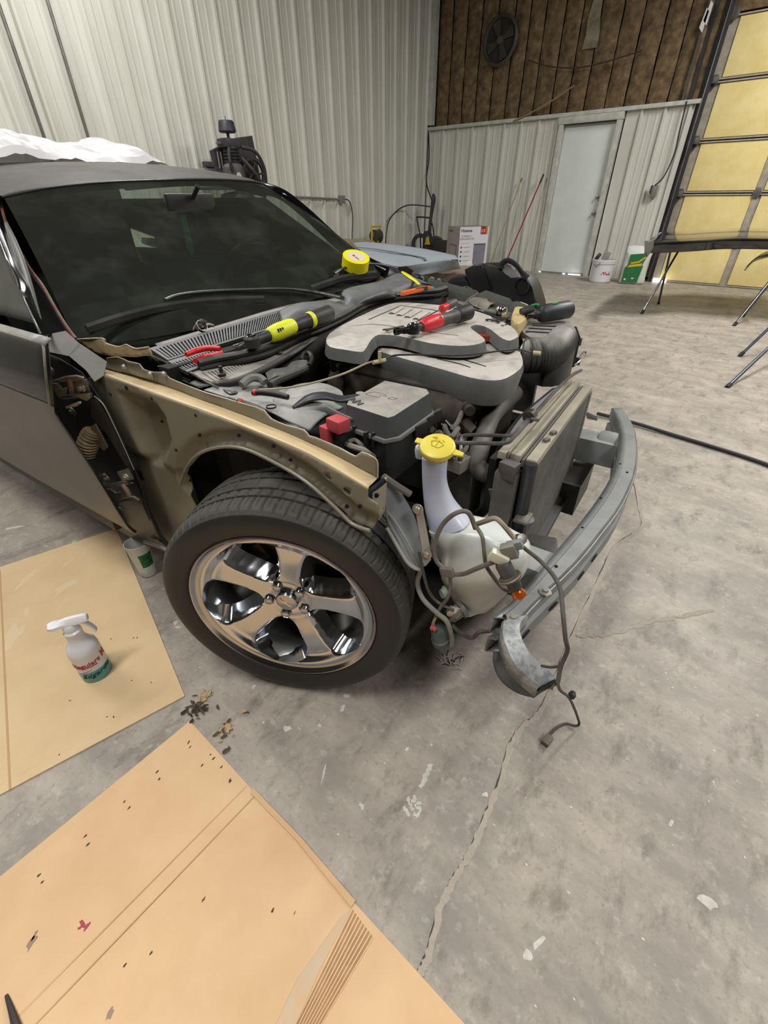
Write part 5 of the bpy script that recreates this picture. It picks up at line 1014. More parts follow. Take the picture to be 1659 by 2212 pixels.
# crash beam
gal=M('beam_galvanised','#6d7072','#8f9090',rough=.42,metal=.35,scale=8,c3='#a6a49e',th=.5,w=.2,dust='#a9abab',damt=.6,dth=.7)
bmv=D.objects.new('bumper_beam',None); COL.objects.link(bmv); bmv.parent=car
FE=[V(*(0.645,-0.713,0.525)),V(*(0.659,-0.63,0.525)),V(*(0.702,-0.437,0.525)),V(*(0.728,-0.257,0.525)),V(*(0.749,-0.061,0.525)),V(*(0.745,0.212,0.525)),V(*(0.689,0.539,0.525)),V(*(0.6,0.767,0.525))]
RE=[V(*(0.589,-0.742,0.525)),V(*(0.617,-0.641,0.525)),V(*(0.64,-0.455,0.525)),V(*(0.668,-0.225,0.525)),V(*(0.685,0.014,0.525)),V(*(0.678,0.243,0.525)),V(*(0.635,0.504,0.525)),V(*(0.559,0.74,0.525))]
FE=catmull(FE,3); RE=catmull(RE,3); FE[0]=FE[0]; RE[0]=RE[0]
def beamface(name,f,mat=gal,th=.004):
    return patch(name,[f(a,b) for a,b in zip(FE,RE)],mat,bmv,n=1,nu=1,thick=th,off=0)
beamface('beam_flange',lambda a,b:[b,b.lerp(a,.3)+V(0,0,.002),b.lerp(a,.33)-V(0,0,.001),b.lerp(a,.9)+V(0,0,.001),a-V(0,0,.004)])
beamface('beam_web',lambda a,b:[a-V(0,0,.004),a+V(.004,0,-.012),a+V(.002,0,-.035),a+V(-.014,0,-.045),a+V(-.014,0,-.062),a+V(.002,0,-.072),a+V(.004,0,-.11),a+V(-.004,0,-.12)])
beamface('beam_flange',lambda a,b:[a+V(-.004,0,-.12),b+V(0,0,-.12)]); beamface('beam_web',lambda a,b:[b,b+V(0,0,-.045),b+V(.02,0,-.05),b+V(.02,0,-.065),b+V(0,0,-.07),b+V(0,0,-.12)])
beamface('beam_web',lambda a,b:[b+V(.0,0,-.05),a+V(-.01,0,-.05)])
for i,t in enumerate((.10,.22,.34,.42)):
    k=int(t*(len(FE)-1)); a=FE[k].lerp(FE[k+1],t*(len(FE)-1)-k); tg=(FE[k+1]-FE[k]).normalized()
    o=lathe('beam_slot',[(0,.002),(.022,.0015),(.024,-.003)],slotm,bmv,14,frame((a.x+.005,a.y,a.z-.095),(tg.y,-tg.x,0))@Matrix.Diagonal((.28,1,1,1)) if 0 else frame((a.x+.006,a.y,a.z-.092),(tg.y,-tg.x,0),tg)@Matrix.Diagonal((1,.32,1,1)))
for p in ((0.632,-0.721,0.53),(0.667,-0.595,0.53)): lathe('beam_bolt',[(0,.008),(.007,.008),(.008,.002),(.016,.0015),(.017,0)],M('bolt_zinc','#9a968a'),bmv,6,Matrix.Translation(p))
for p in ((0.612,-0.722,0.528),(0.686,-0.079,0.528),(0.677,-0.274,0.528),(0.662,-0.484,0.528),(0.726,0.145,0.528),(0.694,0.196,0.528)): lathe('beam_hole',[(0,.001),(.004,.001),(.005,-.002)],hm,bmv,8,Matrix.Translation(p))
# crushed corner bracket hanging off the beam end
cbk=M('bracket_mottled','#777a7d','#a3a5a5',rough=.5,metal=.3,scale=26,th=.52,w=.08,c3='#55585b')
zz=[.528,.526,.522,.50,.46,.42,.40]
L_=[(0.615,-0.742,0.53),(0.627,-0.779,0.528),(0.647,-0.803,0.52),(0.673,-0.817,0.5),(0.703,-0.812,0.475),(0.732,-0.806,0.455)]
R_=[(0.657,-0.694,0.53),(0.653,-0.731,0.528),(0.669,-0.759,0.52),(0.701,-0.776,0.5),(0.735,-0.769,0.475),(0.76,-0.766,0.455)]
patch('corner_bracket',[[V(*a)+V(0,0,-.035),V(*a)+V(-.0,0,-.004),V(*a)+V(.003,.002,.002),V(*a).lerp(V(*b),.5)+V(0,0,.003),V(*b)+V(-.003,0,.002),V(*b)+V(.0,0,-.006),V(*b)+V(0,0,-.04)] for a,b in zip(L_,R_)],cbk,bmv,n=4,nu=1,thick=.004,off=0)
poly('bracket_end',[V(*(0.735,-0.803,0.453)),V(*(0.76,-0.764,0.453)),V(*(0.76,-0.752,0.42)),V(*(0.731,-0.792,0.425))],.004,slotm,bmv)
fl3=patch('bumper_flap',[[(0.593,-0.678,0.36),(0.629,-0.674,0.38),(0.649,-0.671,0.4)],[(0.605,-0.704,0.33),(0.636,-0.701,0.36),(0.671,-0.714,0.4)],[(0.637,-0.729,0.31),(0.662,-0.717,0.35),(0.707,-0.737,0.4)],[(0.684,-0.741,0.31),(0.704,-0.736,0.35),(0.733,-0.749,0.4)],[(0.728,-0.745,0.33),(0.739,-0.743,0.36),(0.758,-0.751,0.41)]],M('flap_grey','#45484b','#5f6164',rough=.5,scale=6),car,n=4,nu=4,thick=.004,off=0)
tube('flap_edge',[(0.591,-0.684,0.37),(0.613,-0.702,0.39),(0.641,-0.729,0.4)],.008,steel,car)
# crush cans and front rails
for y_ in (.45,-.45):
    loft('crush_can',[[(x,y_-.05,.50),(x,y_+.05,.50),(x+.0,y_+.055,.45),(x,y_+.05,.40),(x,y_-.05,.40),(x,y_-.055,.45)] for x in (.30,.45,.52,.56,.60,.64,.66 if y_<0 else .67)],bluegrey,car,n=1)
    box('front_rail',(-.05,y_,.45),(.75,.09,.12),dark,car,bev=.01)
poly('can_plate',[(0.476,0.621,0.53),(0.526,0.591,0.53),(0.507,0.797,0.44),(0.459,0.799,0.44)],.01,bluegrey,car)
lathe('crush_can_collar',[(.055,-.03),(.062,-.02),(.062,.05),(.055,.06)],bluegrey,car,28,frame((.60,.47,.46),(1,0,0)))
loft('air_duct',[[(.50,y_,.36),(.58,y_,.36),(.58,y_,.22),(.50,y_,.22)] for y_ in (.25,.36,.42,.5)],plas,car)
box('crossmember',(.46,.05,.27),(.10,1.0,.07),plas,car,bev=.01); box('fog_duct',V(*(0.58,-0.268,0.36)),(.10,.12,.10),plas,car,rot=E3(z=20),bev=.012)
poly('bumper_stay',[(0.641,-0.443,0.5),(0.643,-0.399,0.52),(0.656,-0.398,0.52),(0.657,-0.432,0.5)],.006,steel,car)
poly('duct_flap',[(0.544,-0.338,0.46),(0.596,-0.329,0.45),(0.618,-0.34,0.44),(0.616,-0.358,0.43),(0.565,-0.374,0.43)],.005,M('flap_black','#25282c',rough=.4),car)
poly('bracket_tin',[(0.461,-0.376,0.52),(0.469,-0.352,0.54),(0.491,-0.344,0.53),(0.496,-0.356,0.49),(0.473,-0.37,0.5)],.003,M('tin_brown','#6a6258','#8c8374',rough=.5),car)
# subframe, suspension bits seen past the wheel
tube('suspension_arm',[(-.05,-.62,.22),(.1,-.45,.24),(.25,-.3,.25)],.03,dark,car); box('subframe',(.1,0,.24),(.5,.8,.08),dark,car,bev=.02)
# ---------------- wiring ----------------
wir=M('loom_grey','#57524e','#77716a',rough=.6,scale=18); wir2=M('loom_dark','#3a3836','#524d49',rough=.6,scale=14)
W_=[('headlamp_loom',[(0.491,-0.66,0.693),(0.473,-0.67,0.737),(0.447,-0.68,0.732),(0.419,-0.69,0.691),(0.407,-0.7,0.629),(0.416,-0.7,0.588),(0.447,-0.7,0.567),(0.46,-0.7,0.564),(0.49,-0.7,0.58),(0.525,-0.71,0.623),(0.565,-0.71,0.665)],.0058,wir),
 ('headlamp_loom',[(0.456,-0.7,0.563),(0.461,-0.7,0.525),(0.462,-0.71,0.494),(0.442,-0.71,0.439),(0.429,-0.71,0.386)],.0045,wir),
 ('headlamp_loom',[(0.491,-0.66,0.705),(0.517,-0.67,0.732),(0.536,-0.67,0.746),(0.554,-0.67,0.738),(0.575,-0.66,0.711),(0.591,-0.66,0.698)],.006,M('loom_tan','#7d7261','#998d78',rough=.6,scale=14)),
 ('headlamp_loom',[(0.491,-0.665,0.705),(0.52,-0.69,0.701),(0.535,-0.7,0.66),(0.543,-0.7,0.633),(0.563,-0.7,0.61),(0.589,-0.7,0.587),(0.608,-0.7,0.587)],.0048,wir),
 ('bumper_loom',[(0.592,-0.66,0.696),(0.617,-0.66,0.684),(0.649,-0.68,0.687),(0.68,-0.7,0.684),(0.702,-0.72,0.679),(0.716,-0.74,0.671),(0.734,-0.78,0.658),(0.752,-0.8,0.622),(0.762,-0.8,0.594),(0.761,-0.81,0.556),(0.766,-0.83,0.528)],.0045,wir2),
 ('bumper_loom',[(0.761,-0.81,0.556),(0.744,-0.8,0.526),(0.725,-0.79,0.505)],.003,wir2),
 ('wiring_loom',[(0.376,-0.705,0.538),(0.373,-0.71,0.491),(0.398,-0.72,0.457),(0.442,-0.72,0.43),(0.47,-0.72,0.417),(0.484,-0.71,0.356),(0.487,-0.71,0.319)],.0068,M('loom_light','#77746f','#8f8c86',rough=.5,scale=20)),
 ('wiring_loom',[(0.383,-0.73,0.624),(0.39,-0.72,0.56),(0.41,-0.72,0.498),(0.434,-0.71,0.46),(0.481,-0.71,0.457)],.0042,wir2),
 ('wiring_loom',[(0.47,-0.71,0.404),(0.489,-0.71,0.441),(0.496,-0.7,0.457)],.0042,wir),
 ('wiring_loom',[(0.48,-0.71,0.4),(0.511,-0.7,0.373),(0.535,-0.69,0.364),(0.548,-0.68,0.385),(0.572,-0.66,0.386)],.0055,wir2),
 ('abs_loom',[(0.404,-0.33,0.6),(0.416,-0.326,0.56),(0.425,-0.358,0.53),(0.41,-0.409,0.52)],.0085,M('loom_light','#77746f'),)]
for nme,P_,r_,m_ in W_: tube(nme,P_,r_,m_,car,seg=8,n=5)
tube('vacuum_line',[(-0.199,-0.643,0.885),(-0.133,-0.599,0.89),(-0.077,-0.544,0.9),(-0.036,-0.468,0.91),(-0.017,-0.38,0.92),(0.003,-0.355,0.925)],.0032,M('line_cream','#a69d86','#8d8571',rough=.5),car,seg=6)
tube('vacuum_line',[(0.019,-0.339,0.925),(0.016,-0.278,0.925),(0.072,-0.231,0.925),(0.141,-0.178,0.92),(0.21,-0.122,0.92),(0.274,-0.054,0.925),(0.318,-0.008,0.925),(0.372,-0.038,0.93)],.003,plas,car,seg=6)
vt=tube('tee_fitting',[(0.004,-0.371,0.925),(0.021,-0.332,0.925)],.0065,M('fitting_cream','#b6a983',rough=.5),car); tube('tee_stub',[V(*(0.015,-0.353,0.925)),V(*(0.015,-0.353,0.925))+V(0,0,.03)],.005,M('fitting_cream','#b6a983'),vt)
lathe('line_end',[(0,.012),(.007,.01),(.007,-.012),(0,-.012)],M('fitting_cream','#b6a983'),car,12,frame((0.386,-0.035,0.93),(1,.2,0)))
hc=lathe('connector_housing',[(0,.03),(.018,.03),(.022,.022),(.023,-.01),(.026,-.012),(.026,-.03),(.015,-.045),(.008,-.07),(0,-.07)],M('connector_green','#3d4b44','#55605a',rough=.5,scale=12),car,16,frame((0.452,-0.715,0.345),(-.2,-.1,1)))
box('connector_lock',(0.44,-0.735,0.384),(.016,.008,.008),M('lock_red','#c04a44',rough=.4),hc)
tube('connector_wires',[(0.434,-0.715,0.403),(0.427,-0.715,0.38),(0.428,-0.715,0.36)],.0018,M('wire_yellow','#c2b67a',rough=.5),hc,seg=5); tube('connector_wires',[(0.437,-0.715,0.404),(0.432,-0.715,0.383),(0.434,-0.715,0.363)],.0018,M('wire_white','#c9c6ba',rough=.5),hc,seg=5)
# amber bulb in its socket resting on the beam
bs=D.objects.new('lamp_socket',None); COL.objects.link(bs); bs.parent=car
b0,b1=V(*(0.581,-0.715,0.673)),V(*(0.627,-0.715,0.609)); ax=(b1-b0); F0=frame(b0,ax); LL=ax.length
lathe('socket_body',[(0,0),(.016,0),(.018,.006),(.018,LL*.42),(.024,LL*.45),(.025,LL*.56),(.019,LL*.60),(.016,LL*.66),(.016,LL*.84),(.013,LL*.9),(0,LL*.9)],M('socket_black','#35322f','#4a4642',rough=.5,scale=9),bs,20,F0)
lathe('socket_ring',[(.0245,LL*.47),(.027,LL*.5),(.0245,LL*.55)],M('ring_brown','#77684f',rough=.5),bs,20,F0)
lathe('amber_bulb',[(.010,LL*.88),(.012,LL*.96),(.0165,LL*1.06),(.0165,LL*1.14),(.012,LL*1.21),(0,LL*1.24)],M('amber_glass','#c25a10',rough=.08,trans=.5,coat=1),bs,20,F0)
box('plug_white',(0.572,-0.715,0.683),(.042,.02,.024),M('plug_ivory','#cbc8b4',rough=.4),bs,rot=E3(0,20,15),bev=.004)
box('plug_grey',(0.588,-0.7,0.698),(.032,.022,.034),M('plug_grey','#77746b',rough=.5),bs,rot=E3(0,-30,15),bev=.003); box('plug_strip',(0.594,-0.69,0.71),(.034,.016,.02),M('strip_grey','#77807e',rough=.5),bs,rot=E3(0,-30,15),bev=.002)
box('loom_tape',(0.451,-0.705,0.57),(.036,.014,.026),wir,car,rot=E3(0,-20,0),bev=.005)
lathe('fir_tree_clip',[(0,.01),(.012,.008),(.014,-.01),(0,-.012)],steel,car,10,frame((0.596,-0.655,0.704),(.5,-.5,.7)))
# ---------------- loose things on the car ----------------
def cthing(name,label,cat,a,b,group=None,up=None):
    """empty at car point a with local x toward car point b"""
    a,b=V(*a),V(*b); x=(b-a).normalized(); u=Vector(up) if up else V(0,0,1); z=(u-x*u.dot(x)).normalized(); y=z.cross(x)
    m=Matrix(((x.x,y.x,z.x,a.x),(x.y,y.y,z.y,a.y),(x.z,y.z,z.z,a.z),(0,0,0,1)))
    o=thing(name,label,cat,group=group); o.matrix_basis=CM@m; return o,(b-a).length
XF_=lambda x=0,y=0,z=0: frame((x,y,z),(1,0,0))
def text_wrap(name,s,size,r,a0,zc,mat,parent,sx=1,bold=False,shear=0,slope=0):
    o=text(name,s,size,Matrix(),mat,parent,ext=.0006,bold=bold,sx=sx,shear=shear)
    for v in o.data.vertices:
        a=a0+v.co.x/r; rr=r+.0004+v.co.z; zz=zc+v.co.y+v.co.x*slope; v.co=(rr*math.cos(a),rr*math.sin(a),zz)
    return o
ylo=M('tool_yellow','#c8cf1e','#d6dc28',rough=.45,scale=8); gri=M('tool_black','#1c1c1d','#2f2e2d',rough=.55,scale=10); redt=M('tool_red','#c0202a','#cf2c34',rough=.4,scale=8)
gritty=M('tool_grey','#3d3b3a','#4b4847',rough=.55,scale=12)
# yellow cordless ratchet
t,L_=cthing('cordless_ratchet','yellow and black cordless ratchet lying on the slotted cowl','power tool',(-0.344,-0.525,0.968),(-0.33,-0.16,0.992))
bm=nb()
atube(bm,[(.075,0,0),(.085,0,0),(.12,0,.001),(.17,0,.002),(.185,0,.002)],[.017,.023,.0265,.0255,.022],seg=20); obj('housing',bm,ylo,t,True)
lathe('handle',[(.021,.17),(.0205,.20),(.022,.205),(.0205,.21),(.022,.215),(.0205,.22),(.023,.245),(.026,.262)],gri,t,20,XF_())
lathe('end_ring',[(.0262,.255),(.0272,.258),(.0272,.272),(.0262,.275)],ylo,t,20,XF_())
lathe('battery_cap',[(.026,.272),(.0275,.28),(.0275,L_-.004),(.022,L_+.004),(0,L_+.004)],gri,t,20,XF_())
lathe('ratchet_head',[(0,.018),(.018,.018),(.024,.012),(.024,-.014),(.012,-.016),(0,-.016)],gri,t,24,Matrix.Translation((.008,0,0)))
lathe('drive_ring',[(.006,.0185),(.012,.021),(.016,.0185)],M('black_chrome','#4a4a4a',rough=.2,metal=1),t,20,Matrix.Translation((.008,0,0)))
tube('neck',[(.02,0,0),(.05,0,0),(.08,0,0)],[.018,.015,.018],gri,t,seg=14); 
for k in range(3): box('vent',(.10+.009*k,-.022,.012),(.004,.006,.010),slotm,t)
# red pliers
def pliers(label,pivot,end1,end2,jaw,hm_,group=None,head=steel):
    t,L=cthing('pliers',label,'pliers',pivot,jaw); mi=(CM.inverted()@t.matrix_basis).inverted()
    for e in (end1,end2):
        q=[mi@V(*p) for p in e]; tube('handle',q,[.0075]+[.009]*(len(q)-2)+[.0075],hm_[0],t,seg=10)
        if len(hm_)>1: 
            d=(q[1]-q[0]).normalized(); tube('handle_band',[q[0]+d*.004,q[0]+d*.012],.0092,hm_[1],t,seg=10)
    for s in (1,-1): prism('jaw',[(-.012,0),(-.005,.013*s),(.012,.011*s),(L,.003*s),(L,.0),(.012,.001*s)],.006,head,t,Matrix.Translation((0,0,-.003+.001*s)),bev=.001)
    lathe('pivot',[(0,.006),(.006,.006),(.007,.002),(.007,-.004),(0,-.004)],steel,t,16)
    return t
pliers('red-handled pliers lying open on the cowl grille, jaws toward the yellow ratchet',(-0.386,-0.542,0.955),[(-0.402,-0.592,0.957),(-0.434,-0.611,0.958),(-0.452,-0.639,0.955),(-0.452,-0.677,0.952)],[(-0.443,-0.555,0.93),(-0.458,-0.58,0.925),(-0.478,-0.603,0.922),(-0.436,-0.663,0.932)],(-0.397,-0.491,0.956),(M('dipped_red','#d01c1c','#bb1616',rough=.35,scale=6),),head=M('plier_steel','#4f4c4a','#77726c',rough=.35,metal=.6))
pliers('black-handled crimping pliers with red bands beside the strut tower',(-0.225,-0.713,0.892),[(-0.176,-0.687,0.895),(-0.146,-0.673,0.897),(-0.114,-0.657,0.893),(-0.08,-0.65,0.89)],[(-0.186,-0.734,0.885),(-0.163,-0.721,0.875),(-0.131,-0.716,0.87),(-0.104,-0.714,0.865)],(-0.263,-0.711,0.892),(rub,M('band_red','#c0302c',rough=.4)),head=M('plier_steel','#4f4c4a'))
# red cordless ratchet on the engine cover
t,L_=cthing('cordless_ratchet','red and grey cordless ratchet lying on the engine cover','power tool',(-0.017,-0.105,0.965),(0.044,0.193,0.975))
tube('housing',[(.04,0,0),(.055,0,.001),(.10,0,.002),(.14,0,.001)],[.016,.022,.025,.023],redt,t,seg=18)
tube('grip',[(.135,0,.001),(.19,0,0),(.235,0,0)],[.0235,.021,.025],gritty,t,seg=18); lathe('battery_cap',[(.0255,.23),(.028,.236),(.028,L_),(.02,L_+.008),(0,L_+.008)],gri,t,18,XF_())
lathe('ratchet_head',[(0,.017),(.018,.017),(.022,.010),(.022,-.013),(0,-.016)],M('head_black','#1a1a1b',rough=.3,coat=.4),t,22)
lathe('drive_ring',[(.006,.0175),(.010,.020),(.014,.0175)],chr_,t,20); tube('neck',[(.012,0,0),(.03,0,0),(.045,0,0)],[.017,.013,.016],gri,t,seg=12)
lathe('socket',[(0,.0),(.010,.0),(.011,.01),(.011,.028),(.009,.03),(.009,.045),(.012,.046),(.012,.06),(.008,.06),(.008,.05),(0,.05)],M('socket_black_metal','#242426',rough=.25,metal=.7),t,18,frame((-.012,0,0),(-1,.35,.05)))
for k in range(2): box('vent',(.115+.008*k,-.016,.017),(.003,.008,.005),slotm,t,rot=E3(x=40))
# screwdriver
t,L_=cthing('screwdriver','red-handled screwdriver resting across the engine cover behind the red ratchet','screwdriver',(-0.084,-0.016,0.952),(-0.059,0.296,0.985))
tube('shaft',[(0,0,0),(L_*.68,0,0)],.0032,chr_,t,seg=8)
lathe('handle',[(.004,L_*.66),(.014,L_*.665),(.016,L_*.68),(.016,L_*.71),(.011,L_*.735),(.013,L_*.77),(.0155,L_*.85),(.015,L_*.95),(.008,L_*1.0),(0,L_*1.0)],redt,t,12,XF_())
lathe('handle_grip',[(.0145,L_*.79),(.0162,L_*.82),(.0165,L_*.93),(.0145,L_*.975)],gritty,t,12,XF_())
# small wrench
t,L_=cthing('wrench','small open-ended wrench beside the black socket on the engine cover','wrench',(-0.126,-0.1,0.946),(-0.101,-0.03,0.948))
prism('jaw_end',[(-.012,.010),(-.002,.012),(.008,.005),(L_,.004),(L_,-.004),(.008,-.005),(-.002,-.012),(-.012,-.010),(-.004,-.005),(.001,0),(-.004,.005)],.005,steel,t,bev=.001)
# green and black cordless tool on the air box
t,L_=cthing('cordless_screwdriver','black and green cordless tool lying on the air box','power tool',(0.161,0.54,0.915),(0.287,0.713,0.925))
lathe('nozzle',[(.0,-.004),(.011,-.002),(.012,.004),(.012,.03),(.017,.034),(.019,.06)],gri,t,18,XF_()); lathe('chrome_nose',[(.008,-.008),(.0115,-.008),(.0125,.01),(.0125,.014)],M('black_chrome','#4a4a4a'),t,18,XF_())
lathe('motor_housing',[(.019,.055),(.032,.062),(.036,.075),(.036,L_-.01),(.030,L_),(0,L_)],M('tool_dark_green','#23262a','#33373a',rough=.45,scale=9),t,26,XF_())
tube('handle',[(.05,.03,.01),(.02,.045,.005),(-.0,.05,0)],[.022,.021,.019],gri,t,seg=14)
tube('green_band',[(.058,.012,.033),(.05,.03,.032),(.035,.046,.022)],.005,M('tool_green','#1f9a4a',rough=.4),t,seg=8)
box('green_label',(.125,-.006,.0355),(.028,.018,.003),M('tool_green','#1f9a4a'),t,bev=.001)
# tape rolls
def tape(label,p,r,w_,ro,ri,tilt,m_yellow,loc2=None):
    t=thing('tape_roll',label,'tape'); t.matrix_basis=CM@frame(p,tilt)
    lathe('tape',[(ri+.004,-w_/2),(ro,-w_/2),(ro,w_/2),(ri+.004,w_/2),(ri+.004,-w_/2)],m_yellow,t,48)
    lathe('cardboard_core',[(ri,-w_/2+.001),(ri+.005,-w_/2+.001),(ri+.005,w_/2-.001),(ri,w_/2-.001),(ri,-w_/2+.001)],M('core_grey','#8d8372',rough=.8),t,40)
    return t
yt=M('tape_yellow','#e6df12','#ded60e',rough=.35,scale=3)
t=tape('roll of bright yellow tape lying at the foot of the windshield',(-0.686,0.476,1.075),0,.05,.064,.038,(.35,-.18,.92),yt)
lathe('core_label',[(.0,.022),(.044,.022),(.044,.0255),(0,.0255)],M('label_cream','#cfc6b4',rough=.5),t,36); box('label_mark',(-.012,-.004,.0262),(.012,.010,.001),M('label_red','#a8332e'),t); box('label_mark',(.012,-.01,.0262),(.026,.005,.001),M('label_red','#a8332e'),t,rot=E3(z=-15))
bm=nb(); Q=[V(*p) for p in ((-0.877,0.595,1.02),(-0.857,0.58,1.01),(-0.819,0.616,1))]
ts,_=cthing('tape_strip','short strip of yellow tape hanging over the far cowl corner','tape',(-0.572,0.73,1.012),(-0.417,0.624,0.985)); mi=(CM.inverted()@ts.matrix_basis).inverted()
patch('strip',[[mi@V(*a),mi@V(*b)] for a,b in (((-0.604,0.763,1.015),(-0.584,0.722,1.012)),((-0.512,0.686,1.01),(-0.495,0.64,1.006)),((-0.444,0.634,1),(-0.436,0.604,0.996)),((-0.388,0.584,0.99),(-0.391,0.567,0.988)))],yt,ts,n=4,nu=1,thick=.002)
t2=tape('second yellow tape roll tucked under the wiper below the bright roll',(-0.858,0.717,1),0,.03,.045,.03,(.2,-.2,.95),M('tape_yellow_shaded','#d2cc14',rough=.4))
# orange utility knife
t,L_=cthing('utility_knife','orange utility knife on the far end of the cowl seal','knife',(-0.334,0.308,0.985),(-0.303,0.521,0.985))
prism('body',[(.0,-.008),(.02,-.016),(L_*.8,-.013),(L_,-.004),(L_,.008),(L_*.75,.012),(.02,.006)],.016,M('knife_orange','#e2702a','#d4632a',rough=.4),t,frame((0,0,-.004),(0,0,1),(1,0,0)),bev=.003)
prism('slider',[(L_*.45,-.012),(L_*.85,-.014),(L_*.9,-.006),(L_*.5,-.004)],.018,gri,t,frame((0,0,-.004),(0,0,1),(1,0,0)),bev=.001); box('blade_tip',(-.01,-.004,.004),(.024,.010,.002),chr_,t)
# metal clips on the cowl
t,L_=cthing('clamp','small metal hose clamp and wire clips lying on the cowl edge','clamp',(-0.64,-0.473,0.962),(-0.63,-0.435,0.962))
lathe('ring',[(.018,-.006),(.0195,-.006),(.0195,.006),(.018,.006),(.018,-.006)],steel,t,24,frame((0,0,.008),(.3,-.8,.5))); tube('wire',[(-.03,0,0),(-.015,.01,.012),(0,.015,.01),(.03,.0,.006),(.045,.004,.0)],.003,steel,t,seg=6); box('screw',(.012,.0,.022),(.022,.010,.010),steel,t,rot=E3(0,30,20),bev=.002); tube('wire',[(.01,.02,0),(.03,.015,.008),(.05,.02,.0)],.003,M('clip_light','#b9b6aa',rough=.4),t,seg=6)
# plastic sheet on the roof
pm=M('plastic_film','#f0eff2',rough=.25,alpha=.85,coat=.5)
bm=nb(); vs=[]
NU,NV=64,30
for i in range(NU+1):
    row=[]
    for j in range(NV+1):
        u=i/NU; v=j/NV; x=-2.55+.8*v-.25; y=-1.0+1.52*u
        prof=math.sin(PI*v)**.6*(sm(0,.10,1-u))*(.4+.6*sm(0,.1,u))
        top=.125+.035*math.sin(u*5+.9)+.03*(u>.80)*math.sin((u-.80)*PI/.2)
        z_=1.468+.03*(1-((y)/.7)**2)*.5+prof*top+.028*noise.noise(V(u*9,v*5,2))+.016*abs(noise.noise(V(u*22,v*12,5)))
        row.append(bm.verts.new((x+.03*noise.noise(V(u*8,v*8,9)),y,z_)))
    vs.append(row)
for a,b in zip(vs,vs[1:]):
    for j in range(NV): bm.faces.new((a[j],a[j+1],b[j+1],b[j]))
bmesh.ops.recalc_face_normals(bm,faces=bm.faces[:])
o=obj('plastic_sheet',bm,pm,None,False); o.matrix_basis=CM; tag(o,'crumpled translucent plastic sheeting heaped on the car roof','plastic sheet')
# ---------------- on the floor ----------------
foam_=M('styrofoam','#c9c9c2','#d2d2cc',rough=.65,scale=30)
t=thing('foam_cup','white foam cup with a green label standing beside the cardboard near the front wheel','cup',(-1.702,.456,0))
lathe('cup_body',[(0,.002),(.030,.002),(.034,.008),(.036,.045),(.0365,.05),(.046,.165),(.048,.168),(.048,.172),(.0455,.172),(.043,.15),(.033,.055),(.030,.01),(0,.008)],foam_,t,48)
lb_=nb(); a0=math.atan2(-.456,1.702)+R(18); rows=[]
for i in range(9):
    a=a0+R(-38+76*i/8); rows.append([lb_.verts.new(((.0372+(z_-.055)*.086)*math.cos(a),(.0372+(z_-.055)*.086)*math.sin(a),z_)) for z_ in (.06,.13)])
for a,b in zip(rows,rows[1:]): lb_.faces.new((a[0],b[0],b[1],a[1]))
obj('green_label',lb_,M('label_green','#1f5a33','#27683d',rough=.5,scale=30),t,True)
for k,(da,zc) in enumerate(((-14,.105),(0,.112),(10,.10),(16,.08))): text_wrap('label_leaf','*',.03,.0415,a0+R(da),zc,M('label_black','#0f2a18',rough=.6),t)
# spray bottle
t=thing('spray_bottle','white trigger spray bottle with red print and blue-green liquid, standing on the dusty cardboard','spray bottle',(-1.359,.097,.0045))
wpl=M('bottle_plastic','#d5d5d8',rough=.35,coat=.2); 
lathe('bottle_body',[(.046,.052),(.046,.118),(.0465,.125),(.044,.145),(.036,.155),(.031,.165),(.026,.175),(.024,.195),(.026,.205),(.026,.212),(.019,.22),(.016,.222)],wpl,t,48)
lathe('liquid_base',[(0,.0),(.043,.0),(.046,.004),(.0461,.053)],M('liquid_teal','#3f8f95','#4a989c',rough=.3,scale=8,coat=.3),t,48)
lathe('collar',[(.016,.22),(.021,.221),(.021,.232),(.018,.24),(.015,.243)],wpl,t,32)
wh2=M('trigger_white','#e4e4e6',rough=.4)
ta=R(100)
hd=Matrix.Translation((0,0,.25))@Matrix.Rotation(R(62),4,'Z')
loft('sprayer_head',[[hd@V(x,y*w,z) for y,z in ((-1,-.008),(-1,.004),(-.4,.010+c),(.4,.010+c),(1,.004),(1,-.008))] for x,w,c in ((-.055,.010,-.012),(-.04,.018,-.006),(-.01,.015,.004),(.02,.014,.006),(.05,.012,.004),(.056,.010,.0))],wh2,t,n=3)
loft('trigger',[[hd@V(x,y,z) for x,y,z in ((a,-.008,b),(a,.008,b),(a+.006,.008,b+.004),(a+.006,-.008,b+.004))] for a,b in ((.022,-.004),(.04,-.022),(.052,-.048),(.056,-.066))],wh2,t,n=2)
tube('throat',[(0,0,.235),(0,0,.25)],[.012,.012],wh2,t)
rdi=M('print_red','#a82232',rough=.5); a0=math.atan2(-.097,1.359)
text_wrap('bottle_brand_text',"Meguiars",.026,.0462,a0-R(26),.088,rdi,t,sx=1.0,bold=True,slope=.10)
box_=nb(); 
for i in range(14):
    a=a0+R(-75+90*i/14); b=a0+R(-75+90*(i+1)/14); z0=.0735+.0022*i/14; w0=.0028*(i/14)+.0012
    box_.faces.new([box_.verts.new((.0468*math.cos(q),.0468*math.sin(q),z)) for q,z in ((a,z0),(b,z0),(b,z0+w0),(a,z0+w0))])
obj('brand_underline',box_,rdi,t)
text_wrap('side_print','M',.036,.0462,a0+R(56),.095,rdi,t,sx=.8,bold=True)
tube('brand_stroke',[(.0465*math.cos(a0+R(d)),.0465*math.sin(a0+R(d)),.060+.0002*(d+30)) for d in (-48,-36,-24,-12)],.001,rdi,t,seg=5)
text_wrap('marker_writing','Edgardo',.026,.0466,a0-R(2),.038,M('marker_black','#153a3f',rough=.6),t,sx=1.15,shear=.3,slope=.12)
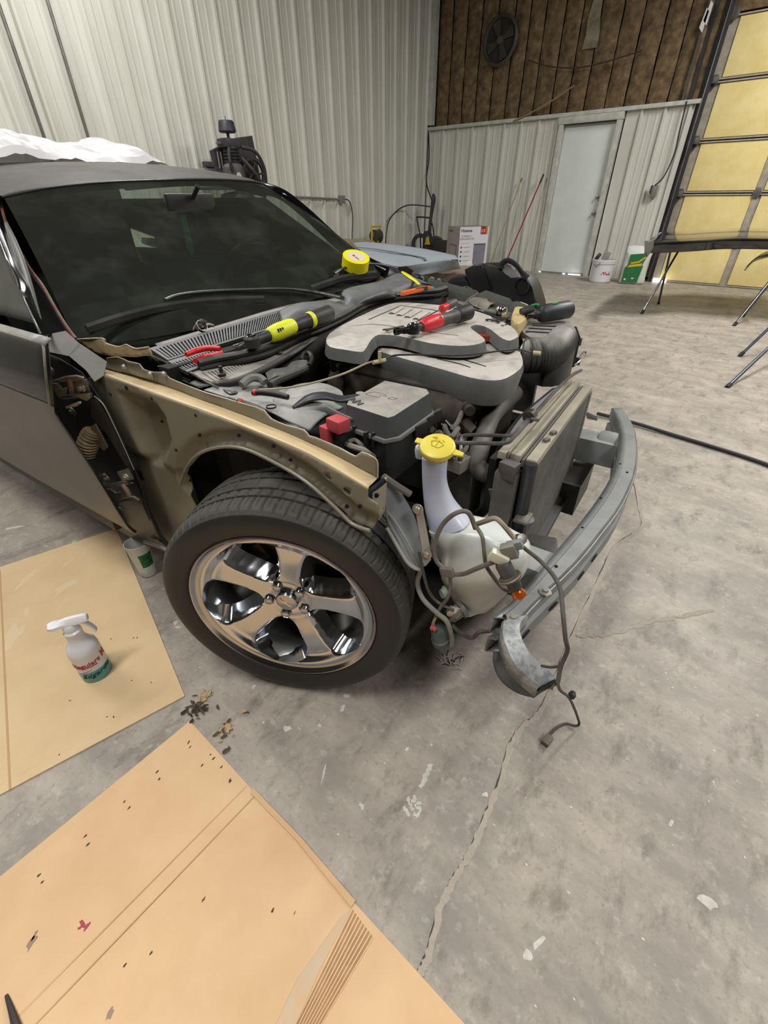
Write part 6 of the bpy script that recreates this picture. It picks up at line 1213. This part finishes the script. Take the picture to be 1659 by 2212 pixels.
# leaf litter and metal scraps
lf=[M('leaf_brown','#4b3a2c','#5f4b3a',rough=.9,scale=40),M('leaf_tan','#a48a64','#bfa67c',rough=.9,scale=30),M('leaf_dark','#2f241c',rough=.9)]
rnd=random.Random(21)
def leafpile(label,P_,n,spread,mats,name='dry_leaves'):
    c=V(*P_); t=thing(name,label,'leaves',(c.x,c.y,0))
    for i in range(n):
        a=rnd.uniform(0,2*PI); d=rnd.gauss(0,spread); L=rnd.uniform(.004,.015); w=L*rnd.uniform(.15,.6); rr=rnd.uniform(0,PI)
        P=[(L*math.cos(q)*(1+rnd.uniform(-.3,.3)),w*math.sin(q)*(1+rnd.uniform(-.4,.4))) for q in [2*PI*k/8 for k in range(8)]]
        bm=nb(); vs=[bm.verts.new((x,y,.002+abs(y)*.35+rnd.uniform(0,.003))) for x,y in P]; bm.faces.new(vs); bmesh.ops.triangulate(bm,faces=bm.faces[:])
        o=obj('leaf',bm,mats[i%len(mats)],t); o.location=(d*math.cos(a),d*math.sin(a),.001); o.rotation_euler=(0,0,rr); s=o.modifiers.new('s','SOLIDIFY'); s.thickness=.0007
    return t
leafpile('scatter of dark broken leaves at the tip of the tan cardboard',(-0.969,0.233,0),46,.026,[lf[0],lf[2]])
leafpile('crumbled pale leaf between the dusty cardboard corner and the wheel',(-0.993,0.282,0),20,.011,[lf[1]])
leafpile('pair of dry leaves with a dark stem on the floor right of the tan cardboard tip',(-0.839,0.255,0),26,.016,[lf[0],lf[1]])
leafpile('single brown leaf against the edge of the tan cardboard',(-0.787,0.225,0),3,.004,[lf[0]])
leafpile('pale curled leaf lying in front of the wheel',(-0.841,0.331,0),4,.008,[lf[1],lf[0]])
t=thing('metal_scraps','small pile of broken clips and wire bits under the headlamp connector','scrap',(-0.458,0.893,0)); rnd=random.Random(2)
for i in range(20):
    a=rnd.uniform(0,PI); x=rnd.gauss(0,.03); y=rnd.gauss(0,.018); L=rnd.uniform(.012,.035); tube('clip_piece',[(x,y,.003),(x+L*math.cos(a)*.5,y+L*math.sin(a)*.5,.005+rnd.uniform(0,.01)),(x+L*math.cos(a),y+L*math.sin(a),.003)],.0018,M('scrap_white','#a8a79c',rough=.5) if i%3 else gri,t,seg=5,n=2)
# loom end lying on the floor belongs to the car
tube('bumper_loom',[(0.764,-0.76,0.44),(0.775,-0.714,0.36),(0.798,-0.644,0.26),(0.821,-0.583,0.15),(0.842,-0.542,0.06),(0.853,-0.532,0.02),(0.844,-0.538,0.01),(0.819,-0.543,0.006),(0.798,-0.575,0.006),(0.789,-0.606,0.006)],.0038,wir2,car,seg=7,n=5)
box('loom_connector',(0.788,-0.628,0.01),(.022,.034,.018),M('connector_taupe','#5d564a','#736a5c',rough=.6),car,rot=E3(z=-12),bev=.003); lathe('loom_clip',[(0,.01),(.008,.008),(.010,0),(.008,-.01)],gri,car,8,frame((0.804,-0.633,0.26),(0,-1,.3)))
o=tube('air_hose',[(-0.755,3.379,0.02),(-0.481,3.366,0.02),(-0.256,3.342,0.014),(-0.035,3.308,0.014),(0.168,3.27,0.014),(0.332,3.219,0.014),(0.582,3.097,0.014),(1.6,1.6,.014),(2.1,1.9,.014)],.0125,M('hose_black','#1b1b1d','#2b2b2c',rough=.5),None,seg=8,n=6)
tag(o,'black air hose crossing the bare floor to the right of the crash beam','hose')
t=thing('floor_strap','dark tapering strap end lying on the tan cardboard at the lower left','strap',(-0.713,-0.356,0.005))
q=[V(*(-0.711,-0.355,0.008))-V(*(-0.713,-0.356,0.005)),V(*(-0.676,-0.355,0.01))-V(*(-0.713,-0.356,0.005)),V(*(-0.63,-0.356,0.012))-V(*(-0.713,-0.356,0.005))]
tube('strap',q,[.003,.0055,.009],M('strap_dark','#33292a','#453a3a',rough=.7),t,seg=8)
# ---------------- far things ----------------
# sprayed grey panel beyond the car
pnl=M('panel_bluegrey','#7f8890','#8f969b',rough=.6,scale=4,c3='#9aa0a3',th=.5,w=.25)
t=thing('car_hood','blue-grey primed hood panel resting on boxes beyond the car','car hood',(-6.939,9.678,0))
c0=V(*(-6.939,9.678,0))
def off0(p,c=c0): p=V(*p); return (p.x-c.x,p.y-c.y,p.z)
rows=[[(-4.768,5.158,0.83),(-4.533,5.156,0.85),(-3.884,4.924,0.86),(-3.226,4.663,0.86),(-2.721,4.47,0.84)],
      [(-4.256,4.684,0.83),(-4,4.63,0.845),(-3.426,4.344,0.855),(-2.958,4.159,0.855),(-2.624,4.331,0.84)],
      [(-3.984,4.446,0.83),(-3.824,4.49,0.83),(-3.351,4.249,0.84),(-2.915,4.061,0.845),(-2.585,4.286,0.83)],
      [(-3.293,3.807,0.82),(-3.023,3.693,0.83),(-2.812,3.669,0.83),(-2.748,3.935,0.83),(-2.591,4.307,0.82)],
      [(-2.929,3.612,0.76),(-2.888,3.719,0.76),(-2.833,3.806,0.74),(-2.729,3.997,0.76),(-2.634,4.413,0.76)],
      [(-2.923,3.708,0.72),(-2.89,3.808,0.72),(-2.834,3.852,0.7),(-2.727,4.005,0.72),(-2.689,4.538,0.72)]]
patch('hood_skin',[[off0(p) for p in r] for r in rows],pnl,t,n=4,nu=4,thick=.02)
tube('hood_crease',[off0(p) for p in ((-4.137,4.536,0.845),(-3.766,4.438,0.85),(-3.245,4.192,0.858),(-2.829,4.032,0.852),(-2.742,3.956,0.84))],.012,M('crease_dark_grey','#5d646a',rough=.6),t,seg=6,flat=.4)
cbx=M('box_brown','#6f6058','#7d6d63',rough=.8,scale=4)
b=box('cardboard_box',(-3.15,4.62,.34),(1.1,.7,.68),cbx,None,rot=E3(z=25)); tag(b,'brown cardboard box under the blue-grey hood panel','box')
t=thing('refrigerator_box','white and grey refrigerator carton standing by the ribbed back wall','box',(-5.22,8.95,0),(0,0,R(-30)))
WB_=.62; DBX=.5; HB=.86
box('carton',(0,0,HB/2),(DBX,WB_,HB),M('carton_grey','#8d8680','#989189',rough=.6,scale=5),t)
box('front_print',(DBX/2+.001,0,HB/2),(.003,WB_,HB),M('carton_white','#cfcdd2',rough=.45),t)
FT=lambda y,z: frame((DBX/2+.004,y,z),(1,0,0),(0,1,0))
dk_=M('print_dark','#3c3a44',rough=.5); ltg=M('print_grey','#9a9aa2',rough=.5)
text('brand_text','Hisense',.075,FT(-.17,.80),dk_,t,bold=True,ext=.0005); text('product_text','COMPACT',.045,FT(-.17,.71),M('print_mid','#6c6a76'),t,ext=.0005); text('product_text','REFRIGERATOR',.045,FT(-.15,.665),M('print_mid','#6c6a76'),t,ext=.0005)
for k in range(4):
    lathe('icon_dot',[(0,.002),(.016,.002),(.018,0)],dk_ if k else M('icon_red','#8a4034'),t,14,FT(-.26,.53-.075*k)); box('text_line',(DBX/2+.003,-.14,.53-.075*k),(.002,.14,.012),ltg,t)
box('text_line',(DBX/2+.003,-.17,.60),(.002,.20,.006),ltg,t)
box('size_badge',(DBX/2+.003,.19,.80),(.003,.11,.13),M('badge_red','#8e2420',rough=.5),t); box('badge_edge',(DBX/2+.003,.265,.80),(.003,.04,.13),M('badge_orange','#c96a34',rough=.5),t); text('badge_text','3.3',.07,frame((DBX/2+.006,.185,.79),(1,0,0),(0,1,0)),M('carton_white','#cfcdd2'),t,bold=True)
box('picture_fridge',(DBX/2+.003,.14,.34),(.003,.26,.46),M('picture_grey','#7d7d88','#62626e',rough=.4,scale=3),t); box('picture_top',(DBX/2+.005,.14,.575),(.003,.26,.016),dk_,t); lathe('picture_circle',[(0,.003),(.07,.003),(.075,0)],M('carton_white','#cfcdd2'),t,24,FT(-.05,.22))
box('side_print',(.0,-WB_/2-.002,.42),(.30,.003,.30),M('side_print_dark','#66605a',rough=.6),t); box('side_print_window',(.0,-WB_/2-.004,.42),(.26,.003,.26),M('carton_grey','#8d8680'),t); text('side_text','Hisense',.05,frame((-.1,-WB_/2-.003,.79),(0,-1,0),(1,0,0)),dk_,t,ext=.0005)
# black plastic splash shield behind the car
bp_=M('shield_black','#121315','#1d1f22',rough=.45,scale=4)
YL_=3.6
t=thing('bumper_cover','black plastic bumper corner with round fog lamp hole and thin loop, standing behind the car','bumper cover',(-2.0,YL_,0))
def o2(p): return (p[0]+2.0,p[1]-YL_,p[2])
body=[(-2.1,3.6,0.821),(-2.082,3.6,0.849),(-2.025,3.6,0.876),(-1.935,3.6,0.888),(-1.854,3.6,0.893),(-1.785,3.6,0.878),(-1.734,3.6,0.834),(-1.689,3.6,0.799),(-1.629,3.6,0.807),(-1.574,3.6,0.837),(-1.54,3.6,0.811),(-1.5,3.6,0.758),(-1.443,3.6,0.658),(-1.416,3.6,0.579),(-1.828,3.6,0.599),(-2.01,3.6,0.685)]
hb=poly('shell',[o2(p) for p in body],.16,bp_,t,(0,-1,0),bev=.012)
lowr=[o2((-1.416,3.6,0.579)),o2((-1.828,3.6,0.599)),o2((-2.01,3.6,0.685))]
poly('shell',[lowr[2],lowr[1],lowr[0],(lowr[0][0],0,0),(lowr[2][0],0,0)],.14,bp_,t,(0,-1,0),bev=.01)
poly('side_facet',[(lambda p:(p[0],p[1]-.02,p[2]))(o2(p)) for p in ((-2.089,3.6,0.842),(-2.025,3.6,0.872),(-1.934,3.6,0.881),(-1.837,3.6,0.718),(-2.013,3.6,0.712))],.02,M('facet_black','#08090a',rough=.5),t,(0,-1,0),bev=.004)
tube('loop',[o2(p) for p in ((-1.779,3.6,0.869),(-1.776,3.6,0.901),(-1.741,3.6,0.925),(-1.694,3.6,0.918),(-1.644,3.6,0.891),(-1.599,3.6,0.851),(-1.559,3.6,0.816))],[.018,.014,.012,.011,.011,.012,.02],bp_,t,seg=8,flat=1.6)
h0=o2((-1.58,3.6,0.767)); lathe('lamp_hole_rim',[(.055,-.01),(.062,.008),(.055,.018),(.048,.004),(.045,-.03)],bp_,t,28,frame((h0[0],h0[1]-.005,h0[2]),(0,-1,0))); lathe('lamp_hole',[(0,.002),(.05,.002)],slotm,t,28,frame((h0[0],h0[1]-.006,h0[2]),(0,-1,0)))
poly('small_arch',[o2(p) for p in ((-2.257,3.6,0.726),(-2.233,3.6,0.763),(-2.18,3.6,0.784),(-2.096,3.6,0.784),(-2.052,3.6,0.743),(-2.029,3.6,0.7),(-2.19,3.6,0.696))],.1,bp_,t,(0,-1,0),bev=.008)
# mop and broom stick against the wainscot
t=thing('mop','long red mop handle with black grip leaning against the ribbed wall by the door','mop',(-4.80,9.85,0))
tube('handle',[(0,0,.12),(.33,.42,1.56)],.014,M('handle_red','#8c2430',rough=.4),t,seg=8); tube('grip',[(.325,.41,1.53),(.355,.45,1.67)],.018,gri,t,seg=8); box('mop_head',(.02,-.03,.10),(.30,.10,.07),M('mop_red','#a82a34',rough=.5),t,rot=E3(z=20),bev=.02); tube('mop_frame',[(-.12,0,.15),(.0,0,.2),(.14,0,.14)],.014,steel,t)
t=thing('broom_stick','plain tan wooden stick leaning against the ribbed wall left of the red mop','broom',(-5.20,9.9,0)); tube('handle',[(0,0,.0),(.30,.42,1.60)],.012,M('wood_stick','#9a8467','#ab9577',rough=.7,scale=10),t,seg=8); tube('tip',[(.295,.41,1.56),(.305,.425,1.62)],.016,M('stick_tip','#8a5a50',rough=.6),t,seg=8)
# bucket and bag
t=thing('paint_bucket','white plastic bucket with red hardware-store print beside the walk door','bucket',(-2.80,9.80,0))
lathe('pail',[(0,.0),(.165,.0),(.17,.01),(.19,.30),(.195,.305),(.205,.31),(.205,.325),(.196,.33),(.205,.335),(.208,.37),(.20,.375),(.195,.37),(.18,.02),(0,.015)],M('bucket_white','#cdccd0',rough=.4),t,40)
a0=math.atan2(-9.8,2.8); text_wrap('store_logo','ACE',.15,.186,a0+R(26),.18,M('logo_red','#9e1f38',rough=.4),t,bold=True,sx=.62,shear=.2); text_wrap('store_tagline','The helpful place',.022,.18,a0+R(34),.115,M('logo_red','#9e1f38'),t)
tube('bail_handle',[(.0,-.205,.33),(-.05,-.235,.27),(-.1,-.2,.30)],.006,steel,t); box('rag',(-.13,.0,.40),(.06,.12,.1),M('rag_dark','#35353a',rough=.8),t,rot=E3(20,30,10),bev=.02); box('scraper',(.0,.05,.42),(.12,.02,.14),M('scraper_grey','#8f8d88',rough=.5),t,rot=E3(5,15,20),bev=.004)
t=thing('feed_bag','tall white bag with green and yellow print standing by the overhead door','bag',(-2.28,9.93,0),(0,0,R(15)))
rings=[]
for z_,w,d in ((0,.19,.07),(.03,.21,.10),(.15,.20,.11),(.3,.20,.11),(.42,.20,.10),(.50,.215,.08),(.56,.20,.03),(.585,.20,.012)):
    rings.append([(w*math.copysign(abs(math.cos(a))**.6,math.cos(a))+.01*math.sin(z_*18),d*math.copysign(abs(math.sin(a))**.8,math.sin(a)),z_+.015*math.sin(a*2+z_*9)*(z_>.5)) for a in [2*PI*k/20 for k in range(20)]])
bg=loft('sack',rings,M('bag_white','#c8cac6',rough=.35,coat=.2),t,n=3)
def dec(name,P,mat,yy=-.112): return prism(name,P,.004,mat,t,frame((0,yy+.004,0),(0,-1,0),(1,0,0)))
gB=M('bag_green','#1f6238','#2a6f40',rough=.4,scale=9); yB=M('bag_yellow','#c9a820',rough=.4)
dec('green_panel',[(-.17,.03),(.09,.03),(.12,.30),(-.13,.31),(-.17,.26)],gB,-.118); dec('green_band',[(-.13,.31),(.10,.30),(.15,.50),(-.13,.47)],gB,-.116); dec('yellow_strip',[(-.13,.27),(.09,.30),(.10,.34),(-.10,.31)],yB,-.121); dec('yellow_swoosh',[(-.10,.345),(.02,.37),(.12,.45),(.12,.42),(.04,.35),(-.08,.325)],yB,-.121)
text('bag_text','LAWN',.04,frame((-.02,-.1225,.365),(0,-1,0),(1,0,.2)),M('bag_text_gold','#e0c860'),t) if 0 else None
box('bag_mark',(-.12,-.121,.08),(.03,.003,.03),M('bag_white','#c8cac6'),t); box('bag_mark',(-.0,-.121,.10),(.04,.003,.02),M('bag_white','#c8cac6'),t)
# right-hand outlet, cable and switch box on the back wall
st_=M('outlet_steel','#8f8c86',rough=.35,metal=.6)
t=thing('outlet_box','metal outlet box with plugged cord on the ribbed wall by the overhead door','outlet',(-2.42,BY-.05,1.38)); box('box',(0,0,0),(.09,.07,.17),st_,t,bev=.008); box('bell_cover',(-.05,-.05,.02),(.05,.06,.16),chr_,t,bev=.02)
tube('cord',[(.0,-.05,.08),(.10,-.05,.2),(.16,-.04,.5),(.14,-.04,.8),(.12,-.03,1.15)],.011,gri,t,seg=6)
# exhaust fan on insulation and wires
t=thing('wall_fan','round dark exhaust fan set in the brown insulation','fan',(-5.72,BY-.03,3.66))
fd=M('fan_dark','#38332f','#4a443e',rough=.6,scale=9); lathe('shroud',[(.31,-.02),(.35,.03),(.31,.06),(.29,.03),(.29,-.03)],fd,t,40,frame((0,0,0),(0,-1,0))); lathe('back_plate',[(0,.0),(.30,.0)],M('fan_black','#1d1a18','#2b2623',rough=.8,scale=8),t,32,frame((0,0,0),(0,-1,0)))
for k in range(4): prism('blade',[(.05,-.03),(.26,-.11),(.28,.05),(.06,.03)],.01,M('fan_blade_dusty','#2f2a26','#3d3630',rough=.8,scale=7),t,frame((0,-.02,0),(0,-1,0),(math.cos(k*PI/2+.5),0,math.sin(k*PI/2+.5))))
lathe('hub',[(0,.06),(.05,.055),(.07,.02),(.07,0)],fd,t,20,frame((0,0,0),(0,-1,0)))
o=tube('wall_cable',[(-5.245,10.33,2.501),(-4.958,10.33,2.579),(-4.581,10.33,2.708),(-4.162,10.33,2.893)],.012,M('cable_tan','#8f7a5c',rough=.6),None,seg=6); tag(o,'tan cable running up across the lower edge of the insulation','cable')
o=tube('wall_cable',[(-5.104,10.34,3.323),(-4.645,10.34,3.187),(-4.14,10.34,3.118),(-3.685,10.34,3.138),(-3.168,10.34,3.198)],.010,M('cable_darkbrown','#3a2e22',rough=.8),None,seg=6); tag(o,'thin dark cable sagging across the middle of the insulation','cable')
# cords and conduits on the left wall
t=thing('wall_conduit','grey conduit with outlet box and hanging black cord on the left wall','conduit',(LX+.04,7.5,1.30)); tube('conduit',[(0,-1.3,.04),(0,-.9,.03),(0,0,0)],.02,galv,t,seg=8); box('outlet_box',(.02,.03,0),(.06,.14,.12),st_,t,bev=.006)
tube('cord',[(.05,.1,.0),(.06,.22,-.05),(.06,.28,-.3),(.05,.25,-.6),(.04,.27,-.9)],.010,gri,t,seg=6)
for k,y in enumerate((3.17,2.68)):
    o=tube('wall_pipe',[(LX+.06,y,1.5),(LX+.06,y,CEIL-.02)],.018,M('pipe_zinc','#77736e','#8f8b85',rough=.3,metal=.7),None,seg=10); tag(o,('vertical metal pipe on the left wall ending behind the plastic sheeting peak' if k==0 else 'vertical metal pipe on the left wall nearest the left edge of the picture'),'pipe')
# air compressor behind the car roof
cd=M('compressor_black','#26252a','#3a373a',rough=.5,scale=10,c3='#55504f',th=.55)
CX_=-6.6
t=thing('air_compressor','dusty black vertical air compressor with belt guard against the left wall','compressor',(CX_,4.75,0))
lathe('tank',[(0,.12),(.22,.16),(.30,.28),(.30,1.25),(.22,1.38),(0,1.42)],cd,t,32)
for a in (45,135,225,315): box('foot',(.2*math.cos(R(a)),.2*math.sin(R(a)),.08),(.06,.06,.17),cd,t)
box('top_plate',(0,.0,1.44),(.4,.95,.03),cd,t)
lathe('crankcase',[(0,0),(.13,.0),(.14,.05),(.14,.22),(.10,.27),(.09,.30)],M('pump_iron','#4a464a','#5f5a5c',rough=.5,scale=12),t,24,Matrix.Translation((0,.0,1.46)))
lathe('cylinder',[(.095,.0)]+[(.095+.02*(k%2),.02+.018*k) for k in range(10)]+[(.09,.21)],cd,t,24,Matrix.Translation((0,.0,1.70)))
box('cylinder_head',(0,.0,1.94),(.20,.26,.10),cd,t,bev=.025); tube('filter_pipe',[(0,-.0,1.98),(0,.0,2.06)],.02,cd,t); lathe('air_filter',[(0,.0),(.10,.0),(.115,.015),(.10,.11),(.09,.125),(0,.125)],M('filter_black','#2b2d33',rough=.5),t,28,Matrix.Translation((0,.0,2.05))); tube('filter_stud',[(0,0,2.17),(0,0,2.22)],.006,steel,t)
tube('head_stub',[(0,-.12,1.93),(0,-.20,1.93)],.02,steel,t)
tube('intercooler_pipe',[(.1,-.09,1.88),(.16,-.15,1.75),(.14,-.12,1.62)],.022,cd,t); tube('discharge_pipe',[(.1,.12,1.9),(.17,.28,1.86),(.17,.40,1.70),(.15,.42,1.50),(.1,.40,1.42)],.022,cd,t); tube('discharge_pipe',[(.14,.06,1.78),(.2,.16,1.66),(.18,.3,1.52),(.15,.36,1.46)],.024,cd,t)
gd_=poly('belt_guard',[(-.12,.22,2.02),(-.12,.50,2.06),(-.12,.56,1.44),(-.12,-.18,1.44),(-.12,-.22,1.86)],.05,cd,t,(1,0,0),bev=.008)
lathe('flywheel',[(.16,-.02),(.20,-.02),(.20,.02),(.16,.02),(.16,-.02)],cd,t,32,frame((-.03,.36,1.62),(1,0,0)))
for k in range(5): tube('flywheel_spoke',[(-.03,.36,1.62),(-.03,.36+.17*math.cos(k*2*PI/5),1.62+.17*math.sin(k*2*PI/5))],.014,cd,t,seg=6)
lathe('motor',[(0,-.14),(.08,-.14),(.10,-.11),(.10,.11),(.08,.14),(0,.14)],cd,t,24,frame((0,-.36,1.58),(0,1,0))); box('motor_box',(.02,-.40,1.70),(.1,.12,.06),cd,t,bev=.01); lathe('motor_fan_cover',[(0,.03),(.06,.03),(.09,.0)],M('motor_grey','#6a6664',rough=.5),t,20,frame((.0,-.50,1.58),(0,-1,0)))
for k in range(6): box('guard_slat',(-.08,-.16+.05*k,1.72),(.01,.012,.26),M('slat_grey','#8a8880',rough=.5),t)
lathe('nameplate',[(0,.003),(.04,.003),(.042,0)],M('plate_white','#b9b9b4',rough=.5),t,20,frame((.145,-.03,1.58),(1,0,0))@Matrix.Diagonal((1,1.0,1,1)))
# yellow reel stand, hose cart and brown box beyond the windshield
t=thing('cord_reel','yellow tubular stand with a cord reel by the left wall','cord reel',(-6.85,8.12,0)); yr=M('frame_yellow','#c2a522','#b39a24',rough=.5,scale=8)
for s in (-1,1): tube('frame_leg',[(.0,.15*s,.0),(-.0,.15*s,.35),(0,.13*s,.84)],.018,yr,t,seg=8)
for z_ in (.86,.60,.30): tube('frame_bar',[(0,-.14,z_-.01),(0,.14,z_-.01)],.018,yr,t,seg=8)
lathe('reel',[(0,-.08),(.12,-.08),(.12,-.07),(.07,-.06),(.07,.06),(.12,.07),(.12,.08),(0,.08)],M('reel_dark','#3b3730',rough=.6),t,24,frame((0,0,.68),(0,1,0))); tube('reel_cord',[(.0,-.1,.72),(-.0,0,.79),(0,.1,.7),(0,0,.6),(0,-.09,.7)],.012,M('reel_tan','#8d8468',rough=.6),t,seg=6)
t=thing('hose_cart','black hose reel cart with bent handle and yellow fitting in the room corner','hose cart',(-6.72,9.75,0))
tube('cart_handle',[(-.2,.0,.62),(-.30,0,.92),(-.28,0,.96),(.02,0,.95),(.06,0,.93),(.16,0,.70),(.22,0,.1)],.016,gri,t,seg=8,n=4); tube('cart_leg',[(-.2,0,.65),(-.14,0,.08)],.016,gri,t,seg=8)
lathe('wheel',[(.13,-.03),(.2,-.03),(.21,0),(.2,.03),(.13,.03),(.13,-.03)],gri,t,28,frame((-.12,-.1,.45),(.3,-1,0))); lathe('wheel',[(.0,-.06),(.18,-.06),(.2,0),(.18,.06),(0,.06)],rub,t,28,frame((.2,.05,.42),(.5,-1,0)))
lathe('motor_body',[(0,0),(.10,0),(.10,.5),(.06,.55),(0,.56)],gri,t,20,Matrix.Translation((0,0,.15))); prism('yellow_fitting',[(-.07,0),(.07,0),(.05,.04),(.02,.15),(-.03,.13),(-.04,.04)],.03,yr,t,frame((.12,-.15,.46),(0,-1,0),(1,0,0)))
tube('lance',[(.0,.05,.5),(.0,.12,1.0),(.02,.15,1.28),(0,.16,1.38)],[.045,.035,.05,.02],gri,t,seg=8); tube('hose_loop',[(.0,.1,1.15),(-.35,-.3,1.18),(-.42,-.75,1.0),(-.42,-.95,.7),(-.42,-1.0,.05)],.014,M('hose_olive','#33322a',rough=.6),t,seg=7)
tube('supply_hose',[(.02,.15,1.2),(-.4,.45,1.6),(-.47,.62,2.0),(-.46,.55,2.45)],.014,gri,t,seg=6)
box('pump_block',(.36,.0,.42),(.22,.2,.24),M('pump_dark','#2a2829',rough=.6),t,bev=.01)
t_=box('shipping_box',(-6.6,6.9,.34),(.6,1.0,.68),M('carton_tan','#8f8068','#9a8b72',rough=.8),None,rot=E3(z=8)); tag(t_,'tan cardboard carton beyond the far windshield pillar','box')
# black hood on folding stands
hbk=M('hood_black','#0b0b0d','#161616',rough=.1,coat=.8,scale=2)
t=thing('car_hood','glossy black hood laid across folding metal stands by the overhead door','car hood',(-.7,7.5,0))
def o3(p): return (p[0]+.7,p[1]-7.5,p[2])
rows=[]
for v,zz in ((0,0),(.18,.035),(.4,.05),(.7,.055),(1,.035)):
    r=[]
    for a,b in (((-1.548,6.991,0.84),(-1.684,8.632,0.87)),((-1.356,7.116,0.85),(-1.518,9.029,0.88)),((-1.079,7.207,0.87),(-1.263,9.708,0.9)),((-0.797,7.554,0.885),(-0.954,10.172,0.92)),((-0.397,7.635,0.895),(-0.45,10.705,0.93)),((0.199,7.791,0.89),(0.188,10.383,0.92))):
        a,b=V(*a),V(*b); b=a+(b-a)*min(1,1.5/(b-a).length); q=a.lerp(b,v)+V(0,0,zz); r.append(o3(q))
    rows.append(r)
front=[(x,y-.01,z-.05) for x,y,z in rows[0]]; front2=[(x,y+.03,z-.11) for x,y,z in rows[0]]
patch('hood_panel',[front2,front]+rows,hbk,t,n=4,nu=4,thick=.012)
patch('inner_frame',[[(x,y+.08,z-.03) for x,y,z in rows[0]],[(x,y,z-.05) for x,y,z in rows[2]],[(x,y,z-.04) for x,y,z in rows[4]]],M('hood_under','#1a191b',rough=.5),t,n=3,nu=3,thick=.01)
poly('corner_lamp',[o3(p) for p in ((-1.605,7.117,0.84),(-1.496,7.107,0.84),(-1.394,6.676,0.8),(-1.388,6.479,0.74),(-1.456,6.584,0.78))],.02,M('lamp_bracket','#55534f',rough=.25,metal=.6),t)
chs=M('stand_chrome','#a9abb0',rough=.18,metal=1); chd=M('stand_blue_steel','#4f5a68','#5e6876',rough=.35,metal=.7); rbt=M('foot_rubber','#171515',rough=.7)
def stand(label,legs,loc):
    t=thing('folding_stand',label,'stand',loc,group=None)
    for foot,top,m_ in legs:
        a=V(*foot)-V(*loc); b=V(*top)-V(*loc); l=tube('leg',[a,b],.014,m_,t,seg=10); d=(b-a).normalized(); tube('rubber_foot',[a-d*.005,a+d*.05],.019,rbt,l,seg=10)
    return t
s1=stand('folding metal stand under the left end of the black hood',[((-1.428,7.294,0),(-1.25,7.75,.80),chs),((-1.413,8.157,0),(-1.30,7.35,.79),chd),((-1.05,7.29,0),(-1.05,7.80,.80),chs),((-1.05,8.16,0),(-1.05,7.40,.79),chd)] if 0 else [((-1.428,7.294,0),(-1.28,7.72,.80),chs),((-1.413,8.157,0),(-1.35,7.45,.79),chd)],(-1.38,7.6,0))
tube('top_bar',[(-.02,.1,.80),(.30,.12,.81)],.014,chs,s1,seg=8); tube('top_bar',[(.0,-.15,.79),(.30,-.13,.80)],.014,chd,s1,seg=8)
s2=stand('folding metal stand under the middle of the black hood',[((-0.355,7.237,0),(-.10,7.85,.80),chs),((-0.336,7.91,0),(-.08,7.40,.80),chd)],(-.2,7.55,0)); tube('top_bar',[(.1,.3,.80),(.4,.3,.81)],.014,chs,s2,seg=8)
l1a,l1b,l2a,l2b=V(*(-0.135,5.769,0)),V(*(0.069,6.066,0.4)),V(*(-0.1,4.661,0)),V(*(0.206,5.936,0.42))
t1=l1a+(l1b-l1a)*2; t2_=l2a+(l2b-l2a)*1.9
s3=stand('nearer folding stand with steep blue-grey legs at the right edge',[(l1a,t1,chd),(l2a,t2_,chd),((t1.x+.35,l1a.y,0),(l1a.x+.45,t1.y,t1.z),chd),((t2_.x+.4,l2a.y,0),(l2a.x+.5,t2_.y,t2_.z),chd)],(.5,5.4,0))
for a,b in ((t1,t2_),(V(l1a.x+.45,t1.y,t1.z),V(l2a.x+.5,t2_.y,t2_.z))): tube('top_bar',[a-V(.5,5.4,0),b-V(.5,5.4,0)],.014,chd,s3,seg=8)
t=thing('fender_panel','tan curved panel tip resting over the stand at the right edge','fender',(.0,7.0,0))
patch('panel',[[V(*a)-V(.0,7.0,0),V(*b)-V(.0,7.0,0)] for a,b in (((-0.493,7.68,0.55),(-0.487,7.633,0.56)),((-0.464,8.005,0.62),(-0.464,8.153,0.66)),((-0.362,8.428,0.66),(-0.377,8.834,0.7)),((-0.094,8.926,0.68),(-0.11,9.567,0.72)))],M('panel_taupe','#8d8368',rough=.3,coat=.4),t,n=4,nu=2,thick=.02)
# daylight under the overhead door corner
box('daylight_gap',(.16,-.01,.03),(.22,.03,.06),M('daylight','#ffffff'),gd)
